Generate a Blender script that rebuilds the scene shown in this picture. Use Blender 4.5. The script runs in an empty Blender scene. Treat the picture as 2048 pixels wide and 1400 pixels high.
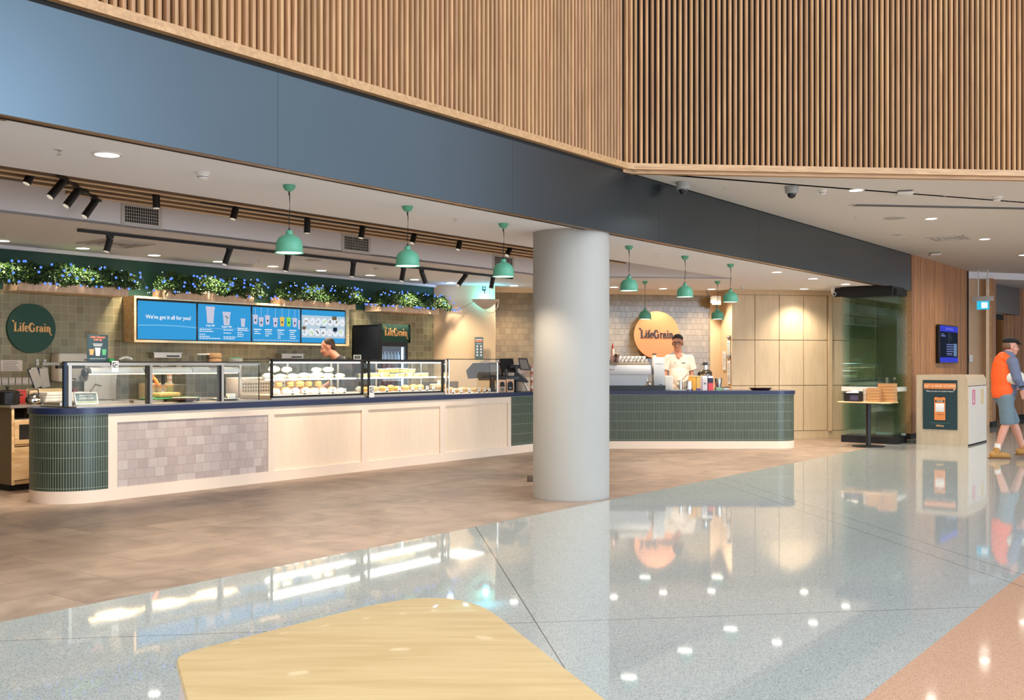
import bpy, bmesh, math, random
from mathutils import Matrix, Vector
random.seed(7)
PI = math.pi
# ------------------------------------------------------------------ camera
FPX = 2040.0; HOR = 728.0; CAMH = 1.36
TH = math.atan2(2575 - 1024, FPX); S_, C_ = math.sin(TH), math.cos(TH)
PHI = math.atan2(C_, S_)            # direction of the shop front (local x); local y points into the shop
PSI = math.radians(11.7)            # direction of the far end walls
scn = bpy.context.scene
COL = scn.collection
cam = bpy.data.cameras.new('camera'); camo = bpy.data.objects.new('camera', cam); COL.objects.link(camo)
cam.sensor_width = 36; cam.lens = 36 * FPX / 2048; cam.shift_y = (HOR - 700) / 2048
cam.clip_end = 200; cam.clip_start = 0.05
camo.location = (0, 0, CAMH); camo.rotation_euler = (PI / 2, 0, 0)
scn.camera = camo
# ------------------------------------------------------------------ world, daylight, exposure
w = bpy.data.worlds.new('world'); scn.world = w; w.use_nodes = True
bg = w.node_tree.nodes['Background']; bg.inputs[0].default_value = (0.86, 0.93, 1.0, 1); bg.inputs[1].default_value = 1.4
scn.view_settings.view_transform = 'Standard'; scn.view_settings.look = 'None'
scn.view_settings.exposure = 0.36; scn.view_settings.gamma = 1.0; scn.view_settings.use_curve_mapping = False
scn.cycles.max_bounces = 10; scn.cycles.transparent_max_bounces = 40; scn.cycles.diffuse_bounces = 6
scn.cycles.glossy_bounces = 5; scn.cycles.transmission_bounces = 8
scn.cycles.sample_clamp_indirect = 6; scn.cycles.caustics_reflective = False; scn.cycles.caustics_refractive = False

def area_light(name, loc, target, sx, sy, power, color):
    l = bpy.data.lights.new(name, 'AREA'); l.shape = 'RECTANGLE'; l.size = sx; l.size_y = sy
    l.energy = power; l.color = color
    o = bpy.data.objects.new(name, l); COL.objects.link(o); o.location = loc
    d = Vector(target) - Vector(loc); o.rotation_euler = d.to_track_quat('-Z', 'Y').to_euler()
    return o
# tall daylight windows of the terminal, to the right of and behind the photographer
area_light('window_daylight', (18, -3.6, 4.9), (-2, 6, 2.4), 12, 9.4, 1750, (0.60, 0.81, 1.0))
area_light('atrium_daylight', (-2, -3, 9.5), (3, 9, 2.5), 12, 8, 330, (1.0, 0.92, 0.80))

# ------------------------------------------------------------------ helpers
def uvw(u, v, z=0.0):
    return Vector((u * S_ - v * C_, u * C_ + v * S_, z))

def lin(c):
    return tuple(((x / 255) / 12.92 if x / 255 <= 0.04045 else ((x / 255 + 0.055) / 1.055) ** 2.4) for x in c)

_M = {}
def nt(name):
    m = bpy.data.materials.new(name); m.use_nodes = True
    t = m.node_tree; t.nodes.clear()
    out = t.nodes.new('ShaderNodeOutputMaterial')
    return m, t, out

def pm(name, rgb, rough=0.5, metal=0.0, var=0.06, scale=6.0, bump=0.0, spec=0.5, emit=0.0, emitc=None, coat=0.0):
    """principled material with a little procedural variation"""
    if name in _M: return _M[name]
    m, t, out = nt(name)
    b = t.nodes.new('ShaderNodeBsdfPrincipled'); t.links.new(b.outputs[0], out.inputs[0])
    c = lin(rgb)
    tc = t.nodes.new('ShaderNodeTexCoord'); n = t.nodes.new('ShaderNodeTexNoise')
    n.inputs['Scale'].default_value = scale; n.inputs['Detail'].default_value = 4
    t.links.new(tc.outputs['Object'], n.inputs['Vector'])
    mx = t.nodes.new('ShaderNodeMix'); mx.data_type = 'RGBA'
    mx.inputs[6].default_value = (*[x * (1 - var) for x in c], 1); mx.inputs[7].default_value = (*[min(1, x * (1 + var)) for x in c], 1)
    t.links.new(n.outputs[0], mx.inputs[0]); t.links.new(mx.outputs[2], b.inputs['Base Color'])
    b.inputs['Roughness'].default_value = rough; b.inputs['Metallic'].default_value = metal
    b.inputs['Specular IOR Level'].default_value = spec; b.inputs['Coat Weight'].default_value = coat
    if bump:
        bp = t.nodes.new('ShaderNodeBump'); bp.inputs['Strength'].default_value = bump; bp.inputs['Distance'].default_value = 0.01
        t.links.new(n.outputs[0], bp.inputs['Height']); t.links.new(bp.outputs[0], b.inputs['Normal'])
    if emit:
        b.inputs['Emission Color'].default_value = (*(lin(emitc) if emitc else c), 1); b.inputs['Emission Strength'].default_value = emit
    m.cycles.emission_sampling = 'NONE' if not emit else 'AUTO'
    _M[name] = m
    return m

def emis(name, rgb, strength, sample=False):
    if strength <= 1.35: strength *= .74
    if name in _M: return _M[name]
    m, t, out = nt(name)
    e = t.nodes.new('ShaderNodeEmission'); e.inputs[0].default_value = (*lin(rgb), 1); e.inputs[1].default_value = strength
    t.links.new(e.outputs[0], out.inputs[0])
    m.cycles.emission_sampling = 'AUTO' if sample else 'NONE'
    _M[name] = m; return m

def glass(name, tint=(1, 1, 1), rough=0.0, refl=1.0):
    if name in _M: return _M[name]
    m, t, out = nt(name)
    tr = t.nodes.new('ShaderNodeBsdfTransparent'); tr.inputs[0].default_value = (*tint, 1)
    gl = t.nodes.new('ShaderNodeBsdfGlossy'); gl.inputs['Roughness'].default_value = rough
    fr = t.nodes.new('ShaderNodeFresnel'); fr.inputs[0].default_value = 1.45
    ge = t.nodes.new('ShaderNodeNewGeometry'); im = t.nodes.new('ShaderNodeMapRange'); im.inputs['To Min'].default_value = 1.45; im.inputs['To Max'].default_value = 1 / 1.45
    t.links.new(ge.outputs['Backfacing'], im.inputs[0]); t.links.new(im.outputs[0], fr.inputs[0])
    mu = t.nodes.new('ShaderNodeMath'); mu.operation = 'MULTIPLY'; mu.inputs[1].default_value = refl
    mx = t.nodes.new('ShaderNodeMixShader')
    t.links.new(fr.outputs[0], mu.inputs[0]); t.links.new(mu.outputs[0], mx.inputs[0]); t.links.new(tr.outputs[0], mx.inputs[1]); t.links.new(gl.outputs[0], mx.inputs[2])
    t.links.new(mx.outputs[0], out.inputs[0])
    _M[name] = m; return m

def wood(name, a, b, rough=0.5, scale=(1.2, 14, 14), coords='Object', attr=False, var=0.35, coat=0.0):
    """grain along the first axis of the stretched coordinates"""
    if name in _M: return _M[name]
    m, t, out = nt(name)
    bs = t.nodes.new('ShaderNodeBsdfPrincipled'); t.links.new(bs.outputs[0], out.inputs[0])
    tc = t.nodes.new('ShaderNodeTexCoord'); mp = t.nodes.new('ShaderNodeMapping'); mp.inputs['Scale'].default_value = scale
    t.links.new(tc.outputs[coords], mp.inputs[0])
    n = t.nodes.new('ShaderNodeTexNoise'); n.inputs['Scale'].default_value = 3.0; n.inputs['Detail'].default_value = 6; n.inputs['Distortion'].default_value = 0.6
    t.links.new(mp.outputs[0], n.inputs['Vector'])
    cr = t.nodes.new('ShaderNodeValToRGB'); cr.color_ramp.elements[0].position = 0.3; cr.color_ramp.elements[1].position = 0.7
    cr.color_ramp.elements[0].color = (*lin(a), 1); cr.color_ramp.elements[1].color = (*lin(b), 1)
    t.links.new(n.outputs[0], cr.inputs[0]); last = cr.outputs[0]
    if attr:
        at = t.nodes.new('ShaderNodeAttribute'); at.attribute_name = 'rnd'
        hs = t.nodes.new('ShaderNodeHueSaturation'); t.links.new(last, hs.inputs['Color'])
        mr = t.nodes.new('ShaderNodeMapRange'); mr.inputs['To Min'].default_value = 1 - var; mr.inputs['To Max'].default_value = 1 + var * 0.6
        t.links.new(at.outputs['Fac'], mr.inputs[0]); t.links.new(mr.outputs[0], hs.inputs['Value'])
        mr2 = t.nodes.new('ShaderNodeMapRange'); mr2.inputs['To Min'].default_value = 0.495; mr2.inputs['To Max'].default_value = 0.504
        fr = t.nodes.new('ShaderNodeMath'); fr.operation = 'FRACT'; ml = t.nodes.new('ShaderNodeMath'); ml.operation = 'MULTIPLY'; ml.inputs[1].default_value = 7.31
        t.links.new(at.outputs['Fac'], ml.inputs[0]); t.links.new(ml.outputs[0], fr.inputs[0]); t.links.new(fr.outputs[0], mr2.inputs[0]); t.links.new(mr2.outputs[0], hs.inputs['Hue'])
        last = hs.outputs[0]
    t.links.new(last, bs.inputs['Base Color']); bs.inputs['Roughness'].default_value = rough; bs.inputs['Coat Weight'].default_value = coat
    _M[name] = m; return m

def tiles(name, w_, h_, grout, cols, gcol, rough=0.25, offset=0.0, bump=0.3, bias=0.0, cloud=0.15, coords='UV', gw=0.5, rv=0.0):
    """tile grid in metres: cols = list of tile colours picked per tile"""
    if name in _M: return _M[name]
    m, t, out = nt(name); N = t.nodes.new; L = t.links.new
    bs = N('ShaderNodeBsdfPrincipled'); L(bs.outputs[0], out.inputs[0])
    tc = N('ShaderNodeTexCoord')
    br = N('ShaderNodeTexBrick'); br.offset = offset; br.offset_frequency = 2; br.squash = 1
    br.inputs['Scale'].default_value = 1; br.inputs['Brick Width'].default_value = w_; br.inputs['Row Height'].default_value = h_
    br.inputs['Mortar Size'].default_value = grout; br.inputs['Mortar Smooth'].default_value = 0.1
    br.inputs['Color1'].default_value = (0, 0, 0, 1); br.inputs['Color2'].default_value = (1, 1, 1, 1); br.inputs['Mortar'].default_value = (0, 0, 0, 1)
    br.inputs['Bias'].default_value = bias
    L(tc.outputs[coords], br.inputs['Vector'])
    cr = N('ShaderNodeValToRGB'); el = cr.color_ramp.elements
    for i, c in enumerate(cols):
        p = i / (len(cols) - 1)
        e = el[i] if i < 2 and (i == 0 or len(cols) == 2) else el.new(p)
        e.position = p; e.color = (*lin(c), 1)
    if len(cols) > 2:
        el[len(cols) - 1].position = 1.0; el[len(cols) - 1].color = (*lin(cols[-1]), 1)
    L(br.outputs['Color'], cr.inputs[0])
    n = N('ShaderNodeTexNoise'); n.inputs['Scale'].default_value = 9; n.inputs['Detail'].default_value = 5; L(tc.outputs[coords], n.inputs['Vector'])
    hs = N('ShaderNodeHueSaturation'); mr = N('ShaderNodeMapRange'); mr.inputs['To Min'].default_value = 1 - cloud * 2; mr.inputs['To Max'].default_value = 1 + cloud * 2
    L(n.outputs[0], mr.inputs[0]); L(mr.outputs[0], hs.inputs['Value']); L(cr.outputs[0], hs.inputs['Color'])
    mx = N('ShaderNodeMix'); mx.data_type = 'RGBA'; L(br.outputs['Fac'], mx.inputs[0]); L(hs.outputs[0], mx.inputs[6]); mx.inputs[7].default_value = (*lin(gcol), 1)
    L(mx.outputs[2], bs.inputs['Base Color'])
    rr = N('ShaderNodeMapRange'); rr.inputs['To Min'].default_value = rough; rr.inputs['To Max'].default_value = 0.8; L(br.outputs['Fac'], rr.inputs[0]); L(rr.outputs[0], bs.inputs['Roughness'])
    if bump:
        ad = N('ShaderNodeMath'); ad.operation = 'MULTIPLY_ADD'; ad.inputs[1].default_value = -1.0
        ms = N('ShaderNodeMath'); ms.operation = 'MULTIPLY'; ms.inputs[1].default_value = 0.35; L(n.outputs[0], ms.inputs[0])
        L(br.outputs['Fac'], ad.inputs[0]); L(ms.outputs[0], ad.inputs[2])
        bp = N('ShaderNodeBump'); bp.inputs['Strength'].default_value = bump; bp.inputs['Distance'].default_value = 0.003
        L(ad.outputs[0], bp.inputs['Height']); L(bp.outputs[0], bs.inputs['Normal'])
    _M[name] = m; return m

ORD = ['first', 'second', 'third', 'fourth', 'fifth', 'sixth', 'seventh', 'eighth', 'ninth', 'tenth', 'eleventh', 'twelfth', 'thirteenth']
class MB:
    """collects shapes and links them as ONE mesh object"""
    def __init__(self):
        self.bm = bmesh.new(); self.uv = self.bm.loops.layers.uv.new('UVMap'); self.M = Matrix.Identity(4); self.mi = 0
        self.smooth = False; self.rnd = None
    def vs(self, pts): return [self.bm.verts.new(self.M @ Vector(p)) for p in pts]
    def face(self, vs, uvs=None, smooth=None):
        try: f = self.bm.faces.new(vs)
        except ValueError: return None
        f.material_index = self.mi; f.smooth = self.smooth if smooth is None else smooth
        if uvs:
            for l, q in zip(f.loops, uvs): l[self.uv].uv = q
        return f
    def box(self, x0, x1, y0, y1, z0, z1, bev=0.0):
        if bev: return self.rbox(x0, x1, y0, y1, z0, z1, bev)
        v = self.vs([(x0, y0, z0), (x1, y0, z0), (x1, y1, z0), (x0, y1, z0), (x0, y0, z1), (x1, y0, z1), (x1, y1, z1), (x0, y1, z1)])
        for f, uq in (((0, 1, 5, 4), ((x0, z0), (x1, z0), (x1, z1), (x0, z1))), ((1, 2, 6, 5), ((y0, z0), (y1, z0), (y1, z1), (y0, z1))),
                      ((2, 3, 7, 6), ((x1, z0), (x0, z0), (x0, z1), (x1, z1))), ((3, 0, 4, 7), ((y1, z0), (y0, z0), (y0, z1), (y1, z1))),
                      ((4, 5, 6, 7), ((x0, y0), (x1, y0), (x1, y1), (x0, y1))), ((3, 2, 1, 0), ((x0, y1), (x1, y1), (x1, y0), (x0, y0)))):
            self.face([v[i] for i in f], uq, False)
        return self
    def rbox(self, x0, x1, y0, y1, z0, z1, r):
        r = min(r, (x1 - x0) / 2.01, (y1 - y0) / 2.01, (z1 - z0) / 2.01)
        ring = []
        for z, k in ((z0, 1), (z0 + r * .3, .3), (z0 + r, 0), (z1 - r, 0), (z1 - r * .3, .3), (z1, 1)):
            o = r * k
            c = []
            for (cx, cy, a0) in ((x1 - r, y0 + r, -90), (x1 - r, y1 - r, 0), (x0 + r, y1 - r, 90), (x0 + r, y0 + r, 180)):
                for a in (0, 30, 60, 90):
                    q = math.radians(a0 + a); rr = r - o * .9
                    c.append((cx + rr * math.cos(q), cy + rr * math.sin(q), z))
            ring.append(self.vs(c))
        n = 16
        for a, b in zip(ring, ring[1:]):
            for i in range(n): self.face([a[i], a[(i + 1) % n], b[(i + 1) % n], b[i]])
        self.face(list(reversed(ring[0])), None, False); self.face(ring[-1], None, False)
        return self
    def lathe(self, prof, seg=24, cx=0, cy=0, cz=0, cap=True, ax='z'):
        rings = []
        for r, z in prof:
            pts = []
            for i in range(seg):
                a = 2 * PI * i / seg; p = (r * math.cos(a), r * math.sin(a), z)
                if ax == 'y': p = (p[0], z, p[1])
                elif ax == 'x': p = (z, p[0], p[1])
                pts.append((p[0] + cx, p[1] + cy, p[2] + cz))
            rings.append(self.vs(pts))
        s = 0; self_len = [0]
        for (r0, z0), (r1, z1) in zip(prof, prof[1:]):
            s += math.hypot(r1 - r0, z1 - z0); self_len.append(s)
        R = max(r for r, z in prof)
        for k, (a, b) in enumerate(zip(rings, rings[1:])):
            for i in range(seg):
                j = (i + 1) % seg
                q = (a[i], a[j], b[j], b[i]) if ax != 'y' else (a[j], a[i], b[i], b[j])
                u0, u1 = 2 * PI * R * i / seg, 2 * PI * R * (i + 1) / seg
                self.face(q, [(u0, self_len[k]), (u1, self_len[k]), (u1, self_len[k + 1]), (u0, self_len[k + 1])], True)
        if cap:
            self.face(list(reversed(rings[0])), None, False); self.face(rings[-1], None, False)
        return self
    def cyl(self, cx, cy, z0, z1, r, seg=20, r2=None):
        return self.lathe([(r, z0), (r if r2 is None else r2, z1)], seg, cx, cy)
    def rod(self, p0, p1, r0, r1=None, seg=10):
        r1 = r0 if r1 is None else r1
        p0, p1 = Vector(p0), Vector(p1); d = (p1 - p0)
        if d.length < 1e-6: return self
        q = d.to_track_quat('Z', 'Y').to_matrix().to_4x4(); old = self.M
        self.M = old @ Matrix.Translation(p0) @ q; self.lathe([(r0, 0), (r1, d.length)], seg); self.M = old
        return self
    def tube(self, pts, r, seg=8, close=False):
        pts = [Vector(p) for p in pts]; n = len(pts); rings = []
        up = Vector((0, 0, 1))
        for i, p in enumerate(pts):
            d = (pts[min(n - 1, i + 1)] - pts[max(0, i - 1)]).normalized()
            a = d.cross(up)
            if a.length < 1e-3: a = d.cross(Vector((1, 0, 0)))
            a.normalize(); b = d.cross(a)
            rr = r[i] if isinstance(r, (list, tuple)) else r
            rings.append(self.vs([p + a * rr * math.cos(2 * PI * k / seg) + b * rr * math.sin(2 * PI * k / seg) for k in range(seg)]))
        for A, B in zip(rings, rings[1:]):
            for k in range(seg): self.face([A[k], A[(k + 1) % seg], B[(k + 1) % seg], B[k]], None, True)
        self.face(list(reversed(rings[0])), None, False); self.face(rings[-1], None, False)
        return self
    def ball(self, c, rx, ry=None, rz=None, seg=14, rot=None):
        ry = rx if ry is None else ry; rz = rx if rz is None else rz
        old = self.M; self.M = old @ Matrix.Translation(c) @ (rot.to_4x4() if rot else Matrix.Identity(4)) @ Matrix.Diagonal((rx, ry, rz, 1))
        n = max(5, seg // 2)
        self.lathe([(max(1e-3, math.sin(PI * i / n)), -math.cos(PI * i / n)) for i in range(n + 1)], seg); self.M = old
        return self
    def prism(self, poly, z0, z1, smooth=False):
        a = self.vs([(x, y, z0) for x, y in poly]); b = self.vs([(x, y, z1) for x, y in poly]); n = len(poly); s = 0
        for i in range(n):
            j = (i + 1) % n; d = math.dist(poly[i], poly[j])
            self.face([a[i], a[j], b[j], b[i]], [(s, z0), (s + d, z0), (s + d, z1), (s, z1)], smooth); s += d
        self.face(b, [(p[0], p[1]) for p in poly], False); self.face(list(reversed(a)), [(p[0], p[1]) for p in reversed(poly)], False)
        return self
    def xz(self, poly, y0, y1):      # outline in x-z, thickness along y (y0 front)
        a = self.vs([(x, y0, z) for x, z in poly]); b = self.vs([(x, y1, z) for x, z in poly]); n = len(poly)
        for i in range(n):
            j = (i + 1) % n; self.face([a[j], a[i], b[i], b[j]])
        self.face(a, [(p[0], p[1]) for p in poly], False); self.face(list(reversed(b)), [(p[0], p[1]) for p in reversed(poly)], False)
        return self
    def strip(self, path, z0, z1, s0=0.0, thick=0.0, smooth=True):
        """wall along a path (x,y); outside is on the right-hand side of travel; UV in metres"""
        n = len(path); nor = []
        for i in range(n):
            d = Vector(path[min(n - 1, i + 1)]) - Vector(path[max(0, i - 1)]); d.normalize(); nor.append(Vector((-d.y, d.x)))
        a = self.vs([(p[0], p[1], z0) for p in path]); b = self.vs([(p[0], p[1], z1) for p in path]); s = s0
        ia = self.vs([(p[0] + q.x * thick, p[1] + q.y * thick, z0) for p, q in zip(path, nor)]); ib = self.vs([(p[0] + q.x * thick, p[1] + q.y * thick, z1) for p, q in zip(path, nor)])
        for i in range(n - 1):
            d = math.dist(path[i], path[i + 1])
            self.face([a[i], a[i + 1], b[i + 1], b[i]], [(s, z0), (s + d, z0), (s + d, z1), (s, z1)], smooth)
            self.face([ia[i + 1], ia[i], ib[i], ib[i + 1]], None, smooth)
            self.face([b[i], b[i + 1], ib[i + 1], ib[i]], None, False); self.face([ia[i], ia[i + 1], a[i + 1], a[i]], None, False)
            s += d
        self.face([ia[0], a[0], b[0], ib[0]], None, False); self.face([a[-1], ia[-1], ib[-1], b[-1]], None, False)
        return s
    def build(self, name, mats, parent=None, loc=(0, 0, 0), rz=0.0, rot=None):
        me = bpy.data.meshes.new(name); bmesh.ops.recalc_face_normals(self.bm, faces=self.bm.faces[:]) if getattr(self, 'recalc', False) else None
        self.bm.to_mesh(me); self.bm.free()
        me.set_sharp_from_angle(angle=math.radians(42))
        for m in (mats if isinstance(mats, (list, tuple)) else [mats]): me.materials.append(m)
        o = bpy.data.objects.new(name, me); COL.objects.link(o)
        o.location = loc; o.rotation_euler = rot if rot else (0, 0, rz)
        if parent: o.parent = parent
        return o

def tag(o, label, cat, group=None, kind=None):
    if label: o['label'] = label
    if cat: o['category'] = cat
    if group: o['group'] = group
    if kind: o['kind'] = kind
    return o
def thing(name, label, cat, loc=(0, 0, 0), rz=0.0, group=None):
    o = bpy.data.objects.new(name, None); o.empty_display_size = 0.1; COL.objects.link(o); o.location = loc; o.rotation_euler = (0, 0, rz)
    return tag(o, label, cat, group)
def structure(o): o['kind'] = 'structure'; return o
def dup(root, loc=None, rz=None, label=None, rot=None):
    """copy of a thing with copies of its parts and their sub-parts"""
    r = root.copy(); COL.objects.link(r)
    if loc is not None: r.location = loc
    if rz is not None: r.rotation_euler = (0, 0, rz)
    if rot is not None: r.rotation_euler = rot
    if label: r['label'] = label
    kids = [c for c in bpy.data.objects if c.parent == root]
    for ch in kids:
        c = ch.copy(); COL.objects.link(c); c.parent = r
        for g in [x for x in bpy.data.objects if x.parent == ch]:
            d = g.copy(); COL.objects.link(d); d.parent = c
    return r

def text_geo(mb, s, size, x=0, z=0, y=0.0, align='CENTER', depth=0.001, bold=0.0, spacing=1.0):
    """lettering facing local -y, added to mb as flat raised letters"""
    cu = bpy.data.curves.new('txt', 'FONT'); cu.body = s; cu.size = size; cu.align_x = align; cu.extrude = depth; cu.offset = bold; cu.space_character = spacing
    cu.resolution_u = 2
    o = bpy.data.objects.new('txt', cu); COL.objects.link(o); bpy.context.view_layer.update()
    me = bpy.data.meshes.new_from_object(o.evaluated_get(bpy.context.evaluated_depsgraph_get()))
    b2 = bmesh.new(); b2.from_mesh(me); mp = {}
    for v in b2.verts: mp[v] = mb.bm.verts.new(mb.M @ Vector((x + v.co.x, y - v.co.z, z + v.co.y)))
    for f in b2.faces: mb.face([mp[v] for v in f.verts], None, False)
    b2.free(); bpy.data.objects.remove(o); bpy.data.curves.remove(cu); bpy.data.meshes.remove(me)
    return mb

def arc(cx, cy, rx, ry, a0, a1, w0, w1, n=14, wm=None):
    o = []
    for i in range(n + 1):
        f = i / n; a = math.radians(a0 + (a1 - a0) * f)
        ww = w0 + (w1 - w0) * math.sin(PI * f) if wm is None else w0 + (w1 - w0) * abs(math.cos(a))
        o.append((cx + rx * math.cos(a), cy + ry * math.sin(a), ww))
    return o
GL = {
 'L': (.60, [[(.17, .9, .06), (.17, .75, .16), (.17, .04, .17)], [(.0, .03, .06), (.5, .03, .07)], [(.5, .03, .05), (.54, .28, .1)],
        [(-.16, 1.2, .02), (-.08, 1.13, .16), (.03, 1.02, .1), (.1, .9, .04), (.17, .8, .1)], [(.2, .78, .06), (.3, 1.0, .03)]]),
 'i': (.28, [[(.14, 0, .15), (.14, .6, .15)], [(.02, .58, .05), (.14, .58, .05)], [(.02, .025, .05), (.26, .025, .05)], [(.14, .75, .03), (.14, .83, .17), (.14, .91, .03)]]),
 'f': (.33, [[(.15, 0, .15), (.15, .75, .15), (.2, .92, .09), (.3, .95, .05), (.36, .88, .12)], [(.0, .58, .06), (.32, .58, .06)], [(.03, .025, .05), (.27, .025, .05)]]),
 'e': (.46, [arc(.22, .3, .16, .28, 5, 325, .05, .15), [(.1, .33, .05), (.38, .33, .05)]]),
 'G': (.74, [arc(.33, .46, .26, .44, 45, 325, .06, .2), [(.56, .0, .13), (.56, .38, .13)], [(.4, .39, .05), (.7, .39, .05)], [(.52, .78, .05), (.55, .62, .1)]]),
 'r': (.40, [[(.14, 0, .15), (.14, .6, .15)], [(.02, .58, .05), (.14, .58, .05)], [(.02, .025, .05), (.28, .025, .05)], [(.2, .42, .05), (.28, .56, .08), (.36, .5, .13)]]),
 'a': (.48, [arc(.18, .18, .1, .17, 60, 300, .05, .14), [(.06, .44, .12), (.14, .57, .05), (.26, .57, .08), (.34, .42, .15), (.34, .0, .15)], [(.16, .35, .04), (.34, .36, .04)], [(.34, .03, .05), (.46, .03, .06)]]),
 'n': (.56, [[(.14, 0, .15), (.14, .6, .15)], [(.02, .58, .05), (.14, .58, .05)], [(.02, .025, .05), (.24, .025, .05)], [(.2, .42, .05), (.3, .57, .08), (.4, .45, .15), (.41, .05, .15), (.42, -.12, .1), (.5, -.22, .05), (.58, -.3, .15), (.68, -.36, .02)]]),
}
def logo(mb, cx, cz, width, y, depth=0.006):
    """the shop's serif wordmark with its two leaves, facing local -y"""
    word = 'LifeGrain'; tot = sum(GL[c][0] for c in word); s = width / tot; x = cx - width / 2
    for c in word:
        adv, strokes = GL[c]
        for st in strokes:
            n = len(st); Lp, Rp = [], []
            for i, (px_, py_, ww) in enumerate(st):
                ww = ww * 1.22
                a = st[max(0, i - 1)]; b = st[min(n - 1, i + 1)]; dx, dy = b[0] - a[0], b[1] - a[1]; l = math.hypot(dx, dy) or 1
                nx, ny = -dy / l * ww / 2, dx / l * ww / 2
                Lp.append((x + (px_ + nx) * s, cz + (py_ - .35 + ny) * s)); Rp.append((x + (px_ - nx) * s, cz + (py_ - .35 - ny) * s))
            for i in range(n - 1):
                q = [Lp[i], Rp[i], Rp[i + 1], Lp[i + 1]]
                f = mb.vs([(p[0], y, p[1]) for p in q]); mb.face(f); mb.face(mb.vs([(p[0], y + depth, p[1]) for p in reversed(q)]))
                e = mb.vs([(p[0], y, p[1]) for p in (Lp[i], Lp[i + 1], Rp[i], Rp[i + 1])]); g = mb.vs([(p[0], y + depth, p[1]) for p in (Lp[i], Lp[i + 1], Rp[i], Rp[i + 1])])
                mb.face([e[0], e[1], g[1], g[0]]); mb.face([e[3], e[2], g[2], g[3]])
        x += adv * s
    return mb
# ------------------------------------------------------------------ materials
M_ceil = pm('ceiling_white', (236, 239, 245), 0.8, var=0.015)
M_ceil2 = pm('trough_white', (234, 236, 244), 0.8, var=0.015)
M_oceil = pm('outer_ceiling_white', (214, 211, 206), 0.8, var=0.02)
M_cream = pm('cream_laminate', (234, 214, 194), 0.55, var=0.02)
M_creamp = wood('pale_ply', (234, 211, 185), (238, 217, 192), 0.5, (6, 6, .8))
M_ply = wood('maple_ply', (205, 176, 134), (222, 196, 155), 0.5, (9, 9, 0.9))
M_plyh = wood('maple_ply_flat', (196, 160, 112), (232, 202, 158), 0.5, (1.0, 9, 9))
M_oak = wood('oak_slats', (160, 118, 80), (190, 149, 106), 0.55, (10, 10, 0.7), attr=True, var=0.2)
M_oakflat = wood('oak_trim', (168, 128, 88), (196, 156, 112), 0.5, (0.7, 12, 12))
M_oakwall = wood('oak_wall', (146, 96, 54), (184, 131, 82), 0.5, (10, 10, 0.6), attr=True, var=0.25)
M_batten = wood('ceiling_batten', (124, 102, 80), (146, 122, 96), 0.6, (0.8, 10, 10), attr=True, var=0.15)
M_black = pm('black_metal', (24, 24, 26), 0.45, var=0.1)
M_blackm = pm('matt_black', (16, 16, 17), 0.75, var=0.1)
M_navy = pm('navy_stone', (26, 37, 72), 0.3, var=0.12, scale=60)
M_fascia = pm('dark_metal_fascia', (80, 90, 98), 0.27, metal=1.0, var=0.05, scale=1.5)
M_bronze = pm('bronze_track', (150, 116, 84), 0.35, metal=0.7, var=0.05)
M_greenp = pm('deep_green_paint', (22, 68, 58), 0.6, var=0.04)
M_darkback = pm('dark_backing', (22, 17, 13), 0.9)
M_white = pm('white_plastic', (225, 225, 222), 0.4, var=0.01)
M_steel = pm('brushed_steel', (190, 182, 172), 0.3, metal=1.0, var=0.06, scale=20)
M_chrome = pm('chrome', (215, 212, 205), 0.12, metal=1.0, var=0.02)
M_conc = pm('painted_concrete', (167, 164, 158), 0.6, var=0.035, scale=2.5, bump=0.15)
M_paper = pm('paper', (236, 228, 216), 0.8, var=0.01)
M_grey = pm('mid_grey_print', (120, 118, 114), 0.8)
M_txtd = pm('dark_print', (30, 34, 36), 0.7)
M_glass = glass('clear_glass', (0.97, 0.985, 0.975))
M_gglass = glass('green_tinted_glass', (0.918, 0.964, 0.956), refl=1.0)
M_beige = pm('beige_wall', (212, 184, 146), 0.7, var=0.03, scale=2)
M_wallpink = pm('plain_beige_wall', (206, 176, 146), 0.7, var=0.03)
M_wtile = tiles('olive_wall_tiles', .098, .098, .0022, [(120, 108, 76), (138, 128, 93), (150, 141, 107), (128, 123, 90), (156, 146, 113)], (186, 176, 140), 0.3, cloud=.05)
M_btile = tiles('greige_wall_tiles', .105, .105, .0016, [(126, 106, 77), (132, 113, 83), (144, 124, 93), (129, 109, 79), (136, 117, 87)], (118, 100, 74), 0.14, offset=.37, cloud=.1, bump=.9)
M_ktile = tiles('green_finger_tiles', .0255, .1485, .0028, [(36, 47, 38), (45, 56, 46), (51, 62, 50), (41, 52, 42)], (134, 146, 128), 0.28, cloud=.12, bump=.25)
M_mtile = tiles('mauve_mosaic_tiles', .115, .098, .0016, [(174, 156, 150), (190, 173, 165), (181, 164, 157), (200, 185, 177), (177, 160, 154)], (146, 132, 127), 0.25, offset=.3, cloud=.05)

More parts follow.
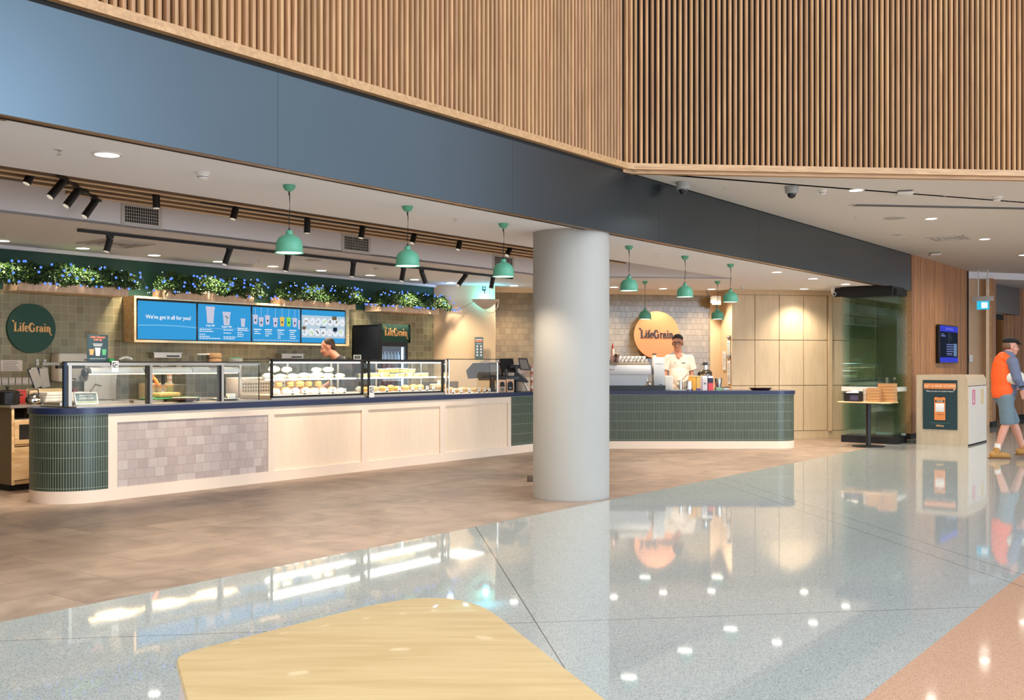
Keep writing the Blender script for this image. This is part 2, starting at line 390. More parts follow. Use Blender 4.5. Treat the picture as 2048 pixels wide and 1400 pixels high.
def floor_tile_mat():
    m = tiles('stone_floor_tiles', .9, .45, .0018, [(134, 114, 99), (156, 135, 118), (144, 123, 107), (164, 143, 125)], (104, 89, 77), 0.42, offset=.5, cloud=.3, bump=.08, coords='Object')
    t = m.node_tree
    for n in t.nodes:
        if n.type == 'TEX_NOISE': n.inputs['Scale'].default_value = 2.0; n.inputs['Distortion'].default_value = 1.5; n.inputs['Detail'].default_value = 7
    return m
def terrazzo(name, base, chips, dark, joints):
    m, t, out = nt(name); N = t.nodes.new; L = t.links.new
    bs = N('ShaderNodeBsdfPrincipled'); L(bs.outputs[0], out.inputs[0]); tc = N('ShaderNodeTexCoord')
    v = N('ShaderNodeTexVoronoi'); v.inputs['Scale'].default_value = 210; L(tc.outputs['Object'], v.inputs['Vector'])
    sep = N('ShaderNodeSeparateColor'); L(v.outputs['Color'], sep.inputs[0])
    cr = N('ShaderNodeValToRGB'); cr.color_ramp.interpolation = 'CONSTANT'; e = cr.color_ramp.elements
    e[0].position = 0; e[0].color = (*lin(dark), 1); e[1].position = .09; e[1].color = (*lin(chips[0]), 1)
    for p, c in ((.3, base), (.62, chips[1]), (.85, base)): q = e.new(p); q.color = (*lin(c), 1)
    L(sep.outputs[0], cr.inputs[0])
    n = N('ShaderNodeTexNoise'); n.inputs['Scale'].default_value = .6; L(tc.outputs['Object'], n.inputs['Vector'])
    mx = N('ShaderNodeMix'); mx.data_type = 'RGBA'; mx.inputs[0].default_value = .45; L(cr.outputs[0], mx.inputs[6]); mx.inputs[7].default_value = (*lin(base), 1)
    last = mx.outputs[2]
    sx = N('ShaderNodeSeparateXYZ'); L(tc.outputs['Object'], sx.inputs[0])
    mask = None
    for a, b, c in joints:        # line a*u + b*v = c
        m1 = N('ShaderNodeMath'); m1.operation = 'MULTIPLY'; m1.inputs[1].default_value = a; L(sx.outputs[0], m1.inputs[0])
        m2 = N('ShaderNodeMath'); m2.operation = 'MULTIPLY_ADD'; m2.inputs[1].default_value = b; L(sx.outputs[1], m2.inputs[0]); L(m1.outputs[0], m2.inputs[2])
        m3 = N('ShaderNodeMath'); m3.operation = 'SUBTRACT'; m3.inputs[1].default_value = c; L(m2.outputs[0], m3.inputs[0])
        m4 = N('ShaderNodeMath'); m4.operation = 'ABSOLUTE'; L(m3.outputs[0], m4.inputs[0])
        m5 = N('ShaderNodeMath'); m5.operation = 'LESS_THAN'; m5.inputs[1].default_value = 0.0032 * math.hypot(a, b) ; L(m4.outputs[0], m5.inputs[0])
        if mask is None: mask = m5.outputs[0]
        else:
            mm = N('ShaderNodeMath'); mm.operation = 'MAXIMUM'; L(mask, mm.inputs[0]); L(m5.outputs[0], mm.inputs[1]); mask = mm.outputs[0]
    mj = N('ShaderNodeMix'); mj.data_type = 'RGBA'; L(mask, mj.inputs[0]); L(last, mj.inputs[6]); mj.inputs[7].default_value = (*lin((92, 90, 88)), 1)
    L(mj.outputs[2], bs.inputs['Base Color']); bs.inputs['Roughness'].default_value = 0.04; bs.inputs['Specular IOR Level'].default_value = 0.42
    return m
JO = [(1, -1, 1.2), (1, -1, 5.56), (1, -1, 5.88), (1, 1, 7.5)]
M_ftile = floor_tile_mat()
M_terr = terrazzo('grey_terrazzo', (171, 175, 171), [(149, 153, 152), (194, 197, 193)], (88, 90, 94), JO)
M_peach = terrazzo('peach_terrazzo', (200, 156, 128), [(188, 143, 115), (212, 174, 147)], (150, 110, 88), [(1, -1, 5.56), (1, -1, 5.88)])
M_gterr = M_terr

# ------------------------------------------------------------------ the setting
def flat(name, poly, z, mat, down=False, th=0.04, rz=PHI):
    b = MB(); b.prism(poly, z if down else z - th, z + th if down else z); return structure(b.build(name, mat, rz=rz))
flat('floor', [(-6, 5.4), (23.14, 5.4), (23.14, 14), (-6, 14)], 0, M_ftile)
flat('floor', [(-16, 1.37), (45, 1.37), (45, 5.4), (-16, 5.4)], 0, M_terr)
flat('floor', [(-16, -14), (45, -14), (45, 1.37), (-16, 1.37)], 0, M_peach)
flat('floor', [(23.14, 5.4), (45, 5.4), (45, 14), (23.14, 14)], 0, M_terr)

TIP = (14.87, 6.92); COR = (12.89, 9.02)
b = MB()
for poly in ([(-1, 5.5), (19.1, 5.5), (19.1, 6.92), (-1, 6.92)], [(-1, 9.02), (19.1, 9.02), (19.1, 12.2), (-1, 12.2)], [(-1, 6.92), (2.6, 6.92), (2.6, 9.02), (-1, 9.02)],
             [TIP, (19.1, 6.92), (19.1, 9.02), COR]):
    b.prism(poly, 2.7, 2.72)
structure(b.build('ceiling', M_ceil, rz=PHI))
b = MB(); b.prism([(2.5, 6.8), (15.1, 6.8), (12.9, 9.2), (2.5, 9.2)], 3.12, 3.14); structure(b.build('ceiling', M_ceil2, rz=PHI))
b = MB(); b.strip([(2.6, 9.02), COR, TIP], 2.7, 3.12, thick=.02, smooth=False); b.strip([TIP, (2.6, 6.92), (2.6, 9.02)], 2.72, 3.12, thick=-.02, smooth=False)
structure(b.build('wall_ceiling_recess', M_ceil2, rz=PHI))
# timber battens in the recess
b = MB(); k = 0; lay = b.bm.verts.layers.float.new('rnd')
v = 7.02
while v < 8.97:
    u = 2.75 + random.random() * .6
    umax = (14.75 - (v - 6.92) * .943)
    if v > 8.3: u = 3.6 + (v - 8.3) * 2.4 + random.random() * .3
    while u < umax:
        e = min(umax, u + random.uniform(1.6, 3.4)); n0 = len(b.bm.verts)
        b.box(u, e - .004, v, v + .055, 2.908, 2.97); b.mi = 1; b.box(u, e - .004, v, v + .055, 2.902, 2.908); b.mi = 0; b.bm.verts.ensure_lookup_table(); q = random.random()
        for i in range(n0, len(b.bm.verts)): b.bm.verts[i][lay] = q
        u = e
    v += .222
structure(b.build('trim_1', [M_batten, pm('batten_lit_underside', (232, 206, 172), .6)], rz=PHI))  # paler undersides carry the light from below in their colour
b = MB(); b.box(3.2, 13.2, 6.95, 9.0, 2.985, 2.99); structure(b.build('trim_2', pm('batten_underlay', (110, 92, 74), .8), rz=PHI))
# track run of bronze sliding-door channels under the fascia, with the curved branch at the left
b = MB()
for i, (v0, v1, z) in enumerate(((5.43, 5.485, 2.682), (5.495, 5.52, 2.688), (5.53, 5.555, 2.688))): b.box(-1 if i == 0 else 2.2, 18.9, v0, v1, z, 2.7)
pts = [(2.75 - .9 * t - .25 * t * t, 5.56 + .62 * t * t) for t in [i / 12 for i in range(15)]]
b.strip(list(reversed(pts)), 2.682, 2.7, thick=-.03); b.strip([(x - .02, y + .05) for x, y in reversed(pts)], 2.682, 2.7, thick=-.02)
structure(b.build('trim_3', M_bronze, rz=PHI))
b = MB(); b.box(-1, 18.9, 5.485, 5.495, 2.684, 2.7); b.box(-1, 18.9, 5.52, 5.53, 2.684, 2.7); structure(b.build('trim_4', M_blackm, rz=PHI))
# dark metal fascia in long panels
b = MB(); us = [-1, 1.9, 4.52, 7.14, 9.76, 12.38, 15.0, 17.0, 19.07]
for a, c in zip(us, us[1:]): b.box(a, c - .0018, 5.42, 5.50, 2.684, 3.325)
structure(b.build('wall_fascia', M_fascia, rz=PHI))
b = MB(); b.box(-1, 19.07, 5.425, 5.50, 3.325, 3.36); structure(b.build('trim_5', M_blackm, rz=PHI))

# slatted timber walls above
def slats(name, p0, p1, z0, z1, pitch, wd, dp, mat, flip=False):
    """half-round slats from p0 to p1, standing on the right-hand side of that line"""
    b = MB(); lay = b.bm.verts.layers.float.new('rnd'); p0, p1 = Vector(p0), Vector(p1); d = (p1 - p0); L = d.length; d.normalize(); nn = Vector((d.y, -d.x))
    n = int(L / pitch)
    for i in range(n):
        c = p0 + d * (i + .5) * pitch; q = random.random(); n0 = len(b.bm.verts)
        prof = [(-wd / 2, 0), (-wd / 2, dp * .55), (-wd * .36, dp * .88), (0, dp), (wd * .36, dp * .88), (wd / 2, dp * .55), (wd / 2, 0)]
        pr = [c + d * x + nn * y for x, y in prof]
        cut = random.uniform(z0 + .8, z1)
        b.prism([(p.x, p.y) for p in reversed(pr)], z0, z1); b.bm.verts.ensure_lookup_table()
        for k in range(n0, len(b.bm.verts)): b.bm.verts[k][lay] = q
    b.recalc = True
    return structure(b.build(name, mat))
A0 = uvw(-1, 5.42); A1 = uvw(9.0, 5.42); B0 = Vector((1.24, 10.51, 0)); B1 = Vector((9.5, 11.27, 0))
mid = Vector((1.14, 10.465, 0))
slats('wall_upper_left', A0.xy, A1.xy, 3.42, 7.2, .0585, .034, .042, M_oak)
slats('wall_upper_corner', A1.xy, B0.xy, 3.42, 7.2, .06, .034, .042, M_oak)
slats('wall_upper_right', B0.xy, B1.xy, 3.42, 7.2, .0585, .031, .042, M_oak)
b = MB()
for off, z0, z1 in ((0.0, 3.42, 7.2),):
    nb = Vector((-S_ * 0, 0, 0))
    path = [A0.xy + Vector((-C_, S_)) * .004, A1.xy + Vector((-C_, S_)) * .004, B0.xy + Vector((-.09, 1)) * .004, B1.xy + Vector((-.09, 1)) * .004]
    b.strip([tuple(p) for p in path], z0, z1, thick=.06, smooth=False)
structure(b.build('wall_upper_backing', M_darkback))
b = MB()
fr = [A0.xy + Vector((C_, -S_)) * .05, A1.xy + Vector((C_, -S_)) * .05, mid.xy + Vector((.035, -.045)), B0.xy + Vector((.02, -.05)), B1.xy + Vector((.09, -1)) * .05]
b.strip([tuple(p) for p in fr], 3.358, 3.42, thick=.11, smooth=False)
fr2 = [A1.xy + Vector((C_, -S_)) * .01, mid.xy + Vector((.02, -.01)), B0.xy + Vector((.01, -.0)), B1.xy]
b.strip([tuple(p) for p in fr2], 3.325, 3.358, thick=.08, smooth=False)
structure(b.build('trim_6', M_oakflat))
# outer ceiling of the concourse
g = uvw(9.0, 5.42); h = uvw(23.3, 5.42)
flat('ceiling', [(1.2, 10.55), (9.6, 11.32), (30, 13.2), (30, h.y), (h.x, h.y), (g.x, g.y)], 3.34, M_oceil, True, rz=0)
flat('ceiling', [(h.x, h.y), (30, h.y), (30, 34), (9, 34)], 3.34, M_oceil, True, rz=0)

# back wall of the shop
b = MB(); b.box(-1, 13.0, 11.55, 11.65, 0, 2.205); structure(b.build('wall_back', M_wtile, rz=PHI))
b = MB(); b.box(-1, 13.0, 11.545, 11.65, 2.205, 2.66); structure(b.build('wall_back_upper', M_greenp, rz=PHI))
b = MB(); b.box(-1, 13.0, 11.5, 11.65, 2.66, 2.7); structure(b.build('trim_7', M_ceil, rz=PHI))
b = MB(); b.box(-1.0, -.9, 5.5, 11.6, 0, 2.7); structure(b.build('wall_left', M_beige, rz=PHI))
# far end walls (world coordinates)
e0 = (-1.33, 17.33); e1 = (-1.0, 17.28); e2 = (-.29, 17.42); e3 = (-.29, 17.95)
d2 = Vector((math.cos(PSI), math.sin(PSI)))
def along(p, s): q = Vector(p) + d2 * s; return (q.x, q.y)
t1 = along(e3, 4.02); t2 = along(t1, .2); c0 = (3.945, 18.32); c1 = along(c0, 1.87)
b = MB(); b.strip([e0, e1, e2, e3], 0, 2.7, thick=.05, smooth=False); structure(b.build('wall_end', M_beige))
b = MB(); b.strip([e3, t1], 0, 2.62, thick=.05, smooth=False); structure(b.build('wall_end_tiled', M_btile))
b = MB(); b.strip([e3, t1], 2.62, 2.7, thick=.045, smooth=False); b.strip([t1, t2, c0], 0, 2.7, thick=.004, smooth=False); structure(b.build('wall_end_return', M_beige))
uend = uvw(19.07, 5.5); 
cx2 = along(c0, 2.55)
nn_ = Vector((-d2.y, d2.x)) * .33; b = MB(); b.strip([tuple(Vector(c0) + nn_), tuple(Vector(cx2) + nn_)], 0, 2.7, thick=.02, smooth=False)
structure(b.build('wall_cabinet_run', M_beige))
b = MB(); b.M = Matrix.Rotation(PHI, 4, 'Z'); b.strip([(19.07, 6.6), (19.07, 5.42)], 0.1, 3.34, thick=.06, smooth=False); b.strip([(18.7, 6.7), (18.7, 5.95)], 0, 2.7, thick=.05, smooth=False)
structure(b.build('wall_right_return', M_oakflat))
slats('wall_right_timber', uvw(19.07, 5.425).xy, uvw(23.1, 5.425).xy, .1, 3.34, .052, .0475, .018, M_oakwall)
b = MB(); b.box(19.12, 23.14, 5.43, 5.5, .0, 3.34); structure(b.build('wall_right_backing', M_darkback, rz=PHI))
b = MB(); b.box(19.0, 23.14, 5.415, 5.5, 0, .1); b.box(18.35, 19.07, 5.6, 5.7, 0, .1); b.box(23.1, 23.16, 5.40, 5.5, 0, 3.34); structure(b.build('baseboard_right', M_blackm, rz=PHI))
# corridor beyond
k0 = (9.75, 22.0); k1 = (10.34, 22.25); k2 = (10.30, 21.9); k3 = (10.62, 22.4); k4 = (11.0, 23.2)
b = MB(); b.strip([k0, k1], 0, 3.34, thick=.05, smooth=False); structure(b.build('wall_corridor', M_wallpink))
slats('wall_corridor_timber', k2, k3, .12, 3.2, .05, .045, .015, M_oakwall)
b = MB(); b.strip([k2, k3, (10.62, 22.9)], .0, 3.2, thick=.05, smooth=False); structure(b.build('wall_corridor_backing', M_oakflat))
slats('wall_corridor_timber', (12.0, 24.9), (16.0, 26.4), .12, 3.25, .06, .055, .015, M_oakwall)
b = MB(); b.strip([(12.0, 24.91), (16, 26.41)], 0, 3.25, thick=.05, smooth=False); b.strip([(12.0, 26), (12.0, 24.91)], 0, 3.25, thick=.05, smooth=False); structure(b.build('wall_corridor_backing', M_oakflat))
b = MB(); b.strip([(10.28, 21.87), (10.64, 22.38)], 0, .12, thick=.03, smooth=False); b.strip([(11.98, 24.87), (16, 26.37)], 0, .12, thick=.03, smooth=False); structure(b.build('baseboard_corridor', M_blackm))
b = MB(); b.strip([(10.6, 22.9), (12.4, 24.9)], 2.55, 3.3, thick=.08, smooth=False); structure(b.build('wall_corridor_header', pm('dark_portal_panel', (62, 58, 56), .4)))
b = MB(); b.strip([(10.4, 23.9), (12.6, 25.9)], 0, 2.6, thick=.06, smooth=False); structure(b.build('wall_corridor_end', M_oakflat))
# double glass door leaf in the portal
dr = thing('door_1', 'dark-framed glass door set in the timber portal behind the orange-vested walker', 'door', (10.75, 23.35, 0), math.atan2(2.0, 1.8)); dr['kind'] = 'structure'
b = MB(); b.box(0, 1.6, 0, .06, 2.42, 2.55); b.box(0, .06, 0, .06, 0, 2.42); b.box(.95, 1.01, 0, .06, 0, 2.42); b.box(0, 1.0, 0, .06, 0, .1); b.build('door_frame', M_blackm, dr)
b = MB(); b.box(.06, .95, .02, .035, .1, 2.42); b.build('glass_pane', glass('smoked_glass', (.35, .35, .33)), dr)
# dropped soffit of the corridor
flat('ceiling', [(9.6, 21.8), (17, 24.5), (17, 30), (9.6, 28)], 3.2, M_ceil2, True, th=.14, rz=0)
def col_u(x, v):      # u of the photo column x on the plane v
    k = (x - 1024) / FPX; Y = v / (-C_ * k + S_); return k * Y * S_ + Y * C_
def row_z(x, y, v):   # height of photo point on the plane v
    k = (x - 1024) / FPX; Y = v / (-C_ * k + S_); return CAMH + (HOR - y) / FPX * Y
def W(x, Y): return (x - 1024) / FPX * Y
def ZY(y, Y): return CAMH + (HOR - y) / FPX * Y

def lamp(kind, name, loc, power, color, parent=None, size=1.9, blend=.6, radius=.04, aim=None, rz=0):
    l = bpy.data.lights.new(name, kind); l.energy = power; l.color = color
    if kind in ('SPOT', 'POINT'): l.shadow_soft_size = radius
    if kind == 'SPOT': l.spot_size = size; l.spot_blend = blend
    o = bpy.data.objects.new(name, l); COL.objects.link(o); o.location = loc
    if aim is not None: o.rotation_euler = Vector(aim).to_track_quat('-Z', 'Y').to_euler()
    if parent: o.parent = parent
    return o
WARM = (1.0, .85, .70); NEUT = (1.0, .90, .80)
# ---------------------------------------------------------------- downlights
M_lens = emis('lamp_lens', (255, 247, 232), 9)
M_lensw = emis('pendant_glow', (255, 246, 232), 5)
def make_downlight(r=.075):
    t = thing('downlight', 'x', 'downlight')
    b = MB(); b.lathe([(r + .022, 0), (r + .02, -.006), (r, -.007), (r - .002, 0)], 28, cap=False); b.build('trim_ring', M_white, t)
    b = MB(); b.cyl(0, 0, -.003, 0.0, r, 28); b.build('lens', M_lens, t)
    return t
dl0 = make_downlight(); first = [True]
def downlight(u, v, z, label, power, size=2.1, color=NEUT, sc=1.0):
    p = uvw(u, v, z)
    o = dl0 if first[0] else dup(dl0); first[0] = False
    o.location = p; o['label'] = label; o['group'] = 'round recessed downlights'
    o.scale = (sc, sc, 1)
    if power: lamp('SPOT', 'downlight_beam', (0, 0, -.02), power, color, o, size, .7, .06)
    return o
rows = [(5.46, 11.1), (6.38, 11.08), (7.32, 11.09), (8.28, 11.1), (9.13, 11.05), (9.96, 11.0), (10.94, 11.0), (11.92, 11.0), (12.74, 10.95)]
nm = ['at the photo\'s left edge', 'above the left plant box', 'second along from the left plant box', 'above the gap between first two screens', 'above the second plant box end',
      'above the third plant box start', 'beside the ceiling detector', 'above the fourth plant box', 'above the plant box end at the wall corner']
for (u, v), q in zip(rows, nm): downlight(u, v, 2.7, 'small recessed downlight by the green wall, ' + q, 66, 2.0, (1.0, .84, .66))
for u, v, q, pw in ((13.87, 10.5, 'small recessed downlight just left of the concrete column', 40), (15.2, 9.33, 'small recessed downlight right beside the column over coffee machine', 50), (16.03, 8.82, 'small recessed downlight above the orange round sign', 14),
                (16.66, 8.19, 'small recessed downlight left of the white wall speaker', 60), (14.16, 5.92, 'recessed downlight in line with pendants, nearest to them', 60), (15.58, 5.92, 'recessed downlight second past the row of pendants', 60),
                (16.98, 5.89, 'recessed downlight above the black door header', 60), (17.6, 6.85, 'recessed downlight washing the timber cabinet doors', 45)):
    downlight(u, v, 2.7, q, pw, 2.2, (1.0, .90, .76))
downlight(3.62, 6.0, 2.7, 'large recessed downlight at upper left of white shop ceiling', 60)
for u, v, q in ((11.61, 3.91, 'downlight in concourse ceiling beside the dome camera'), (14.5, 3.86, 'second concourse downlight, right of the blank round plate'), (17.39, 3.82, 'third concourse downlight, right of the square diffuser'), (20.37, 3.82, 'farthest concourse downlight at the photo\'s right edge')):
    downlight(u, v, 3.34, q, 110, 2.9, (1.0, .93, .85))
# ---------------------------------------------------------------- pendants
M_mint = pm('mint_enamel', (92, 168, 138), 0.42, var=0.03)
M_cord = pm('black_cord', (18, 20, 20), 0.6)
def make_pendant(z_rim, cord_top=2.7):
    h = z_rim - 2.19
    t = thing('pendant_lamp', 'x', 'pendant lamp', (0, 0, 0))
    b = MB(); b.smooth = True; b.lathe([(.047, 2.7), (.047, 2.692), (.042, 2.675), (.03, 2.66), (.012, 2.652)], 28, cap=False); b.lathe([(.012, 2.652), (.001, 2.651)], 28, cap=False); b.build('canopy', M_mint, t)
    b = MB(); b.tube([(0, 0, 2.655), (.004, .001, 2.6), (.003, 0, 2.5), (-.001, 0, 2.42 + h), (0, 0, 2.36 + h)], .0035, 8); b.cyl(0, 0, 2.625, 2.655, .007, 12, .005); b.cyl(0, 0, 2.355 + h, 2.38 + h, .009, 12, .005); b.build('cord', M_cord, t)
    b = MB(); z = 2.19 + h
    out_ = [(.008, .172), (.022, .17), (.026, .163), (.026, .142), (.034, .136), (.056, .128), (.078, .112), (.092, .09), (.098, .065), (.1, .035), (.1, .012), (.107, .004), (.109, 0)]
    inn = [(.105, 0), (.096, .012), (.094, .06), (.086, .09), (.06, .12), (.02, .13)]
    b.lathe([(r, z + q) for r, q in out_ + inn], 36, cap=False); b.recalc = False; b.build('lamp_shade', M_mint, t)
    b = MB(); b.lathe([(.0935, z + .03), (.092, z + .012)], 32, cap=False); b.cyl(0, 0, z + .005, z + .011, .0935, 32); b.build('diffuser', M_lensw, t)
    lamp('SPOT', 'pendant_beam', (0, 0, z - .01), 62, (1.0, .84, .66), t, 2.5, .6, .06)
    return t
PL = ['leftmost of the five mint pendants left of the column is the big one', '', '', '', '', '']
p1 = make_pendant(2.19)
lab = ['mint green dome pendant, the leftmost and largest in the row', 'mint green dome pendant in front of the third track spotlight group, second from the left', 'mint green dome pendant just left of the concrete column',
       'mint green dome pendant just right of the concrete column', 'mint green dome pendant above the man in the white T-shirt', 'mint green dome pendant farthest right, before the cabinet doors']
for i, q in enumerate(lab):
    o = p1 if i == 0 else dup(p1); o.location = uvw((5.07, 6.36, 7.69, 10.02, 11.37, 12.67)[i], 5.95); o['label'] = q; o['group'] = 'mint dome pendants along the shop front'
p2 = make_pendant(2.085)
for i, (x, q) in enumerate(((1290, 'small dark mint pendant on long cord before the orange round sign'), (1435, 'small dark mint pendant on long cord before the white wall speaker'))):
    o = p2 if i == 0 else dup(p2); o.location = (W(x, 16.5), 16.5, 0); o['label'] = q; o['group'] = 'long-corded mint pendants over the coffee counter'
# ---------------------------------------------------------------- spotlights on tracks
M_lensb = emis('spot_lens', (255, 240, 215), .7)
def spot(px0, px1, v0, v1, zt, label, group, power, aim, r=.033):
    """black cylinder spotlight hanging from height zt"""
    u0, z0 = col_u(px0[0], v0), row_z(px0[0], px0[1], v0); u1, z1 = col_u(px1[0], v1), row_z(px1[0], px1[1], v1)
    p0, p1_ = Vector((u0, v0, z0)), Vector((u1, v1, z1)); c = (p0 + p1_) / 2
    t = thing('track_spotlight', label, 'spotlight', uvw(u0, v0, 0), PHI, group)
    off = Vector((u0, v0, 0)); a = p0 - off; b_ = p1_ - off; d = (b_ - a).normalized()
    m = MB(); m.rod(a, b_, r, r, 20); m.rod(a + d * .0, a - d * .004, r * .85, r * .7, 20); m.build('lamp_body', M_black, t)
    m = MB(); m.rod(b_ + d * .001, b_ + d * .003, r * .86, r * .86, 20); m.build('lens', M_lensb, t)
    m = MB(); s = a + d * .03; m.box(-.035, .035, -.016, .016, zt - .03, zt); m.rod((0, 0, zt - .03), (s.x, s.y, s.z + .02), .007, .007, 8); m.rod((s.x, s.y, s.z + .03), s, .012, .012, 8); m.build('bracket', M_black, t)
    if power:
        l = lamp('SPOT', 'spotlight_beam', tuple(b_ + d * .02), power, WARM, t, .95, .5, .03, aim=aim)
    return t
G1 = 'black spotlights in the ceiling recess'; G2 = 'black spotlights on the long rear track'
TR = [((65, 343), (53, 367), 'black cylinder spotlight farthest left, at the recess edge', 2.95), ((128, 361), (100, 394), 'black spotlight first on the short slanting track', 2.93), ((158, 378), (132, 412), 'black spotlight middle of the short slanting track', 2.9),
      ((190, 403), (169, 433), 'black spotlight at the low end of the short slanting track', 2.9), ((312, 378), (313, 416), 'black spotlight over the left square air grille', 2.95), ((475, 403), (466, 438), 'black spotlight in the recess left of the largest pendant', 2.95),
      ((615, 430), (614, 466), 'black upright spotlight in the recess right of largest pendant', 2.95), ((727, 443), (722, 476), 'black spotlight over the middle air grille', 2.95), ((832, 459), (824, 486), 'black spotlight in the recess just right of the second pendant', 2.95),
      ((922, 472), (916, 499), 'black spotlight in the recess between second and third pendant', 2.95), ((1024, 488), (1014, 511), 'black spotlight in the recess right of the third pendant', 2.95)]
for i, (a, c, q, zt) in enumerate(TR):
    vv = 8.25 if not 0 < i < 4 else (8.1, 8.4, 8.75)[i - 1]
    spot(a, c, vv, vv, min(2.95, row_z(a[0], a[1], vv) + (.03 if i > 3 or i == 0 else .05)) if i > 3 or i == 0 else 2.885, q, G1, 105 if i > 2 else 40, (.0 + .1 * ((i * 7) % 5 - 2), 1.08, -1.45))
TR2 = [((220, 478), (213, 503), 'spotlight at left end of the rear track, before the ceiling diffuser'), ((459, 501), (449, 529), 'spotlight on rear track over the second plant box'), ((576, 513), (571, 542), 'spotlight on rear track directly below the largest pendant'),
       ((707, 527), (704, 553), 'spotlight on rear track over the third plant box'), ((807, 538), (803, 562), 'spotlight on rear track directly below the second pendant'), ((843, 543), (851, 566), 'spotlight on rear track leaning right over the fourth plant box'),
       ((931, 551), (916, 571), 'spotlight on rear track strongly tilted, beside the insect lamp'), ((986, 556), (982, 577), 'spotlight at right end of the rear track')]
for i, (a, c, q) in enumerate(TR2): spot(a, c, 9.5, 9.5, 2.665, q, G2, 60, (.1 * ((i * 3) % 5 - 2), .9, -1.5))
def rail(name, pts, label, r=.014):
    b = MB(); b.M = Matrix.Rotation(PHI, 4, 'Z')
    (a0, b0, z), (a1, b1, _) = pts; d = Vector((a1 - a0, b1 - b0)); l = d.length
    b.M = b.M @ Matrix.Translation((a0, b0, z)) @ Matrix.Rotation(math.atan2(d.y, d.x), 4, 'Z')
    b.box(0, l, -r, r, 0, .03); b.box(-.004, 0, -r * .8, r * .8, .004, .028)
    return tag(b.build(name, M_black), label, 'track rail')
rail('track_rail', [(5.42, 9.5, 2.665), (12.5, 9.5, 2.665)], 'long black ceiling track carrying the rear row of spotlights')
rail('track_rail', [(4.36, 7.95, 2.885), (5.3, 8.9, 2.885)], 'short black slanting track with three spotlights at upper left')
b = MB(); b.M = Matrix.Rotation(PHI, 4, 'Z')
b.box(5.95, 12.6, 8.24, 8.26, 2.895, 2.905)
tag(b.build('track_rail', M_black), 'thin black spotlight track fixed along the batten ceiling', 'track rail')
# ---------------------------------------------------------------- grilles, detectors, sprinklers
M_gr = pm('grille_white', (206, 206, 206), .5); M_vdark = pm('duct_dark', (30, 32, 34), .8)
def grille(u, z, label, w_=.37, h_=.155):
    t = thing('air_grille', label, 'air vent', uvw(u, 9.02, z), PHI, 'square-meshed air grilles in the bulkhead')
    b = MB(); 
    for x0, x1, z0, z1 in ((-w_ / 2 - .04, w_ / 2 + .04, h_ / 2, h_ / 2 + .035), (-w_ / 2 - .04, w_ / 2 + .04, -h_ / 2 - .035, -h_ / 2), (-w_ / 2 - .04, -w_ / 2, -h_ / 2, h_ / 2), (w_ / 2, w_ / 2 + .04, -h_ / 2, h_ / 2)): b.box(x0, x1, -.012, 0, z0, z1)
    b.build('frame', M_gr, t)
    b = MB(); b.box(-w_ / 2, w_ / 2, -.002, 0, -h_ / 2, h_ / 2); b.build('duct', M_vdark, t)
    b = MB()
    for i in range(1, 15): b.box(-w_ / 2 + i * w_ / 15 - .002, -w_ / 2 + i * w_ / 15 + .002, -.009, -.003, -h_ / 2, h_ / 2)
    for i in range(1, 5): b.box(-w_ / 2, w_ / 2, -.011, -.009, -h_ / 2 + i * h_ / 5 - .002, -h_ / 2 + i * h_ / 5 + .002)
    b.build('mesh_bars', M_gr, t)
grille(5.81, 2.825, 'square-meshed air grille farthest left on the bulkhead'); grille(8.73, 2.82, 'square-meshed air grille left of the second pendant', .4); grille(11.65, 2.82, 'square-meshed air grille behind the third pendant', .42)
def sprinkler(u, v, z, label):
    t = thing('sprinkler_head', label, 'sprinkler', uvw(u, v, z), PHI)
    b = MB(); b.lathe([(.034, 0), (.034, -.002), (.012, -.005)], 20, cap=False); b.build('escutcheon', M_white, t)
    b = MB(); b.cyl(0, 0, -.03, -.003, .0045, 8); b.cyl(0, 0, -.034, -.031, .014, 12); b.rod((.012, 0, -.005), (.004, 0, -.03), .002); b.rod((-.012, 0, -.005), (-.004, 0, -.03), .002); b.build('deflector', M_chrome, t)
for u, v, z, q in ((3.36, 6.11, 2.7, 'ceiling sprinkler at upper left beside the large downlight'), (7.16, 6.1, 2.7, 'ceiling sprinkler between the second and third pendants'), (10.96, 6.11, 2.7, 'ceiling sprinkler between two pendants right of the column'),
                   (5.17, 10.5, 2.7, 'ceiling sprinkler at the left edge above the green wall'), (8.49, 10.55, 2.7, 'ceiling sprinkler above the menu screens'), (13.69, 4.62, 3.34, 'sprinkler in concourse ceiling below the slot diffuser tip'),
                   (12.47, 3.17, 3.34, 'sprinkler in concourse ceiling between two white boxes'), (16.42, 4.78, 3.34, 'sprinkler in concourse ceiling left of the square diffuser'), (10.43, 4.97, 3.34, 'sprinkler in concourse ceiling beside the left dome camera')): sprinkler(u, v, z, q)
def detector(u, v, z, label, r=.05):
    t = thing('smoke_detector', label, 'smoke detector', uvw(u, v, z), PHI)
    b = MB(); b.smooth = True; b.lathe([(r, 0), (r, -.012), (r * .8, -.02), (r * .72, -.045), (r * .4, -.055), (.001, -.056)], 24, cap=False); b.build('housing', M_white, t)
    b = MB(); b.lathe([(r * .745, -.036), (r * .765, -.036), (r * .765, -.03), (r * .745, -.03)], 24, cap=False); b.build('vent_ring', M_grey, t)
detector(4.37, 6.04, 2.7, 'white smoke detector on shop ceiling left of the first pendant'); detector(10.04, 9.96, 2.7, 'white deep detector on rear ceiling right of third spotlight', .06); detector(11.38, 4.21, 3.34, 'white smoke detector beside the concourse dome camera')
detector(13.07, 2.73, 3.34, 'white smoke detector near the right edge above slot diffuser', .06); detector(16.45, 7.5, 2.7, 'small white detector above the timber cabinet doors', .035)
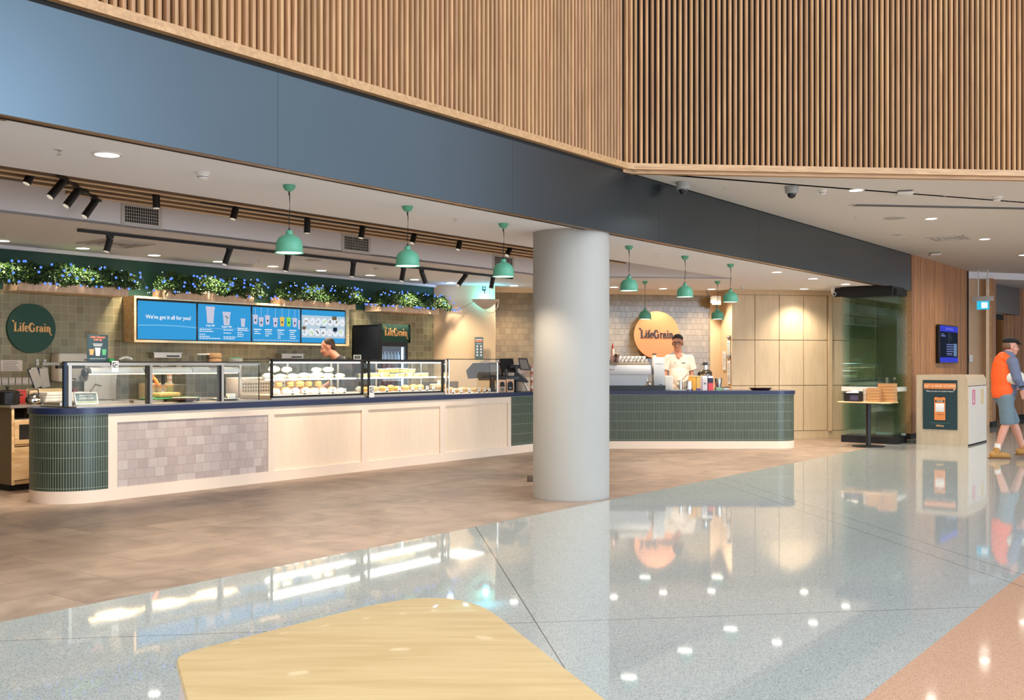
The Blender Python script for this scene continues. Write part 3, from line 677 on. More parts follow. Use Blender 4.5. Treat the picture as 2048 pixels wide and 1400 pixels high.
def dome(u, v, label):
    t = thing('dome_camera', label, 'security camera', uvw(u, v, 3.34), PHI, 'dome cameras under the concourse ceiling')
    b = MB(); b.lathe([(.078, 0), (.078, -.01), (.07, -.075), (.062, -.08)], 28); b.build('housing', pm('camera_grey', (160, 162, 160), .5), t)
    b = MB(); b.smooth = True; b.lathe([(.05 * math.cos(a), -.08 - .055 * math.sin(a)) for a in [i * PI / 2 / 8 for i in range(8)]] + [(.001, -.135)], 24, cap=False); b.build('dome', pm('smoked_dome', (28, 28, 30), .08), t)
dome(9.97, 5.24, 'grey dome camera touching the dark fascia near the slat corner'); dome(10.94, 4.4, 'grey dome camera farther right, under the slatted wall')
def accesspt(u, v, label):
    t = thing('wireless_access_point', label, 'access point', uvw(u, v, 3.34), PHI + .4)
    b = MB(); b.box(-.13, .13, -.09, .09, -.045, -.015, .02); b.build('casing', M_white, t)
    b = MB(); b.box(-.11, .11, -.07, .07, -.015, 0); b.build('mounting_plate', M_grey, t)
accesspt(12.05, 3.5, 'white box unit on concourse ceiling right of the first downlight'); accesspt(19.05, 5.01, 'white box unit on concourse ceiling above the timber wall')
for u, v, q, r in ((14.15, 4.24, 'large flush round plate in the concourse ceiling', .14), (16.0, 4.75, 'small flush round plate beside the square diffuser', .08), (8.9, 9.98, 'flush round speaker in rear ceiling behind the rear track', .1)):
    t = thing('ceiling_speaker', q, 'ceiling speaker', uvw(u, v, 3.34 if v < 6 else 2.7), PHI); b = MB(); b.lathe([(r, 0), (r, -.004), (r * .9, -.005)], 32); b.build('grille', pm('speaker_mesh', (176, 172, 166), .8), t)
    b = MB(); b.lathe([(r, -.0045), (r + .006, -.005), (r + .006, 0)], 32, cap=False); b.build('rim', M_gr, t)
def diffuser(u, v, z, label, s=.3, rot=0):
    t = thing('ceiling_diffuser', label, 'air diffuser', uvw(u, v, z), PHI + rot)
    b = MB()
    for k in (1.0, .72, .45):
        a = s * k; 
        for x0, x1, y0, y1 in ((-a, a, -a, -a + .018), (-a, a, a - .018, a), (-a, -a + .018, -a, a), (a - .018, a, -a, a)): b.box(x0, x1, y0, y1, -.012, 0)
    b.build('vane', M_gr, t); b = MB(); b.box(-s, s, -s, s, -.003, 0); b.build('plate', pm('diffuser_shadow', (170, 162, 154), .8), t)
diffuser(6.35, 10.35, 2.7, 'square air diffuser in rear ceiling behind the leftmost track spotlight'); diffuser(16.92, 4.23, 3.34, 'square air diffuser in concourse ceiling between two downlights', .28)
b = MB(); b.M = Matrix.Rotation(PHI, 4, 'Z') @ Matrix.Translation((12.62, 4.3, 3.325)) @ Matrix.Rotation(math.atan2(-1.63, 1.6), 4, 'Z'); b.box(0, 3.4, -.085, .085, 0.008, .014); b.mi = 1; b.box(.04, 3.37, -.07, .07, .004, .008)
tag(b.build('slot_diffuser', [M_gr, pm('slot_dark', (92, 98, 98), .6)]), 'long dark slot air diffuser in the concourse ceiling', 'air diffuser')
t = thing('wall_camera', 'small bullet camera left of the black door header', 'security camera', uvw(17.5, 6.3, 2.6), PHI); b = MB(); b.rod((0, 0, 0), (-.08, -.06, -.03), .03, .033, 16); b.box(-.02, .02, -.02, .02, 0, .1); b.build('camera_body', M_white, t)
b = MB(); b.rod((-.08, -.06, -.03), (-.084, -.063, -.0315), .025, .025, 16); b.build('lens', M_black, t)

# ---------------------------------------------------------------- column
t = thing('concrete_column', 'round pale concrete column standing before the counters', 'column', (.605, 10.44, 0))
b = MB(); b.lathe([(.39, 0), (.39, 2.69), (.39, 2.7)], 72, cap=False); b.build('shaft', M_conc, t)
b = MB(); b.lathe([(.392, 0), (.392, .012)], 72, cap=False); b.build('floor_seal', pm('sealant', (150, 146, 140), .7), t)
b = MB(); b.box(-.04, .05, -.03, .03, 0, .07, .01); tag(b.build('door_stop', pm('brown_rubber', (92, 74, 60), .6), loc=(.215, 11.8, 0)), 'small brown block on the floor beside the column base', 'door stop')
# ---------------------------------------------------------------- service counter (left run, bend, right run)
CZ = .87; R0 = .42; UC = 5.53; VF = 9.33; YF = 16.36
def cpath(off=0.0, r_add=0.0, back=10.05):
    """front outline of the counter in world x,y, from its left back round to its right back; off>0 = outwards"""
    o = []
    o.append(uvw(UC + .3, VF + 2 * R0 + off))
    for i in range(25):
        a = PI / 2 + i * PI / 24; o.append(uvw(UC + (R0 + off) * math.cos(a), VF + R0 + (R0 + off) * math.sin(a)))
    # bend point: intersection of v = VF-off and Y = YF-off
    X = (S_ * (YF - off) - (VF - off)) / C_
    bend = Vector((X, YF - off, 0)); left = uvw(5.64, VF - off)
    o.append(left); o.append(bend)
    xc = 4.61 - .36; rr = .36 + off
    for i in range(21):
        a = -PI / 2 + i * PI / 2 / 20; o.append(Vector((xc + rr * math.cos(a), YF + .36 + rr * math.sin(a), 0)))
    o.append(Vector((4.61 + off, 17.1, 0)))
    return [(p.x, p.y) for p in o]
def sub(path, s0, s1):
    out = []; s = 0
    for a, b_ in zip(path, path[1:]):
        d = math.dist(a, b_)
        if s + d > s0 and s < s1:
            fa = max(0, (s0 - s) / d); fb = min(1, (s1 - s) / d)
            pa = (a[0] + (b_[0] - a[0]) * fa, a[1] + (b_[1] - a[1]) * fa); pb = (a[0] + (b_[0] - a[0]) * fb, a[1] + (b_[1] - a[1]) * fb)
            if not out: out.append(pa)
            out.append(pb)
        s += d
    return out
P0 = cpath()
acc = [0]
for a, c in zip(P0, P0[1:]): acc.append(acc[-1] + math.dist(a, c))
s564 = acc[26]                      # arc length at u = 5.64
sB = acc[27]; sE = acc[-1]
ctr = thing('service_counter', 'long cafe service counter with tiled rounded ends and cream timber panels', 'counter', (0, 0, 0))
b = MB(); b.strip(P0, 0, .122, thick=.03); b.build('kickboard', M_cream, ctr)
b = MB(); b.strip(sub(P0, 0, s564), .122, CZ, thick=.03); tag(b.build('tiled_end', M_ktile, ctr), 'dark green finger-tiled rounded left end', None)
sT = s564 + (12.25 - 5.64)
b = MB(); b.strip(sub(P0, sT, sE), .122, CZ, thick=.03); tag(b.build('tiled_front', M_ktile, ctr), 'dark green finger-tiled right-hand front', None)
b = MB(); b.strip(cpath(.004), .862, CZ - .001, thick=.02); b.build('edge_trim', pm('pale_trim', (150, 158, 146), .4), ctr)
b = MB(); b.M = Matrix.Rotation(PHI, 4, 'Z')
b.box(5.64, 12.25, VF, VF + .03, .775, CZ)
for a, c in ((5.64, 5.74), (7.64, 7.73), (9.13, 9.245), (10.63, 10.745), (12.17, 12.25)): b.box(a, c, VF, VF + .03, .122, .775)
b.build('timber_frame', M_cream, ctr)
b = MB(); b.M = Matrix.Rotation(PHI, 4, 'Z'); b.box(5.73, 7.65, VF + .012, VF + .03, .122, .78); tag(b.build('mosaic_panel', M_mtile, ctr), 'mauve mosaic-tiled panel', None)
for a, c in ((7.73, 9.13), (9.245, 10.63), (10.745, 12.17)):
    b = MB(); b.M = Matrix.Rotation(PHI, 4, 'Z'); b.box(a - .01, c + .01, VF + .02, VF + .035, .122, .78); b.build('recessed_panel', M_creamp, ctr)
# worktop
def worktop_poly():
    f = cpath(.018); inner = [Vector((4.61 - .0, 17.15, 0)), Vector((1.25, 17.15, 0)), uvw(13.2, 10.12), uvw(5.14, 10.35)]
    return f + [(p.x, p.y) for p in inner[1:]] if False else f + [(1.2, 17.12), tuple(uvw(12.9, 10.13).xy), tuple(uvw(5.8, 10.13).xy)]
b = MB(); poly = worktop_poly(); b.prism(poly, CZ, .93)
b.build('countertop', M_navy); o = bpy.data.objects['countertop']; tag(o, 'deep navy stone countertop running over both tiled counters', 'countertop')
b = MB(); b.M = Matrix.Rotation(PHI, 4, 'Z'); b.box(5.6, 12.6, 9.5, 10.1, 0.0, CZ - .002); b.build('carcass', M_ply, ctr)
b = MB(); b.box(1.3, 4.4, 16.5, 17.1, 0, CZ - .002); b.build('carcass', M_ply, ctr)
# steel counter deck on the worktop beside the cases
b = MB(); b.M = Matrix.Rotation(PHI, 4, 'Z'); b.prism([(5.3, 9.5), (5.36, 9.42), (10.83, 9.42), (10.83, 10.12), (5.5, 10.12), (5.3, 10.0)], .93, .945); 
tag(b.build('steel_deck', M_steel), 'brushed steel deck under the glass food cases', 'steel deck')

# ---------------------------------------------------------------- salad bar gantry
g = thing('salad_bar', 'open salad bar with steel posts, glass guard and heat lamps', 'food display', uvw(0, 0, 0), PHI)
M_navym = pm('navy_metal', (28, 44, 66), .4, metal=.3)
D = .945
b = MB(); b.box(5.245, 5.275, 9.44, 9.48, D, 1.385); b.build('post', M_navym, g)
for u in (5.3, 6.19, 7.09):
    b = MB(); b.box(u, u + .035, 9.46, 9.5, D, 1.36); b.build('post', M_steel, g)
for u in (6.16, 7.06):
    b = MB(); b.box(u, u + .03, 9.455, 9.5, D, 1.36); b.build('post', M_blackm, g)
b = MB(); b.box(5.245, 7.62, 9.45, 9.52, 1.345, 1.375); b.box(5.3, 7.55, 9.95, 10.0, 1.345, 1.375); b.build('top_rail', M_steel, g)
b = MB(); b.box(5.245, 7.62, 9.44, 10.02, 1.375, 1.383); b.build('shelf', glass('shelf_glass', (.93, .96, .95), refl=1), g)
b = MB(); b.box(5.245, 7.62, 9.436, 9.442, 1.374, 1.386); b.build('shelf_edge', M_blackm, g)
for a, c in ((5.34, 5.74), (5.745, 6.155), (6.24, 6.68), (6.685, 7.05), (7.13, 7.6)):
    b = MB(); b.box(a, c, 9.445, 9.453, D, 1.34 if c < 7.2 else 1.365); b.build('glass_guard', M_glass, g)
b = MB(); b.box(7.6, 7.604, 9.443, 9.455, D, 1.365); b.box(7.13, 7.6, 9.443, 9.455, 1.362, 1.366); b.build('glass_edge', M_blackm, g)
M_alu = pm('satin_aluminium', (196, 198, 200), .3, metal=.15)
for a, c in ((5.66, 6.26), (6.27, 6.86), (6.87, 7.5)):
    b = MB(); b.smooth = True; n = 12
    prof = [(9.72 + .055 * math.cos(t_), 1.275 + .05 * math.sin(t_)) for t_ in [math.radians(-15 + i * 210 / n) for i in range(n + 1)]]
    A = b.vs([(a, y, z) for y, z in prof]); B = b.vs([(c, y, z) for y, z in prof])
    for i in range(n): b.face([A[i], A[i + 1], B[i + 1], B[i]])
    b.face(list(reversed(A)), None, False); b.face(B, None, False)
    h_ = b.build('heat_lamp', M_alu, g)
    b = MB(); b.box(a + .02, c - .02, 9.675, 9.765, 1.252, 1.258); b.build('lamp_tube', emis('heat_glow', (255, 206, 140), 9), h_)
    lamp('AREA', 'heat_lamp_glow', ((a + c) / 2, 9.72, 1.245), 2.5, (1, .72, .42), g).data.size = .3
b = MB(); b.ball((5.62, 9.72, 1.27), .035, .05, .05); b.ball((5.62, 9.72, 1.215), .01, .01, .012); b.build('end_cap', M_black, g)
b = MB(); b.box(5.35, 5.64, 9.75, 9.8, 1.315, 1.345); b.build('bracket', M_blackm, g)
b = MB()
for u in (5.8, 6.5, 7.3): b.box(u - .01, u + .01, 9.7, 9.96, 1.32, 1.335)
b.build('lamp_hanger', M_steel, g)
# sunken bain-marie trays
for i in range(5):
    u = 5.55 + i * .41
    t = thing('food_tray', ['steel food tray nearest the left end of salad bar', 'steel food tray second from left under heat lamps', 'steel food tray in the middle of salad bar', 'steel food tray under the clear plastic tub', 'steel food tray at the right end of salad bar'][i], 'food tray', uvw(u, 9.91, .946), PHI, 'steel trays in the salad bar')
    b = MB()
    for x0, x1, y0, y1 in ((-.18, .18, -.16, -.148), (-.18, .18, .148, .16), (-.18, -.168, -.148, .148), (.168, .18, -.148, .148)): b.box(x0, x1, y0, y1, 0, .028)
    b.box(-.17, .17, -.15, .15, 0, .004); b.build('rim', M_steel, t)
    b = MB()
    for k in range(60): b.ball((random.uniform(-.15, .15), random.uniform(-.13, .13), .008), .014, .011, .008, 6)
    b.build('filling', pm(['steel_shine', 'salad_green', 'roast_veg', 'beige_food', 'brown_food'][i], [(150, 140, 126), (110, 128, 70), (182, 120, 66), (200, 178, 132), (122, 84, 54)][i], .5, var=.3, scale=40), t)
# sign sticker on the glass
def sticker(u, v, z, w_, h_, label):
    t = thing('glass_sticker', label, 'sticker', uvw(u, v, z), PHI); b = MB(); b.box(-w_ / 2, w_ / 2, -.001, 0, -h_ / 2, h_ / 2); b.build('card', M_white, t)
    b = MB(); q = w_ * .36
    for (x, zz) in ((-q * .55, h_ * .26), (q * .55, h_ * .26), (-q * .55, h_ * .02), (q * .55, h_ * .02)): b.box(x - q * .5, x + q * .5, -.0016, -.0011, zz - q * .5, zz + q * .5)
    b.build('print', M_txtd, t)
    b = MB(); y = -.0022
    b.xz([(-q * 1.0, h_ * .26 - q * .45), (-q * .2, h_ * .26 - q * .45), (-q * .2, h_ * .26 + q * .3)], y, y + .0003)
    b.lathe([(q * .36, 0), (q * .36, .0003)], 16, q * .55, y, h_ * .26, ax='y'); b.lathe([(q * .36, 0), (q * .36, .0003)], 16, q * .55, y, h_ * .02, ax='y')
    b.xz([(-q * .9, h_ * .02 - q * .3), (-q * .75, h_ * .02 - q * .42), (-q * .15, h_ * .02 + q * .3), (-q * .3, h_ * .02 + q * .42)], y, y + .0003)
    b.build('mark', M_white, t)
sticker(5.78, 9.436, 1.335, .075, .11, 'white card with black pattern marks on the salad bar glass')

# ---------------------------------------------------------------- refrigerated display cases
M_led = emis('case_led', (255, 250, 242), 8)
def fridge_case(u0, u1, label):
    t = thing('display_case', label, 'display case', uvw(0, 0, 0), PHI, 'black-framed glass display cases')
    z0, z1 = .945, 1.42; y0, y1 = 9.40, 10.0
    b = MB(); b.box(u0, u1, y0 - .01, y1, z0, z0 + .018); b.build('base', M_steel, t)
    b = MB(); zt = z0 + .018
    b.box(u0, u1, y0 - .004, y0 + .02, zt, zt + .022); b.box(u0, u1, y0 - .004, y0 + .02, z1 - .035, z1)
    b.box(u0, u0 + .028, y0 - .004, y0 + .02, zt, z1); b.box(u1 - .028, u1, y0 - .004, y0 + .02, zt, z1); b.box(u1 - .045, u1 - .03, y0 - .02, y0, zt + .03, zt + .17)
    b.build('front_frame', M_blackm, t)
    b = MB(); b.box(u0, u1, y0 + .02, y1, z1 - .008, z1); b.build('lid', pm('dark_lid', (70, 64, 60), .35, metal=.5), t)
    b = MB(); b.box(u0 + .028, u1 - .028, y0 + .004, y0 + .01, zt + .02, z1 - .035); b.build('front_glass', M_glass, t)
    for x in (u0 + .004, u1 - .01):
        b = MB(); b.box(x, x + .006, y0 + .02, y1, zt, z1 - .01); b.build('side_glass', M_glass, t)
    b = MB(); b.box(u0 + .02, u1 - .02, y0 + .12, y1 - .03, 1.172, 1.18); b.build('shelf', glass('case_shelf', (.95, .97, .96)), t)
    b = MB(); b.box(u0 + .02, u1 - .02, y0 + .115, y0 + .135, 1.168, 1.184); b.build('shelf_lamp', M_led, t)
    b = MB(); b.box(u0 + .03, u1 - .03, y0 + .03, y0 + .06, z1 - .05, z1 - .03); b.build('lamp_strip', M_led, t)
    b = MB(); b.box(u0 + .01, u1 - .01, y0 + .02, y1 - .02, zt, zt + .03); b.build('deck', M_cream, t)
    b = MB()
    for (x, s) in ((u0 + .05, 1), ((u0 + u1) / 2, 1)): b.box(x, x + (u1 - u0) / 2 - .08, y1 - .012, y1 - .006, zt + .03, z1 - .05)
    b.build('rear_door', M_glass, t)
    b = MB()
    for x in (u0, (u0 + u1) / 2 - .02, u1 - .03): b.box(x, x + .03, y1 - .02, y1, zt, z1)
    b.build('rear_frame', M_steel, t)
    for zz, pw in ((z1 - .055, 3.4), (1.165, 2)):
        l = lamp('AREA', 'case_light', ((u0 + u1) / 2, y0 + .16, zz), pw, (1, .95, .88), t); l.data.shape = 'RECTANGLE'; l.data.size = u1 - u0 - .2; l.data.size_y = .05
    return t
fridge_case(7.74, 9.225, 'black-framed glass case full of rolls and wraps, left of the pair')
fridge_case(9.315, 10.78, 'black-framed glass case with boxed salads, right of the pair')
sticker(9.36, 9.385, 1.005, .09, .15, 'white card with black pattern marks on the right display case')
# small end case
t = thing('cake_case', 'low clear glass case of pastries beside the card terminals', 'display case', uvw(0, 0, 0), PHI)
for a in (10.83, 10.9):
    b = MB(); b.box(a, a + .022, 9.41, 9.44, .93, 1.425); b.build('post', M_chrome, t)
b = MB(); b.rod((12.04, 9.43, .93), (12.04, 9.43, 1.43), .014, .014, 14); b.ball((12.04, 9.43, 1.41), .03); b.build('post', M_chrome, t)
b = MB(); b.rod((10.86, 9.9, .93), (10.86, 9.9, 1.42), .012); b.build('post', M_chrome, t)
b = MB(); b.box(10.83, 12.05, 9.40, 9.95, 1.425, 1.433); b.build('top_glass', M_glass, t)
b = MB(); b.box(10.83, 12.05, 9.395, 9.402, 1.424, 1.434); b.build('top_edge', M_blackm, t)
b = MB(); b.box(10.92, 12.03, 9.42, 9.426, .932, 1.42); b.build('front_glass', M_glass, t)
b = MB(); b.box(10.83, 12.04, 9.40, 10.0, .9305, .938); b.build('tray_deck', M_cream, t)
b = MB(); b.box(10.95, 11.75, 9.95, 9.96, 1.0, 1.1); b.build('rear_guard', glass('dark_guard', (.5, .5, .48)), t)
lamp('AREA', 'case_light', (11.4, 9.6, 1.41), 4, (1, .93, .84), t).data.size = .5

# ---------------------------------------------------------------- food in the cases
M_crust = pm('bread_crust', (214, 156, 84), .55, var=.25, scale=30); M_wrapp = pm('white_wrapping', (238, 234, 224), .6, var=.04); M_dough = pm('pale_bread', (232, 208, 160), .6, var=.1, scale=30)
M_fill = pm('green_filling', (120, 140, 62), .6, var=.3, scale=60); M_meat = pm('ham_filling', (196, 108, 86), .6, var=.2); M_kraft = pm('kraft_card', (198, 150, 98), .75, var=.05); M_tagc = pm('price_card', (246, 244, 238), .6, var=.01)
def roll():
    t = thing('bread_roll', 'round crusty bread roll with filling showing, in the glass case', 'bread roll', group='filled bread rolls in the display cases')
    b = MB(); b.smooth = True; b.ball((0, 0, .045), .06, .045, .03, 14); b.ball((0, 0, .02), .058, .044, .02, 14); b.build('bun', M_crust, t)
    b = MB(); b.smooth = True; b.ball((0, -.004, .031), .06, .047, .008, 14); b.build('filling', M_fill, t); return t
def wrap():
    t = thing('wrapped_sandwich', 'sandwich roll in white paper wrapping lying in the glass case', 'sandwich', group='paper-wrapped sandwiches in the display cases')
    b = MB(); b.smooth = True; b.ball((0, 0, .042), .1, .05, .042, 14); b.build('paper', M_wrapp, t)
    b = MB(); b.smooth = True; b.ball((.055, -.012, .042), .052, .042, .034, 12); b.build('bread', M_dough, t); return t
def saladbox():
    t = thing('salad_box', 'clear lidded box of salad on the case shelf', 'salad box', group='boxed salads in the right display case')
    b = MB(); b.box(-.07, .07, -.05, .05, 0, .05, .01); b.build('food', pm('mixed_salad', (206, 190, 120), .5, var=.4, scale=60), t)
    b = MB(); b.box(-.075, .075, -.055, .055, .05, .06, .008); b.build('lid', M_wrapp, t); return t
def tagcard():
    t = thing('price_tag', 'small white upright price card standing before the food', 'price tag', group='white price cards in the food cases')
    b = MB(); b.box(-.028, .028, 0, .002, .012, .06); b.build('card', M_tagc, t)
    b = MB(); b.box(-.012, .012, -.008, .012, 0, .014); b.mi = 0; b.build('clip', M_txtd, t)
    b = MB(); b.box(-.018, .018, -.001, 0, .042, .046); b.box(-.012, .012, -.001, 0, .028, .034); b.build('print', M_grey, t); return t
protos = {}
def put(kind, fn, u, v, z, rz=0.0, s=1.0, label=None):
    if kind not in protos: o = protos[kind] = fn()
    else: o = dup(protos[kind])
    s *= random.uniform(.86, 1.08) if kind != 'tag' else 1; o.location = uvw(u + random.uniform(-.012, .012), v + (random.uniform(-.012, .012) if kind != 'tag' else 0), z); o.rotation_euler = (0, 0, PHI + rz + (random.uniform(-.35, .35) if kind in ('roll', 'wrap') else 0)); o.scale = (s, s, s * random.uniform(.9, 1.12)); o['label'] = label; return o
DK = .9935
for i in range(8): put('wrap', wrap, 7.95 + i * .15, 9.56, DK, 1.45 + random.uniform(-.1, .1), .8, 'paper-wrapped sandwich, %s from the left on the floor of left case' % ORD[i])
for i in range(7): put('roll', roll, 8.05 + i * .15, 9.70, DK, random.uniform(-.3, .3), 1.1, 'crusty roll, %s from the left in the lower pile of left case' % ORD[i])
for i in range(5): put('roll', roll, 8.12 + i * .15, 9.70, DK + .083, random.uniform(-.3, .3), 1.1, 'crusty roll, %s from left atop the lower pile in left case' % ORD[i])
for i in range(7): put('wrap', wrap, 7.90 + i * .19, 9.66, 1.1805, random.uniform(-.1, .1), .9, 'paper-wrapped sandwich, %s from left on upper shelf of left case' % ORD[i])
for i in range(4): put('wrap', wrap, 8.0 + i * .2 + (.25 if i > 1 else 0), 9.66, 1.1805 + .077, random.uniform(-.1, .1), .85, 'paper-wrapped sandwich, %s from left lying atop others on upper shelf' % ORD[i])
for i in range(8): put('salad', saladbox, 9.45 + i * .165, 9.62, 1.1805, 0, 1, 'lidded salad box, %s from left on upper shelf of right case' % ORD[i])
for i in range(4): put('salad', saladbox, 9.82 + i * .17, 9.62, 1.2415, 0, 1, 'lidded salad box, %s from left stacked on the others, right case' % ORD[i])
for i in range(8): put('roll', roll, 9.47 + i * .155, 9.62, DK, random.uniform(-.3, .3), 1.1, 'crusty roll, %s from the left on the floor of right case' % ORD[i])
for i in range(5): put('wrap', wrap, 9.52 + i * .22, 9.78, DK, random.uniform(-.1, .1), .95, 'paper-wrapped sandwich, %s from left at the back of right case' % ORD[i])
for i, u in enumerate((8.1, 8.3, 8.52, 8.74, 8.95)): put('tag', tagcard, u, 9.45, DK, 0, 1, 'white price card, %s from left at the front of left case' % ORD[i])
for i, u in enumerate((9.7, 9.95, 10.2, 10.36, 10.5, 10.62)): put('tag', tagcard, u, 9.45, DK, 0, 1, 'white price card, %s from left at the front of right case' % ORD[i])
for i, u in enumerate((7.95, 8.5, 9.7, 10.0, 10.25)): put('tag', tagcard, u, 9.55, 1.1805, 0, .8, 'tiny price card on the upper case shelves, %s from the left' % ORD[i])
for i in range(7): put('roll', roll, 11.02 + i * .14, 9.60, .939, random.uniform(-.3, .3), 1.05, 'golden pastry roll, %s from left in the end glass case' % ORD[i])
for i in range(3): put('wrap', wrap, 11.4 + i * .2, 9.78, .939, random.uniform(-.1, .1), .8, 'pale wrapped pastry, %s from left at the back of end case' % ORD[i])
for i, u in enumerate((11.1, 11.25, 11.45, 11.68, 11.8, 11.92)): put('tag', tagcard, u, 9.48, .939, 0, 1.1, 'white price card, %s from left in the end glass case' % ORD[i])
# cake stand with slices
t = thing('cake_stand', 'low wooden cake stand in the pastry case', 'cake stand', uvw(11.14, 9.86, .939)); b = MB(); b.lathe([(.06, 0), (.02, .012), (.018, .06), (.13, .075), (.135, .085), (.001, .085)], 28, cap=False); b.build('stand', M_plyh, t)
b = MB(); b.lathe([(.136, .076), (.14, .08), (.136, .088)], 28, cap=False); b.build('rim', M_oakflat, t)
t = thing('cake', 'pale frosted cake with a white tag on the wooden stand', 'cake', uvw(11.14, 9.86, 1.026)); b = MB(); b.lathe([(.09, 0), (.095, .03), (.08, .045), (.001, .048)], 24); b.build('sponge', M_dough, t)
b = MB(); b.box(.02, .07, 0, .002, .045, .1); b.build('tag', M_tagc, t)
# things on top of the salad bar shelf
for i in range(3):
    t = thing('plastic_cup_stack', ['stack of clear plastic lids lying left of kraft bowls', 'clear plastic cup stack in the middle beside the kraft bowls', 'clear plastic cup stack touching the kraft bowls'][i], 'cups', uvw(7.0 + i * .055, 9.72, 1.384), PHI, 'plastic stacks on the salad bar shelf')
    b = MB()
    for k in range(5): b.lathe([(.028, k * .013), (.035, k * .013 + .03), (.037, k * .013 + .031)], 16, cap=False)
    b.build('cups', glass('cup_plastic', (.85, .86, .86), .15, 2.5), t); b = MB(); b.lathe([(.037, .082), (.03, .09), (.001, .091)], 16, cap=False); b.build('lid', M_wrapp, t)
for i in range(2):
    t = thing('kraft_bowl_stack', ['lower of the two upturned kraft bowls on salad bar shelf', 'upper of the two upturned kraft bowls on salad bar shelf'][i], 'bowl', uvw(7.18, 9.72, 1.384 + i * .048), PHI, 'kraft bowls on the salad bar shelf')
    b = MB(); b.smooth = True; b.lathe([(.088, 0), (.09, .004), (.086, .03 if i == 0 else .045), (.07, .047 if i == 0 else .05)], 28); b.build('bowl', M_kraft, t); b = MB(); b.lathe([(.091, .0), (.092, .005), (.09, .008)], 28, cap=False); b.build('rim', pm('kraft_rim', (180, 132, 84), .7), t)
t = thing('plate_stack', 'small stack of plates and a green cloth on the salad bar shelf', 'plates', uvw(7.48, 9.72, 1.384), PHI)
for k in range(4):
    b = MB(); b.lathe([(.05, 0), (.085, .008), (.086, .011), (.05, .006)], 24, cap=False); o = b.build('plate', M_wrapp, t); o.location = (0, 0, k * .009)
b = MB(); b.box(-.06, .05, -.04, .04, .04, .052, .005); tag(b.build('cloth', pm('green_cloth', (90, 150, 110), .8), t), 'green cloth', None)
# tub, board, bowls behind the guard
t = thing('plastic_tub', 'translucent plastic tub of salad behind the heat-lamp glass', 'tub', uvw(6.68, 9.9, .99), PHI)
M_tub = glass('tub_plastic', (.9, .9, .86), .3, 2.5)
b = MB(); v0 = [(-.14, -.1), (.14, -.1), (.14, .1), (-.14, .1)]; k_ = 1.18
lo = b.vs([(x, y, 0) for x, y in v0]); hi = b.vs([(x * k_, y * k_, .14) for x, y in v0]); rm = b.vs([(x * 1.28, y * 1.25, .142) for x, y in v0])
for i in range(4): j = (i + 1) % 4; b.face([lo[i], lo[j], hi[j], hi[i]]); b.face([hi[i], hi[j], rm[j], rm[i]])
b.face(list(reversed(lo))); b.build('tub_wall', M_tub, t)
b = MB(); b.box(-.14, .13, -.095, .09, .005, .055, .02); b.build('contents', pm('shredded_food', (222, 180, 120), .6, var=.3, scale=60), t)
t = thing('chopping_board', 'green chopping board lying under the plastic tub', 'chopping board', uvw(6.75, 9.9, .975), PHI); b = MB(); b.box(-.3, .27, -.14, .14, 0, .014, .004); b.build('board', pm('green_board', (60, 150, 92), .5), t)
b = MB(); b.box(-.26, -.2, -.1, -.09, .014, .02); b.build('handle_slot', M_txtd, t)
t = thing('pasta_bowl', 'dark bowl with white rim just left of the white-topped plate', 'bowl', uvw(6.72, 9.605, .946), PHI); b = MB(); b.lathe([(.07, 0), (.13, .025), (.135, .045), (.12, .04), (.001, .03)], 28, cap=False); b.build('bowl', pm('brown_bowl', (78, 48, 36), .4), t); b = MB(); b.lathe([(.133, .044), (.138, .048), (.132, .05)], 28, cap=False); b.build('rim', M_wrapp, t)
t = thing('serving_plate', 'dark flat plate holding a white block and green cones', 'plate', uvw(7.28, 9.61, .946), PHI); b = MB(); b.lathe([(.1, 0), (.14, .02), (.13, .024), (.001, .018)], 28, cap=False); b.build('plate', pm('dark_plate', (44, 32, 28), .4), t); b = MB(); b.lathe([(.139, .019), (.142, .023), (.137, .026)], 28, cap=False); b.build('rim', M_wrapp, t)
t = thing('white_tub', 'small white square tub on the dark plate', 'tub', uvw(7.34, 9.62, .966), PHI); b = MB(); b.box(-.045, .045, -.03, .03, 0, .05, .006); b.build('tub_wall', M_wrapp, t); b = MB(); b.box(-.047, .047, -.032, .032, .05, .055, .003); b.build('lid', M_white, t)
for i in range(3):
    t = thing('icing_cone', ['left', 'middle', 'right'][i] + ' one of three tiny green cones on the dark plate', 'cone', uvw(7.17 + i * .042, 9.58, .966), PHI, 'three green cones on the dark plate'); b = MB(); b.lathe([(.012, 0), (.001, .04)], 12, cap=False); b.build('cone', pm('dark_green_cone', (44, 62, 44), .5), t); b = MB(); b.cyl(0, 0, 0, .004, .014, 12); b.build('base', M_wrapp, t)
t = thing('hanging_ladle', 'orange slice-shaped tongs hanging behind the heat lamps', 'utensil', uvw(6.53, 9.9, 1.2), PHI); b = MB(); b.lathe([(.022, 0), (.034, 0), (.034, .008), (.022, .008)], 20, -.03, 0, .02, cap=False, ax='y'); b.build('ring', pm('orange_plastic', (232, 112, 60), .4), t); b = MB(); b.tube([(.0, 0, .01), (.03, 0, -.03), (.05, 0, -.07)], [.014, .02, .014], 10); b.build('handle', pm('orange_plastic', (232, 112, 60), .4), t)
b = MB(); b.rod((-.03, .004, .05), (-.03, .004, .115), .002); b.build('hook', M_steel, t)
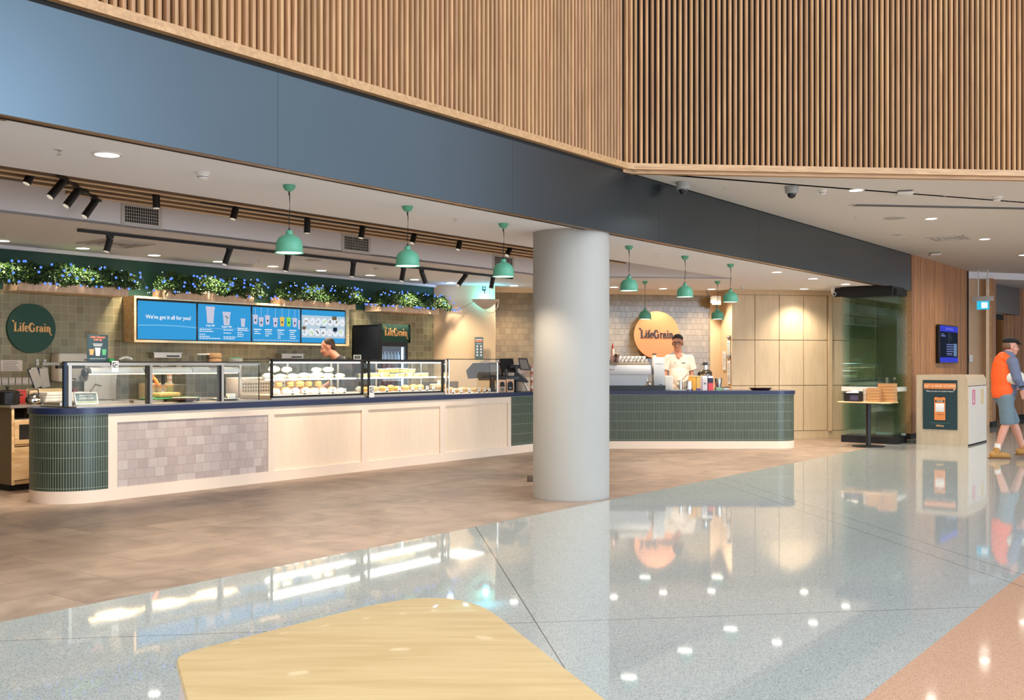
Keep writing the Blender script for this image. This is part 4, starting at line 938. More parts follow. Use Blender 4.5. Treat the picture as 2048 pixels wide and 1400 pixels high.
# ---------------------------------------------------------------- green wall: signs, menu, planters
M_gold = pm('peach_letters', (240, 186, 120), .6, var=.02); M_sgreen = pm('sign_green', (20, 70, 54), .6, var=.02); M_tgreen = pm('poster_teal', (34, 62, 72), .6, var=.02); M_or = pm('sign_orange', (216, 142, 94), .6, var=.02)
t = thing('round_sign', 'round dark green wall sign with peach serif shop lettering', 'sign', uvw(6.01, 11.55, 1.77), PHI)
b = MB(); b.lathe([(.285, -.03), (.285, 0)], 64, ax='y'); b.build('disc', M_sgreen, t); b = MB(); logo(b, 0.005, .0, .44, -.036); b.build('lettering', M_gold, t)
# menu surround and screens
fr = thing('menu_surround', 'long pale timber frame holding the four blue menu screens', 'frame', uvw(7.18, 11.54, 1.63), PHI)
for x0, x1, z0, z1, y0 in ((0, 3.61, 0, .028, -.24), (0, 3.61, .545, .573, -.24), (0, .028, .028, .545, -.24), (3.59, 3.61, .028, .545, -.24)):
    b = MB(); b.box(x0, x1, y0, 0, z0, z1); b.build('board', M_plyh, fr)
b = MB(); b.box(.028, 3.59, -.02, 0, .028, .545); b.build('back_panel', M_oakflat, fr)
M_blue = emis('screen_blue', (58, 160, 222), 1.0); M_blue2 = emis('screen_blue_streak', (120, 196, 240), 1.0); M_swhite = emis('screen_white', (240, 244, 250), 1.0); M_scup = emis('screen_cup_lilac', (206, 206, 226), 1.0); M_sgr = emis('screen_grey_blue', (150, 176, 196), .9)
M_sye = emis('screen_yellow', (236, 196, 96), 1.0); M_slime = emis('screen_lime', (150, 222, 96), 1.0); M_sdk = emis('screen_ink', (36, 50, 76), .8); M_sbrown = emis('screen_brown', (132, 110, 84), .8)
def scr(u0, label):
    t = thing('menu_screen', label, 'screen', uvw(u0, 11.345, 1.66), PHI, 'blue menu screens in the timber frame')
    b = MB(); b.box(0, .872, 0, .04, 0, .5, .004); b.build('bezel', M_black, t)
    b = MB(); b.box(.012, .86, -.002, 0, .012, .488); b.build('display', M_blue, t); return t
def cupx(b, cx, z0, w_, h_, y=-.004):
    b.xz([(cx - w_ * .36, z0), (cx + w_ * .36, z0), (cx + w_ * .47, z0 + h_ * .84), (cx - w_ * .47, z0 + h_ * .84)], y, y + .0012); b.xz([(cx - w_ * .54, z0 + h_ * .84), (cx + w_ * .54, z0 + h_ * .84), (cx + w_ * .5, z0 + h_), (cx - w_ * .5, z0 + h_)], y - .0003, y + .0012)
s1 = scr(7.245, 'blue menu screen with the slogan, first from the left')
b = MB(); text_geo(b, "We've got it all for you!", .068, .45, .27, -.004, bold=.0014); b.build('lettering', M_swhite, s1)
b = MB(); pts = [(.012 + i * .053, .175 + .012 * math.sin(i / 16 * PI) - i * .0005) for i in range(17)]; b.xz([(x, z) for x, z in pts] + [(x, z + .014) for x, z in reversed(pts)], -.004, -.003); b.build('light_streak', M_blue2, s1)
s2 = scr(8.125, 'blue menu screen showing three white coffee cups')
for cx, z0, w_, h_ in ((.2, .24, .135, .22), (.46, .22, .125, .18), (.73, .205, .075, .115)):
    b = MB(); cupx(b, cx, z0, w_, h_); b.build('cup_picture', M_scup, s2)
b = MB(); b.tube([(.46, -.006, .25), (.462, -.006, .31), (.45, -.006, .335)], .004, 6); b.ball((.445, -.005, .34), .016, .001, .008, 10); b.ball((.478, -.005, .325), .016, .001, .008, 10); b.build('leaf_picture', emis('screen_leaf', (96, 130, 110), .9), s2)
b = MB(); text_geo(b, 'Large 5.80', .032, .2, .2, -.004, bold=.0006); text_geo(b, 'Regular 4.80', .032, .46, .19, -.004, bold=.0006); text_geo(b, 'Espresso 4.0', .032, .72, .175, -.004, bold=.0006)
for x, z, w_ in ((.03, .15, .19), (.03, .125, .22), (.03, .085, .09), (.03, .058, .16), (.03, .034, .33), (.41, .15, .15), (.41, .11, .12), (.41, .058, .2), (.41, .034, .18), (.64, .15, .18), (.64, .12, .08), (.64, .095, .1), (.64, .07, .09)):
    x0 = x
    while x0 < x + w_: l = random.uniform(.02, .045); b.box(x0, min(x0 + l, x + w_), -.004, -.003, z, z + .011); x0 += l + .008
b.box(.03, .84, -.004, -.003, .171, .173); b.build('lettering', M_swhite, s2)
s3 = scr(9.005, 'blue menu screen with a row of hanging colourful drinks')
cm = [(.06, .25, M_scup), (.16, .22, M_scup), (.27, .25, M_scup), (.41, .22, M_scup), (.53, .235, M_sye), (.65, .235, M_slime), (.76, .23, M_scup), (.84, .2, M_scup)]
for i, (cx, z0, m_) in enumerate(cm):
    b = MB(); cupx(b, cx, z0, .085 if i < 7 else .04, .13); b.build('drink_picture', m_, s3)
b = MB()
for i, (cx, z0, m_) in enumerate(cm[:7]): b.lathe([(.014, 0), (.014, .001)], 14, cx, -.0055, z0 + .055, ax='y')
b.build('round_mark', M_sdk, s3)
b = MB()
for (cx, z0, m_) in cm:
    z = z0 + .13
    while z < .478: b.box(cx - .0025, cx + .0025, -.004, -.003, z, z + .008); z += .014
for x, n in ((.03, 3), (.22, 4), (.44, 5), (.66, 5)):
    b.box(x, x + .13, -.004, -.003, .172, .186)
    for k in range(n - 1): b.box(x + .01, x + .01 + random.uniform(.05, .12), -.004, -.003, .145 - k * .028, .155 - k * .028)
for k in range(16): b.box(.03 + k * .05, .03 + k * .05 + .038, -.004, -.003, .03, .036)
b.build('lettering', M_swhite, s3)
s4 = scr(9.885, 'blue menu screen covered with rows of food plates')
b = MB(); b.box(.012, .86, -.0035, -.002, .085, .41); b.build('picture_band', emis('screen_pale', (196, 216, 228), .95), s4)
for i in range(7):
    for j in range(2):
        cx = .075 + i * .118 + .02 * (j % 2); z = .165 + j * .155
        b = MB(); b.lathe([(.056, 0), (.056, .001)], 22, cx, -.0048, z, ax='y'); b.mi = 1
        for k in range(6): a = random.uniform(0, 6.28); r_ = random.uniform(0, .035); b.lathe([(.009, 0), (.009, .0005)], 8, cx + r_ * math.cos(a), -.0056, z + r_ * math.sin(a), ax='y')
        b.build('plate_picture', [M_swhite, (M_sgr, M_sbrown, M_slime, M_scup, M_sdk)[(i * 2 + j) % 5]], s4)
b = MB(); b.box(.60, .69, -.0052, -.0036, .355, .41); b.box(.02, .09, -.0052, -.0036, .2, .245); b.build('brown_tile', M_sbrown, s4)
b = MB(); b.box(.36, .47, -.0052, -.0036, .235, .25); b.box(.62, .7, -.0052, -.0036, .18, .245); b.build('dark_tile', M_sdk, s4)
for (a, bb) in ((8.1, 1.2),):
    l = lamp('AREA', 'screen_glow', uvw(9.0, 11.2, 1.9), 10, (.35, .7, 1)); l.rotation_euler = (PI / 2, 0, PHI); l.data.shape = 'RECTANGLE'; l.data.size = 3.4; l.data.size_y = .45
# planters
M_leaf = None
def leafmat():
    m, t, out = nt('leaf_green'); N = t.nodes.new; L = t.links.new
    bs = N('ShaderNodeBsdfPrincipled'); L(bs.outputs[0], out.inputs[0]); at = N('ShaderNodeAttribute'); at.attribute_name = 'rnd'
    cr = N('ShaderNodeValToRGB'); e = cr.color_ramp.elements; e[0].color = (*lin((18, 44, 18)), 1); e[1].color = (*lin((92, 122, 42)), 1); q = e.new(.55); q.color = (*lin((38, 76, 26)), 1)
    L(at.outputs['Fac'], cr.inputs[0]); L(cr.outputs[0], bs.inputs['Base Color']); bs.inputs['Roughness'].default_value = .65
    return m
M_leaf = leafmat(); M_bulb = emis('blue_bulb', (84, 120, 255), 1.5); M_bulbw = emis('white_bulb', (196, 222, 255), 3); M_wire = pm('dark_wire', (20, 40, 30), .6)
M_box = wood('planter_timber', (206, 172, 138), (234, 206, 174), .5, (5, 5, 1.2))
PLN = [(5.69, 7.04, 5.3, 7.16, 'first from left'), (7.59, 8.93, 7.45, 9.1, 'second from left'), (9.49, 10.83, 9.38, 11.02, 'third from left'), (11.36, 12.73, 11.3, 13.0, 'fourth, by the corner')]
for (a, c, fa, fc, q) in PLN:
    t = thing('plant_box', 'timber plant box of dense greenery on the green wall, ' + q, 'planter', uvw(0, 0, 0), PHI, 'plant boxes above the menu screens')
    b = MB(); b.box(a, c, 11.2, 11.54, 2.18, 2.31); b.build('box', M_box, t)
    b = MB(); lay = b.bm.verts.layers.float.new('rnd')
    n = int((fc - fa) * 3300)
    for i in range(n):
        u = random.uniform(fa, fc); ed = min(1, min(u - fa, fc - u) / .12 + .35)
        th = random.uniform(-1.25, PI + .15); r_ = random.uniform(.55, 1.0) ** .5
        cv = 11.29 - .17 * r_ * math.cos(th * .0 + 0) * 1.0
        ang = random.uniform(-.5, 1.75)   # around the front: 0 = straight out, pi/2 = up
        cy = 11.32 - (.16 + .05 * math.sin(u * 9)) * r_ * math.cos(ang) * ed; cz = 2.33 + (.17 + .03 * math.sin(u * 13 + 2)) * r_ * math.sin(ang) * ed
        if random.random() < .25: cy = 11.19 - random.uniform(0, .05); cz = random.uniform(2.275 + .03 * math.sin(u * 11), 2.34)
        if u < a and cy > 11.3: cy -= .05
        cz = max(cz, 2.278 + .02 * math.sin(u * 17)) if a - .02 < u < c + .02 else cz
        p = Vector((u, min(cy, 11.5), cz)); d = Vector((random.uniform(-1, 1), random.uniform(-1, .1), random.uniform(-.7, .9))).normalized(); sd = d.cross(Vector((random.uniform(-1, 1), random.uniform(-1, 1), random.uniform(-1, 1)))).normalized()
        l_ = random.uniform(.022, .046); w_ = l_ * .3
        vs = b.vs([p, p + d * l_ * .5 + sd * w_, p + d * l_, p + d * l_ * .5 - sd * w_]); q_ = random.random() ** 1.3
        for v_ in vs: v_[lay] = q_
        b.face(vs)
    tag(b.build('foliage', M_leaf, t), None, None, kind='stuff')
    # string of lights
    s = thing('string_lights', 'string of tiny blue lights in the greenery of plant box ' + q, 'fairy lights', uvw(0, 0, 0), PHI, 'blue fairy lights in the plant boxes')
    pts = []
    nb = 52
    for i in range(nb):
        u = fa + (fc - fa + .22) * (i + random.uniform(-.4, .4)) / nb; ang = random.uniform(.0, 1.4) if u < fc + .02 else random.uniform(-.9, -.2)
        if random.random() < .25: ang = -.5
        cy = 11.3 - .2 * math.cos(ang); cz = 2.33 + .19 * math.sin(ang) * (1 if ang > 0 else .7)
        pts.append((u, min(cy, 11.3) - .012, cz))
    b = MB(); b.tube(pts, .0012, 4); b.build('wire', M_wire, s)
    pb = MB(); pb.smooth = True; pb.ball((0, 0, 0), .0145, seg=10); o0 = pb.build('bulb', M_bulb, s, loc=pts[0])
    pw = MB(); pw.smooth = True; pw.ball((0, 0, 0), .0055, seg=8); o1 = pw.build('small_bulb', M_bulbw, s, loc=(pts[0][0] + .02, pts[0][1], pts[0][2]))
    for i, p in enumerate(pts[1:]):
        r = (o0 if random.random() < .68 else o1).copy(); COL.objects.link(r); r.location = p
lamp('POINT', 'fairy_glow', uvw(12.9, 11.1, 2.55), 1.6, (.3, .5, 1), radius=.05)

# poster in acrylic stand, green block, coiled cord on the salad bar shelf
def poster(name, label, u, v, z, w_, h_, mat, items, cat='poster', rz=0, yaw=None, loc=None):
    t = thing(name, label, cat, loc if loc is not None else uvw(u, v, z), PHI + rz if yaw is None else yaw)
    b = MB(); b.box(-w_ / 2, w_ / 2, -.004, 0, 0, h_); b.build('sheet', mat, t)
    for nme, m_, fn in items:
        b = MB(); fn(b); b.build(nme, m_, t)
    return t
def pcup(b, cx, z0, w_, h_): cupx(b, cx, z0, w_, h_, -.0062)
u_ = col_u(195, 9.96)
poster('standing_poster', 'dark teal stand-up poster with three takeaway cups on the salad bar', u_, 9.96, 1.384, .235, .285, M_tgreen, [
    ('heading', pm('coral_print', (232, 132, 100), .6), lambda b: (text_geo(b, 'Little Changes', .03, 0, .25, -.006, bold=.0006), text_geo(b, 'Add Up', .03, 0, .222, -.006, bold=.0006))),
    ('small_print', M_white, lambda b: [b.box(-.055 + .005 * k, .055 - .005 * k, -.006, -.005, .186 - .011 * k, .19 - .011 * k) for k in range(3)] + [b.box(-.09, .09, -.006, -.005, .03, .033)]),
    ('cup_picture', pm('orange_print', (226, 150, 96), .6), lambda b: pcup(b, -.07, .07, .052, .06)), ('cup_picture', pm('white_pink_print', (224, 204, 196), .6), lambda b: pcup(b, 0, .062, .062, .085)), ('cup_picture', pm('green_print', (84, 160, 116), .6), lambda b: pcup(b, .072, .07, .05, .062))])
t = thing('green_block', 'small green box on salad bar shelf right of the teal poster', 'box', uvw(col_u(222, 9.9), 9.9, 1.384), PHI); b = MB(); b.box(-.028, .028, -.02, .02, 0, .032, .003); b.build('box', pm('leaf_box', (30, 140, 62), .5), t); b = MB(); b.box(-.028, .028, -.021, .021, .024, .034); b.build('lid', pm('leaf_lid', (24, 110, 50), .5), t)
b = MB(); u_ = col_u(252, 9.9); b.M = Matrix.Translation(uvw(u_, 9.9, 1.388)) @ Matrix.Rotation(PHI, 4, 'Z')
b.tube([(-.075 + .15 * i / 90, .012 * math.cos(i * .7), .02 + .02 * math.sin(i / 90 * PI) + .012 * math.sin(i * .7)) for i in range(91)], .0028, 6)
tag(b.build('coiled_cord', M_white), 'white coiled cord arching over the salad bar shelf', 'cord')
# wall bits
def sheet(u0, u1, z0, z1, label, lines=5, cat='notice', v=11.545, mat=None, tilt=0.0, group=None):
    t = thing('paper_notice', label, cat, uvw((u0 + u1) / 2, v, (z0 + z1) / 2), PHI, group); w_ = u1 - u0; h_ = z1 - z0; t.rotation_euler = (0, tilt, PHI)
    b = MB(); b.box(-w_ / 2, w_ / 2, -.004, 0, -h_ / 2, h_ / 2); b.build('sheet', mat or M_paper, t)
    b = MB()
    for k in range(lines):
        z = h_ * (.36 - .72 * k / max(1, lines - 1)); b.box(-w_ * .38, w_ * random.uniform(.1, .38), -.005, -.004, z - h_ * .02, z + h_ * .02)
    b.build('print', M_grey, t); return t
sheet(5.66, 5.91, 1.28, 1.405, 'white printed sheet taped under the round green sign', 6)
for i in range(6): sheet(5.60 + i * .078, 5.665 + i * .078, 1.125, 1.205, ['white notice card at the far left of the low row', 'second white notice card in the low row on olive tiles', 'third white notice card in the low row on olive tiles', 'fourth white notice card in the low row on olive tiles', 'fifth white notice card in the low row on olive tiles', 'white notice card half hidden by the tilted clipboards'][i], 2, group='row of white cards above the steel bench')
for u, q in ((6.085, 'white narrow switch plate above the left clipboard'), (6.175, 'white narrow switch plate above the right clipboard')):
    t = thing('switch_plate', q, 'switch', uvw(u, 11.545, 1.38), PHI); b = MB(); b.box(-.016, .016, -.01, 0, -.035, .035, .003); b.build('plate', M_white, t); b = MB(); b.box(-.006, .006, -.013, -.01, -.012, .012); b.build('switch', M_gr, t)
for u, tl, q in ((6.06, -.36, 'clipboard of papers hanging tilted, left of the two'), (6.165, -.15, 'clipboard of papers hanging tilted, right of the two')):
    t = thing('clipboard', q, 'clipboard', uvw(u, 11.53, 1.2), PHI); t.rotation_euler = (0, tl, PHI)
    b = MB(); b.box(-.055, .055, -.002, .008, -.12, .12); b.build('board', pm('blue_board', (52, 66, 96), .5), t); b = MB(); b.box(-.05, .05, -.006, -.002, -.115, .115); b.build('papers', M_paper, t); b = MB(); b.box(-.02, .02, -.01, -.002, .105, .125); b.build('clip', M_steel, t)
t = thing('towel_dispenser', 'large cream wall dispenser behind the left end of salad bar', 'dispenser', uvw(6.42, 11.545, 1.15), PHI); b = MB(); b.box(-.18, .18, -.2, 0, 0, .34, .03); b.build('casing', pm('cream_plastic', (226, 218, 200), .4), t); b = MB(); b.lathe([(.05, 0), (.05, .03)], 20, .12, -.22, .05, ax='y'); b.build('lock', M_grey, t); b = MB(); b.box(.13, .17, -.203, -.2, .25, .27); b.build('label_print', M_grey, t)
for a, q in ((7.74, 'steel slot dispenser on olive tiles under the first screen'), (9.8, 'steel slot dispenser on olive tiles under the third screen')):
    t = thing('steel_dispenser', q, 'dispenser', uvw(a, 11.545, 1.44), PHI); b = MB(); b.box(-.2, .2, -.12, 0, 0, .055); b.box(-.215, .215, -.13, 0, .055, .068); b.build('casing', M_steel, t); b = MB(); b.box(-.02, .17, -.1215, -.12, .012, .03); b.build('slot', M_txtd, t)
# drinks fridge
t = thing('drinks_fridge', 'tall black drinks fridge with green lettered header by the wall', 'fridge', uvw(11.08, 10.96, 0), PHI)
M_fb = pm('fridge_black', (26, 32, 42), .35, var=.04)
b = MB(); b.box(0, .03, 0, .56, .05, 1.96); b.box(.58, .61, 0, .56, .05, 1.96); b.box(0, .61, 0, .56, 1.93, 1.96); b.box(0, .61, 0, .56, .05, .2); b.box(0, .61, .54, .56, .05, 1.96); b.build('cabinet', M_fb, t)
b = MB(); b.smooth = True; n = 8
A = b.vs([(.0, -.03 - .035 * math.sin(PI * i / n), 1.70 + .27 * i / n) for i in range(n + 1)]); B = b.vs([(.62, -.03 - .035 * math.sin(PI * i / n), 1.70 + .27 * i / n) for i in range(n + 1)])
for i in range(n): b.face([A[i], B[i], B[i + 1], A[i + 1]])
b.smooth = False; b.box(0, .62, -.03, 0, 1.70, 1.97); h_ = b.build('header', M_sgreen, t)
b = MB(); b.box(-.004, .0, -.07, 0, 1.69, 1.975); b.box(.62, .626, -.07, 0, 1.69, 1.975); b.box(0, .62, -.03, 0, 1.69, 1.70); b.build('header_edge', M_black, t)
b = MB(); logo(b, .31, 1.835, .5, -.072, .008); b.build('lettering', M_gold, t)
b = MB(); b.box(.0, .045, -.03, 0, .2, 1.69); b.box(.565, .61, -.03, 0, .2, 1.69); b.box(.045, .565, -.03, 0, 1.63, 1.69); b.box(.045, .565, -.03, 0, .2, .26); d_ = b.build('door', M_black, t)
b = MB(); b.box(.045, .565, -.02, -.014, .26, 1.63); b.build('door_glass', M_glass, d_)
b = MB(); b.box(.575, .59, -.06, -.03, .8, 1.2); b.build('handle', M_steel, d_)
b = MB(); b.box(.035, .575, .53, .538, .2, 1.9); b.build('back_liner', emis('fridge_backlight', (170, 200, 240), 1.3), t)
b = MB(); b.box(.05, .07, .02, .04, .3, 1.62); b.box(.54, .56, .02, .04, .3, 1.62); b.build('lamp_tube', emis('fridge_tube', (214, 234, 255), 5), t)
for z in (.5, .8, 1.1, 1.37):
    b = MB(); b.box(.035, .575, .05, .5, z, z + .01); b.build('shelf', M_white, t)
bt = None
for z in (1.38, 1.11):
    for i in range(7):
        if bt is None:
            bt = thing('drink_bottle', 'small clear drink bottle lined up behind the fridge door', 'bottle', group='drink bottles in the fridge')
            b = MB(); b.lathe([(.026, 0), (.028, .01), (.028, .11), (.012, .15), (.012, .17)], 16); b.build('bottle', pm('pale_drink', (150, 178, 208), .2), bt); b = MB(); b.cyl(0, 0, .17, .185, .014, 12); b.build('cap', pm('blue_cap', (60, 80, 130), .4), bt); o = bt
        else: o = dup(bt)
        o['label'] = 'clear drink bottle, %s from left on the %s visible fridge shelf' % (ORD[i], 'top' if z > 1.2 else 'second')
        o.location = uvw(11.08 + .09 + i * .072, 11.06, z); o.rotation_euler = (0, 0, PHI)
# rear steel bench with timber end, microwave, splashback
bn = thing('rear_bench', 'timber rear bench with steel top along the olive tiled wall', 'bench', uvw(0, 0, 0), PHI)
b = MB(); b.box(5.39, 10.9, 10.78, 11.54, .895, .92); b.box(5.39, 10.9, 10.77, 10.78, .89, .92); b.build('steel_top', M_steel, bn)
b = MB(); b.box(5.41, 5.435, 10.8, 11.53, .07, .895); b.build('end_panel', pm('brown_side_panel', (112, 94, 70), .6), bn)
b = MB(); b.box(5.435, 10.88, 10.83, 11.5, .07, .11); b.box(5.435, 10.88, 10.83, 11.5, .48, .50); b.box(5.9, 5.92, 10.82, 11.5, .11, .88); b.box(5.41, 5.437, 10.79, 10.8, .07, .895); b.box(5.94, 10.88, 10.82, 10.84, .11, .88); b.build('carcass', M_plyh, bn)
b = MB(); b.box(5.44, 5.9, 10.8, 10.82, .12, .47); b.build('door', M_plyh, bn)
b = MB(); b.box(5.44, 10.88, 10.9, 11.4, 0, .07); b.build('kick', M_blackm, bn)
t = thing('microwave', 'cream microwave oven set in the nook of the rear bench', 'microwave', uvw(5.45, 10.81, .5), PHI); b = MB(); b.box(0, .44, .02, .38, 0, .26); b.build('casing', M_cream, t); b = MB(); b.box(0, .44, 0, .02, 0, .26, .006); b.build('door', M_plyh, t); b = MB(); b.box(.05, .36, -.003, 0, .05, .21); b.build('window', M_blackm, t)
t = thing('splashback', 'stainless steel splash panel leaning on the wall behind the taps', 'panel', uvw(0, 0, 0), PHI); b = MB(); b.box(6.64, 7.05, 11.5, 11.51, .93, 1.36); b.build('panel', M_steel, t); b = MB(); b.box(6.80, 6.805, 11.495, 11.5, .93, 1.36); b.box(7.045, 7.055, 11.49, 11.51, .93, 1.36); b.build('seam', M_chrome, t)
t = thing('tap', 'small chrome mixer tap on the rear bench', 'tap', uvw(6.55, 11.2, .92), PHI); b = MB(); b.tube([(0, 0, 0), (0, 0, .12), (.03, -.05, .2), (.06, -.12, .18)], .011, 8); b.build('spout', M_chrome, t)
for s_ in (-1, 1):
    b = MB(); b.rod((s_ * .05, 0, .04), (s_ * .09, -.02, .06), .009); b.cyl(s_ * .05, 0, 0, .06, .018, 12); b.build('handle', M_chrome, t)
# bench-top clutter at left (z = .92)
BZ = .92
t = thing('stock_pot', 'black lidded pot at the left end of the steel bench', 'pot', uvw(5.47, 11.0, BZ), PHI); b = MB(); b.lathe([(.11, 0), (.12, .01), (.122, .13), (.128, .135)], 32, cap=True); b.build('pot_body', pm('black_enamel', (16, 15, 16), .25), t)
b = MB(); b.smooth = True; b.lathe([(.128, .137), (.1, .155), (.04, .166), (.001, .168)], 32, cap=False); b.build('lid', pm('black_enamel2', (26, 22, 22), .2), t); b = MB(); b.lathe([(.012, .166), (.012, .185), (.026, .19), (.024, .2), (.001, .2)], 16, cap=False); b.build('lid_knob', M_black, t)
for s_ in (-1, 1):
    b = MB(); b.tube([(s_ * .118, -.04, .1), (s_ * .15, -.03, .105), (s_ * .15, .03, .105), (s_ * .118, .04, .1)], .008, 8); b.build('handle', M_chrome, t)
t = thing('steel_kettle', 'round shiny steel kettle between black pot and white trays', 'kettle', uvw(5.72, 10.93, BZ), PHI); b = MB(); b.smooth = True; b.lathe([(.06, 0), (.085, .02), (.09, .06), (.07, .1), (.03, .115), (.001, .118)], 28, cap=False); b.build('kettle_body', M_chrome, t); b = MB(); b.tube([(.07, 0, .06), (.12, 0, .09), (.14, 0, .11)], [.016, .012, .01], 10); b.build('spout', M_chrome, t); b = MB(); b.tube([(-.06, 0, .09), (-.05, 0, .16), (.05, 0, .16), (.06, 0, .09)], .007, 8); b.build('handle', M_black, t)
t = thing('red_box', 'red book-shaped box lying behind the black pot', 'box', uvw(5.68, 11.3, BZ), PHI); b = MB(); b.box(-.15, .11, -.08, .08, 0, .14, .01); b.build('box', pm('red_card', (196, 62, 58), .5), t); b = MB(); b.box(-.15, .11, -.085, .085, .14, .152); b.build('lid', pm('red_card2', (216, 90, 84), .5), t)
for k in range(4):
    t = thing('serving_tray', ['lowest of the four stacked cream trays on the steel bench', 'second tray up in the cream stack on the steel bench', 'third tray up in the cream stack on the steel bench', 'topmost cream tray of the stack on the steel bench'][k], 'tray', uvw(6.02 + .01 * k, 10.98, BZ + k * .032), PHI, 'stacked cream trays')
    b = MB(); b.box(-.22, .22, -.14, .14, 0, .012, .006); b.build('base', M_cream, t); b = MB(); 
    for x0, x1, y0, y1 in ((-.23, .23, -.15, -.14), (-.23, .23, .14, .15), (-.23, -.22, -.14, .14), (.22, .23, -.14, .14)): b.box(x0, x1, y0, y1, .002, .03)
    b.build('rim', M_wrapp, t)
t = thing('bread_bag', 'long cream bag with maroon end lying above the trays', 'bag', uvw(6.1, 11.35, BZ), PHI); b = MB(); b.box(-.26, .2, -.07, .07, .0, .16, .05); b.build('bag', M_dough, t); b = MB(); b.box(.2, .225, -.06, .06, .02, .14, .03); b.build('bag_end', pm('maroon', (120, 40, 44), .5), t)
t = thing('snack_packet', 'green and cream packet leaning beside the bread bag', 'packet', uvw(6.39, 11.33, BZ), PHI); b = MB(); b.xz([(-.07, .05), (.02, .16), (.07, .14), (.05, .05)], -.02, .02); b.build('packet', pm('green_packet', (110, 180, 130), .5), t); b = MB(); b.xz([(-.06, .08), (.015, .155), (.0, .1)], -.022, -.02); b.build('label_print', M_wrapp, t)
t = thing('pump_bottle', 'dark red pump bottle left of the salad bar post', 'bottle', uvw(6.17, 10.88, BZ + .0), PHI); b = MB(); b.lathe([(.04, 0), (.045, .01), (.045, .1), (.03, .15), (.014, .17), (.014, .19)], 20); b.build('bottle', pm('dark_red', (86, 26, 26), .2), t); b = MB(); b.cyl(0, 0, .19, .21, .016, 12); b.cyl(0, 0, .21, .27, .006, 8); b.box(-.05, .01, -.008, .008, .268, .28); b.build('pump', M_black, t); b = MB(); b.box(-.02, .02, -.047, -.045, .05, .08); b.build('label_print', M_white, t)
# easel sign on the counter's left end
t = thing('easel_sign', 'small white-framed grey sign leaning on the counter\'s left end', 'sign', uvw(5.62, 9.68, .947), PHI); t.rotation_euler = (-.28, -.0, PHI)
b = MB(); w_, h_ = .125, .13
for x0, x1, z0, z1 in ((-w_, w_, 0, .012), (-w_, w_, h_ - .012, h_), (-w_, -w_ + .012, 0, h_), (w_ - .012, w_, 0, h_)): b.box(x0, x1, -.006, .006, z0, z1)
b.build('frame', M_white, t); b = MB(); b.box(-w_ + .012, w_ - .012, -.003, .003, .04, h_ - .012); b.build('panel', pm('slate_panel', (104, 122, 122), .6), t)
b = MB(); b.box(-w_ + .012, w_ - .012, -.003, .003, .012, .04); b.build('lower_panel', pm('sage_panel', (176, 184, 160), .6), t); b = MB(); text_geo(b, 'BRING YOUR', .024, 0, .088, -.005, bold=.0004); text_geo(b, 'OWN CUPS', .03, 0, .055, -.005, bold=.0006); b.build('lettering', M_white, t)
# carton and utensils on rear bench
t = thing('food_carton', 'orange and cream printed carton on the rear bench', 'carton', uvw(7.42, 11.2, .92), PHI); b = MB(); b.box(-.19, .19, -.08, .08, 0, .2); b.build('carton', M_dough, t); b = MB(); b.box(-.19, .19, -.082, -.08, .14, .185); b.build('orange_band', pm('orange_band', (236, 154, 52), .5), t); b = MB(); text_geo(b, 'Easy-bake', .07, -.06, .06, -.083, bold=.001); b.build('lettering', pm('brown_print', (84, 54, 30), .6), t); b = MB(); b.box(.09, .19, -.083, -.081, .08, .17); b.build('picture', pm('olive_print', (150, 150, 60), .6, var=.4, scale=60), t)
t = thing('stick_blender', 'black stick blender hanging before the orange carton', 'blender', uvw(7.35, 10.95, 1.0), PHI); b = MB(); b.rod((0, 0, .1), (0, 0, .26), .02, .022, 14); b.build('grip', M_black, t); b = MB(); b.rod((0, 0, .03), (0, 0, .1), .009); b.lathe([(.035, 0), (.03, .02), (.012, .035)], 16, cap=False); b.build('shaft', M_steel, t); b = MB(); b.rod((0, 0, .26), (0, .0, .34), .003); b.box(-.06, .06, -.004, .004, .336, .344); b.build('hook', M_steel, t)
t = thing('paper_cup_stack', 'short stack of pink-striped paper cups beside the black blender', 'cups', uvw(7.46, 10.98, 1.12), PHI)
for k in range(4):
    b = MB(); b.lathe([(.026, k * .03), (.034, k * .03 + .028)], 16); b.build('cup', [M_wrapp, pm('pink_cup', (222, 170, 150), .5)][k % 2], t)
t = thing('cup_shelf', 'thin steel wall shelf behind the heat lamps', 'shelf', uvw(7.4, 10.98, 1.1), PHI); b = MB(); b.box(-.02, .12, .32, .5, .0, .018); b.build('shelf', M_steel, t); b = MB(); b.rod((.05, .5, -.1), (.05, .34, 0), .006); b.build('bracket', M_steel, t)
t = thing('wall_socket', 'cream wall switch box near the steel post', 'switch', uvw(7.98, 11.545, 1.28), PHI); b = MB(); b.box(-.04, .04, -.012, 0, -.06, .06, .004); b.build('plate', M_cream, t); b = MB(); b.box(-.01, .01, -.016, -.012, -.02, .02); b.build('switch', M_white, t)
t = thing('white_crate', 'white vented plastic crate on the rear bench behind the cases', 'crate', uvw(9.0, 11.1, .92), PHI); b = MB(); b.box(-.5, .5, -.15, .15, 0, .26, .01); b.build('crate', M_cream, t); b = MB()
for i in range(22):
    for j in range(3): b.box(-.46 + i * .042, -.435 + i * .042, -.152, -.15, .07 + j * .045, .1 + j * .045)
b.build('vent_holes', M_grey, t)
for k, q in enumerate(('white label on the fridge side behind the glass case', )):
    pass
t = thing('framed_sign', 'small black sign with white frame before the fridge', 'sign', uvw(col_u(714.5, 9.9), 9.9, 1.421), PHI); b = MB()
for x0, x1, z0, z1 in ((-.065, .065, 0, .008), (-.065, .065, .052, .06), (-.065, -.057, 0, .06), (.057, .065, 0, .06)): b.box(x0, x1, -.005, .005, z0, z1)
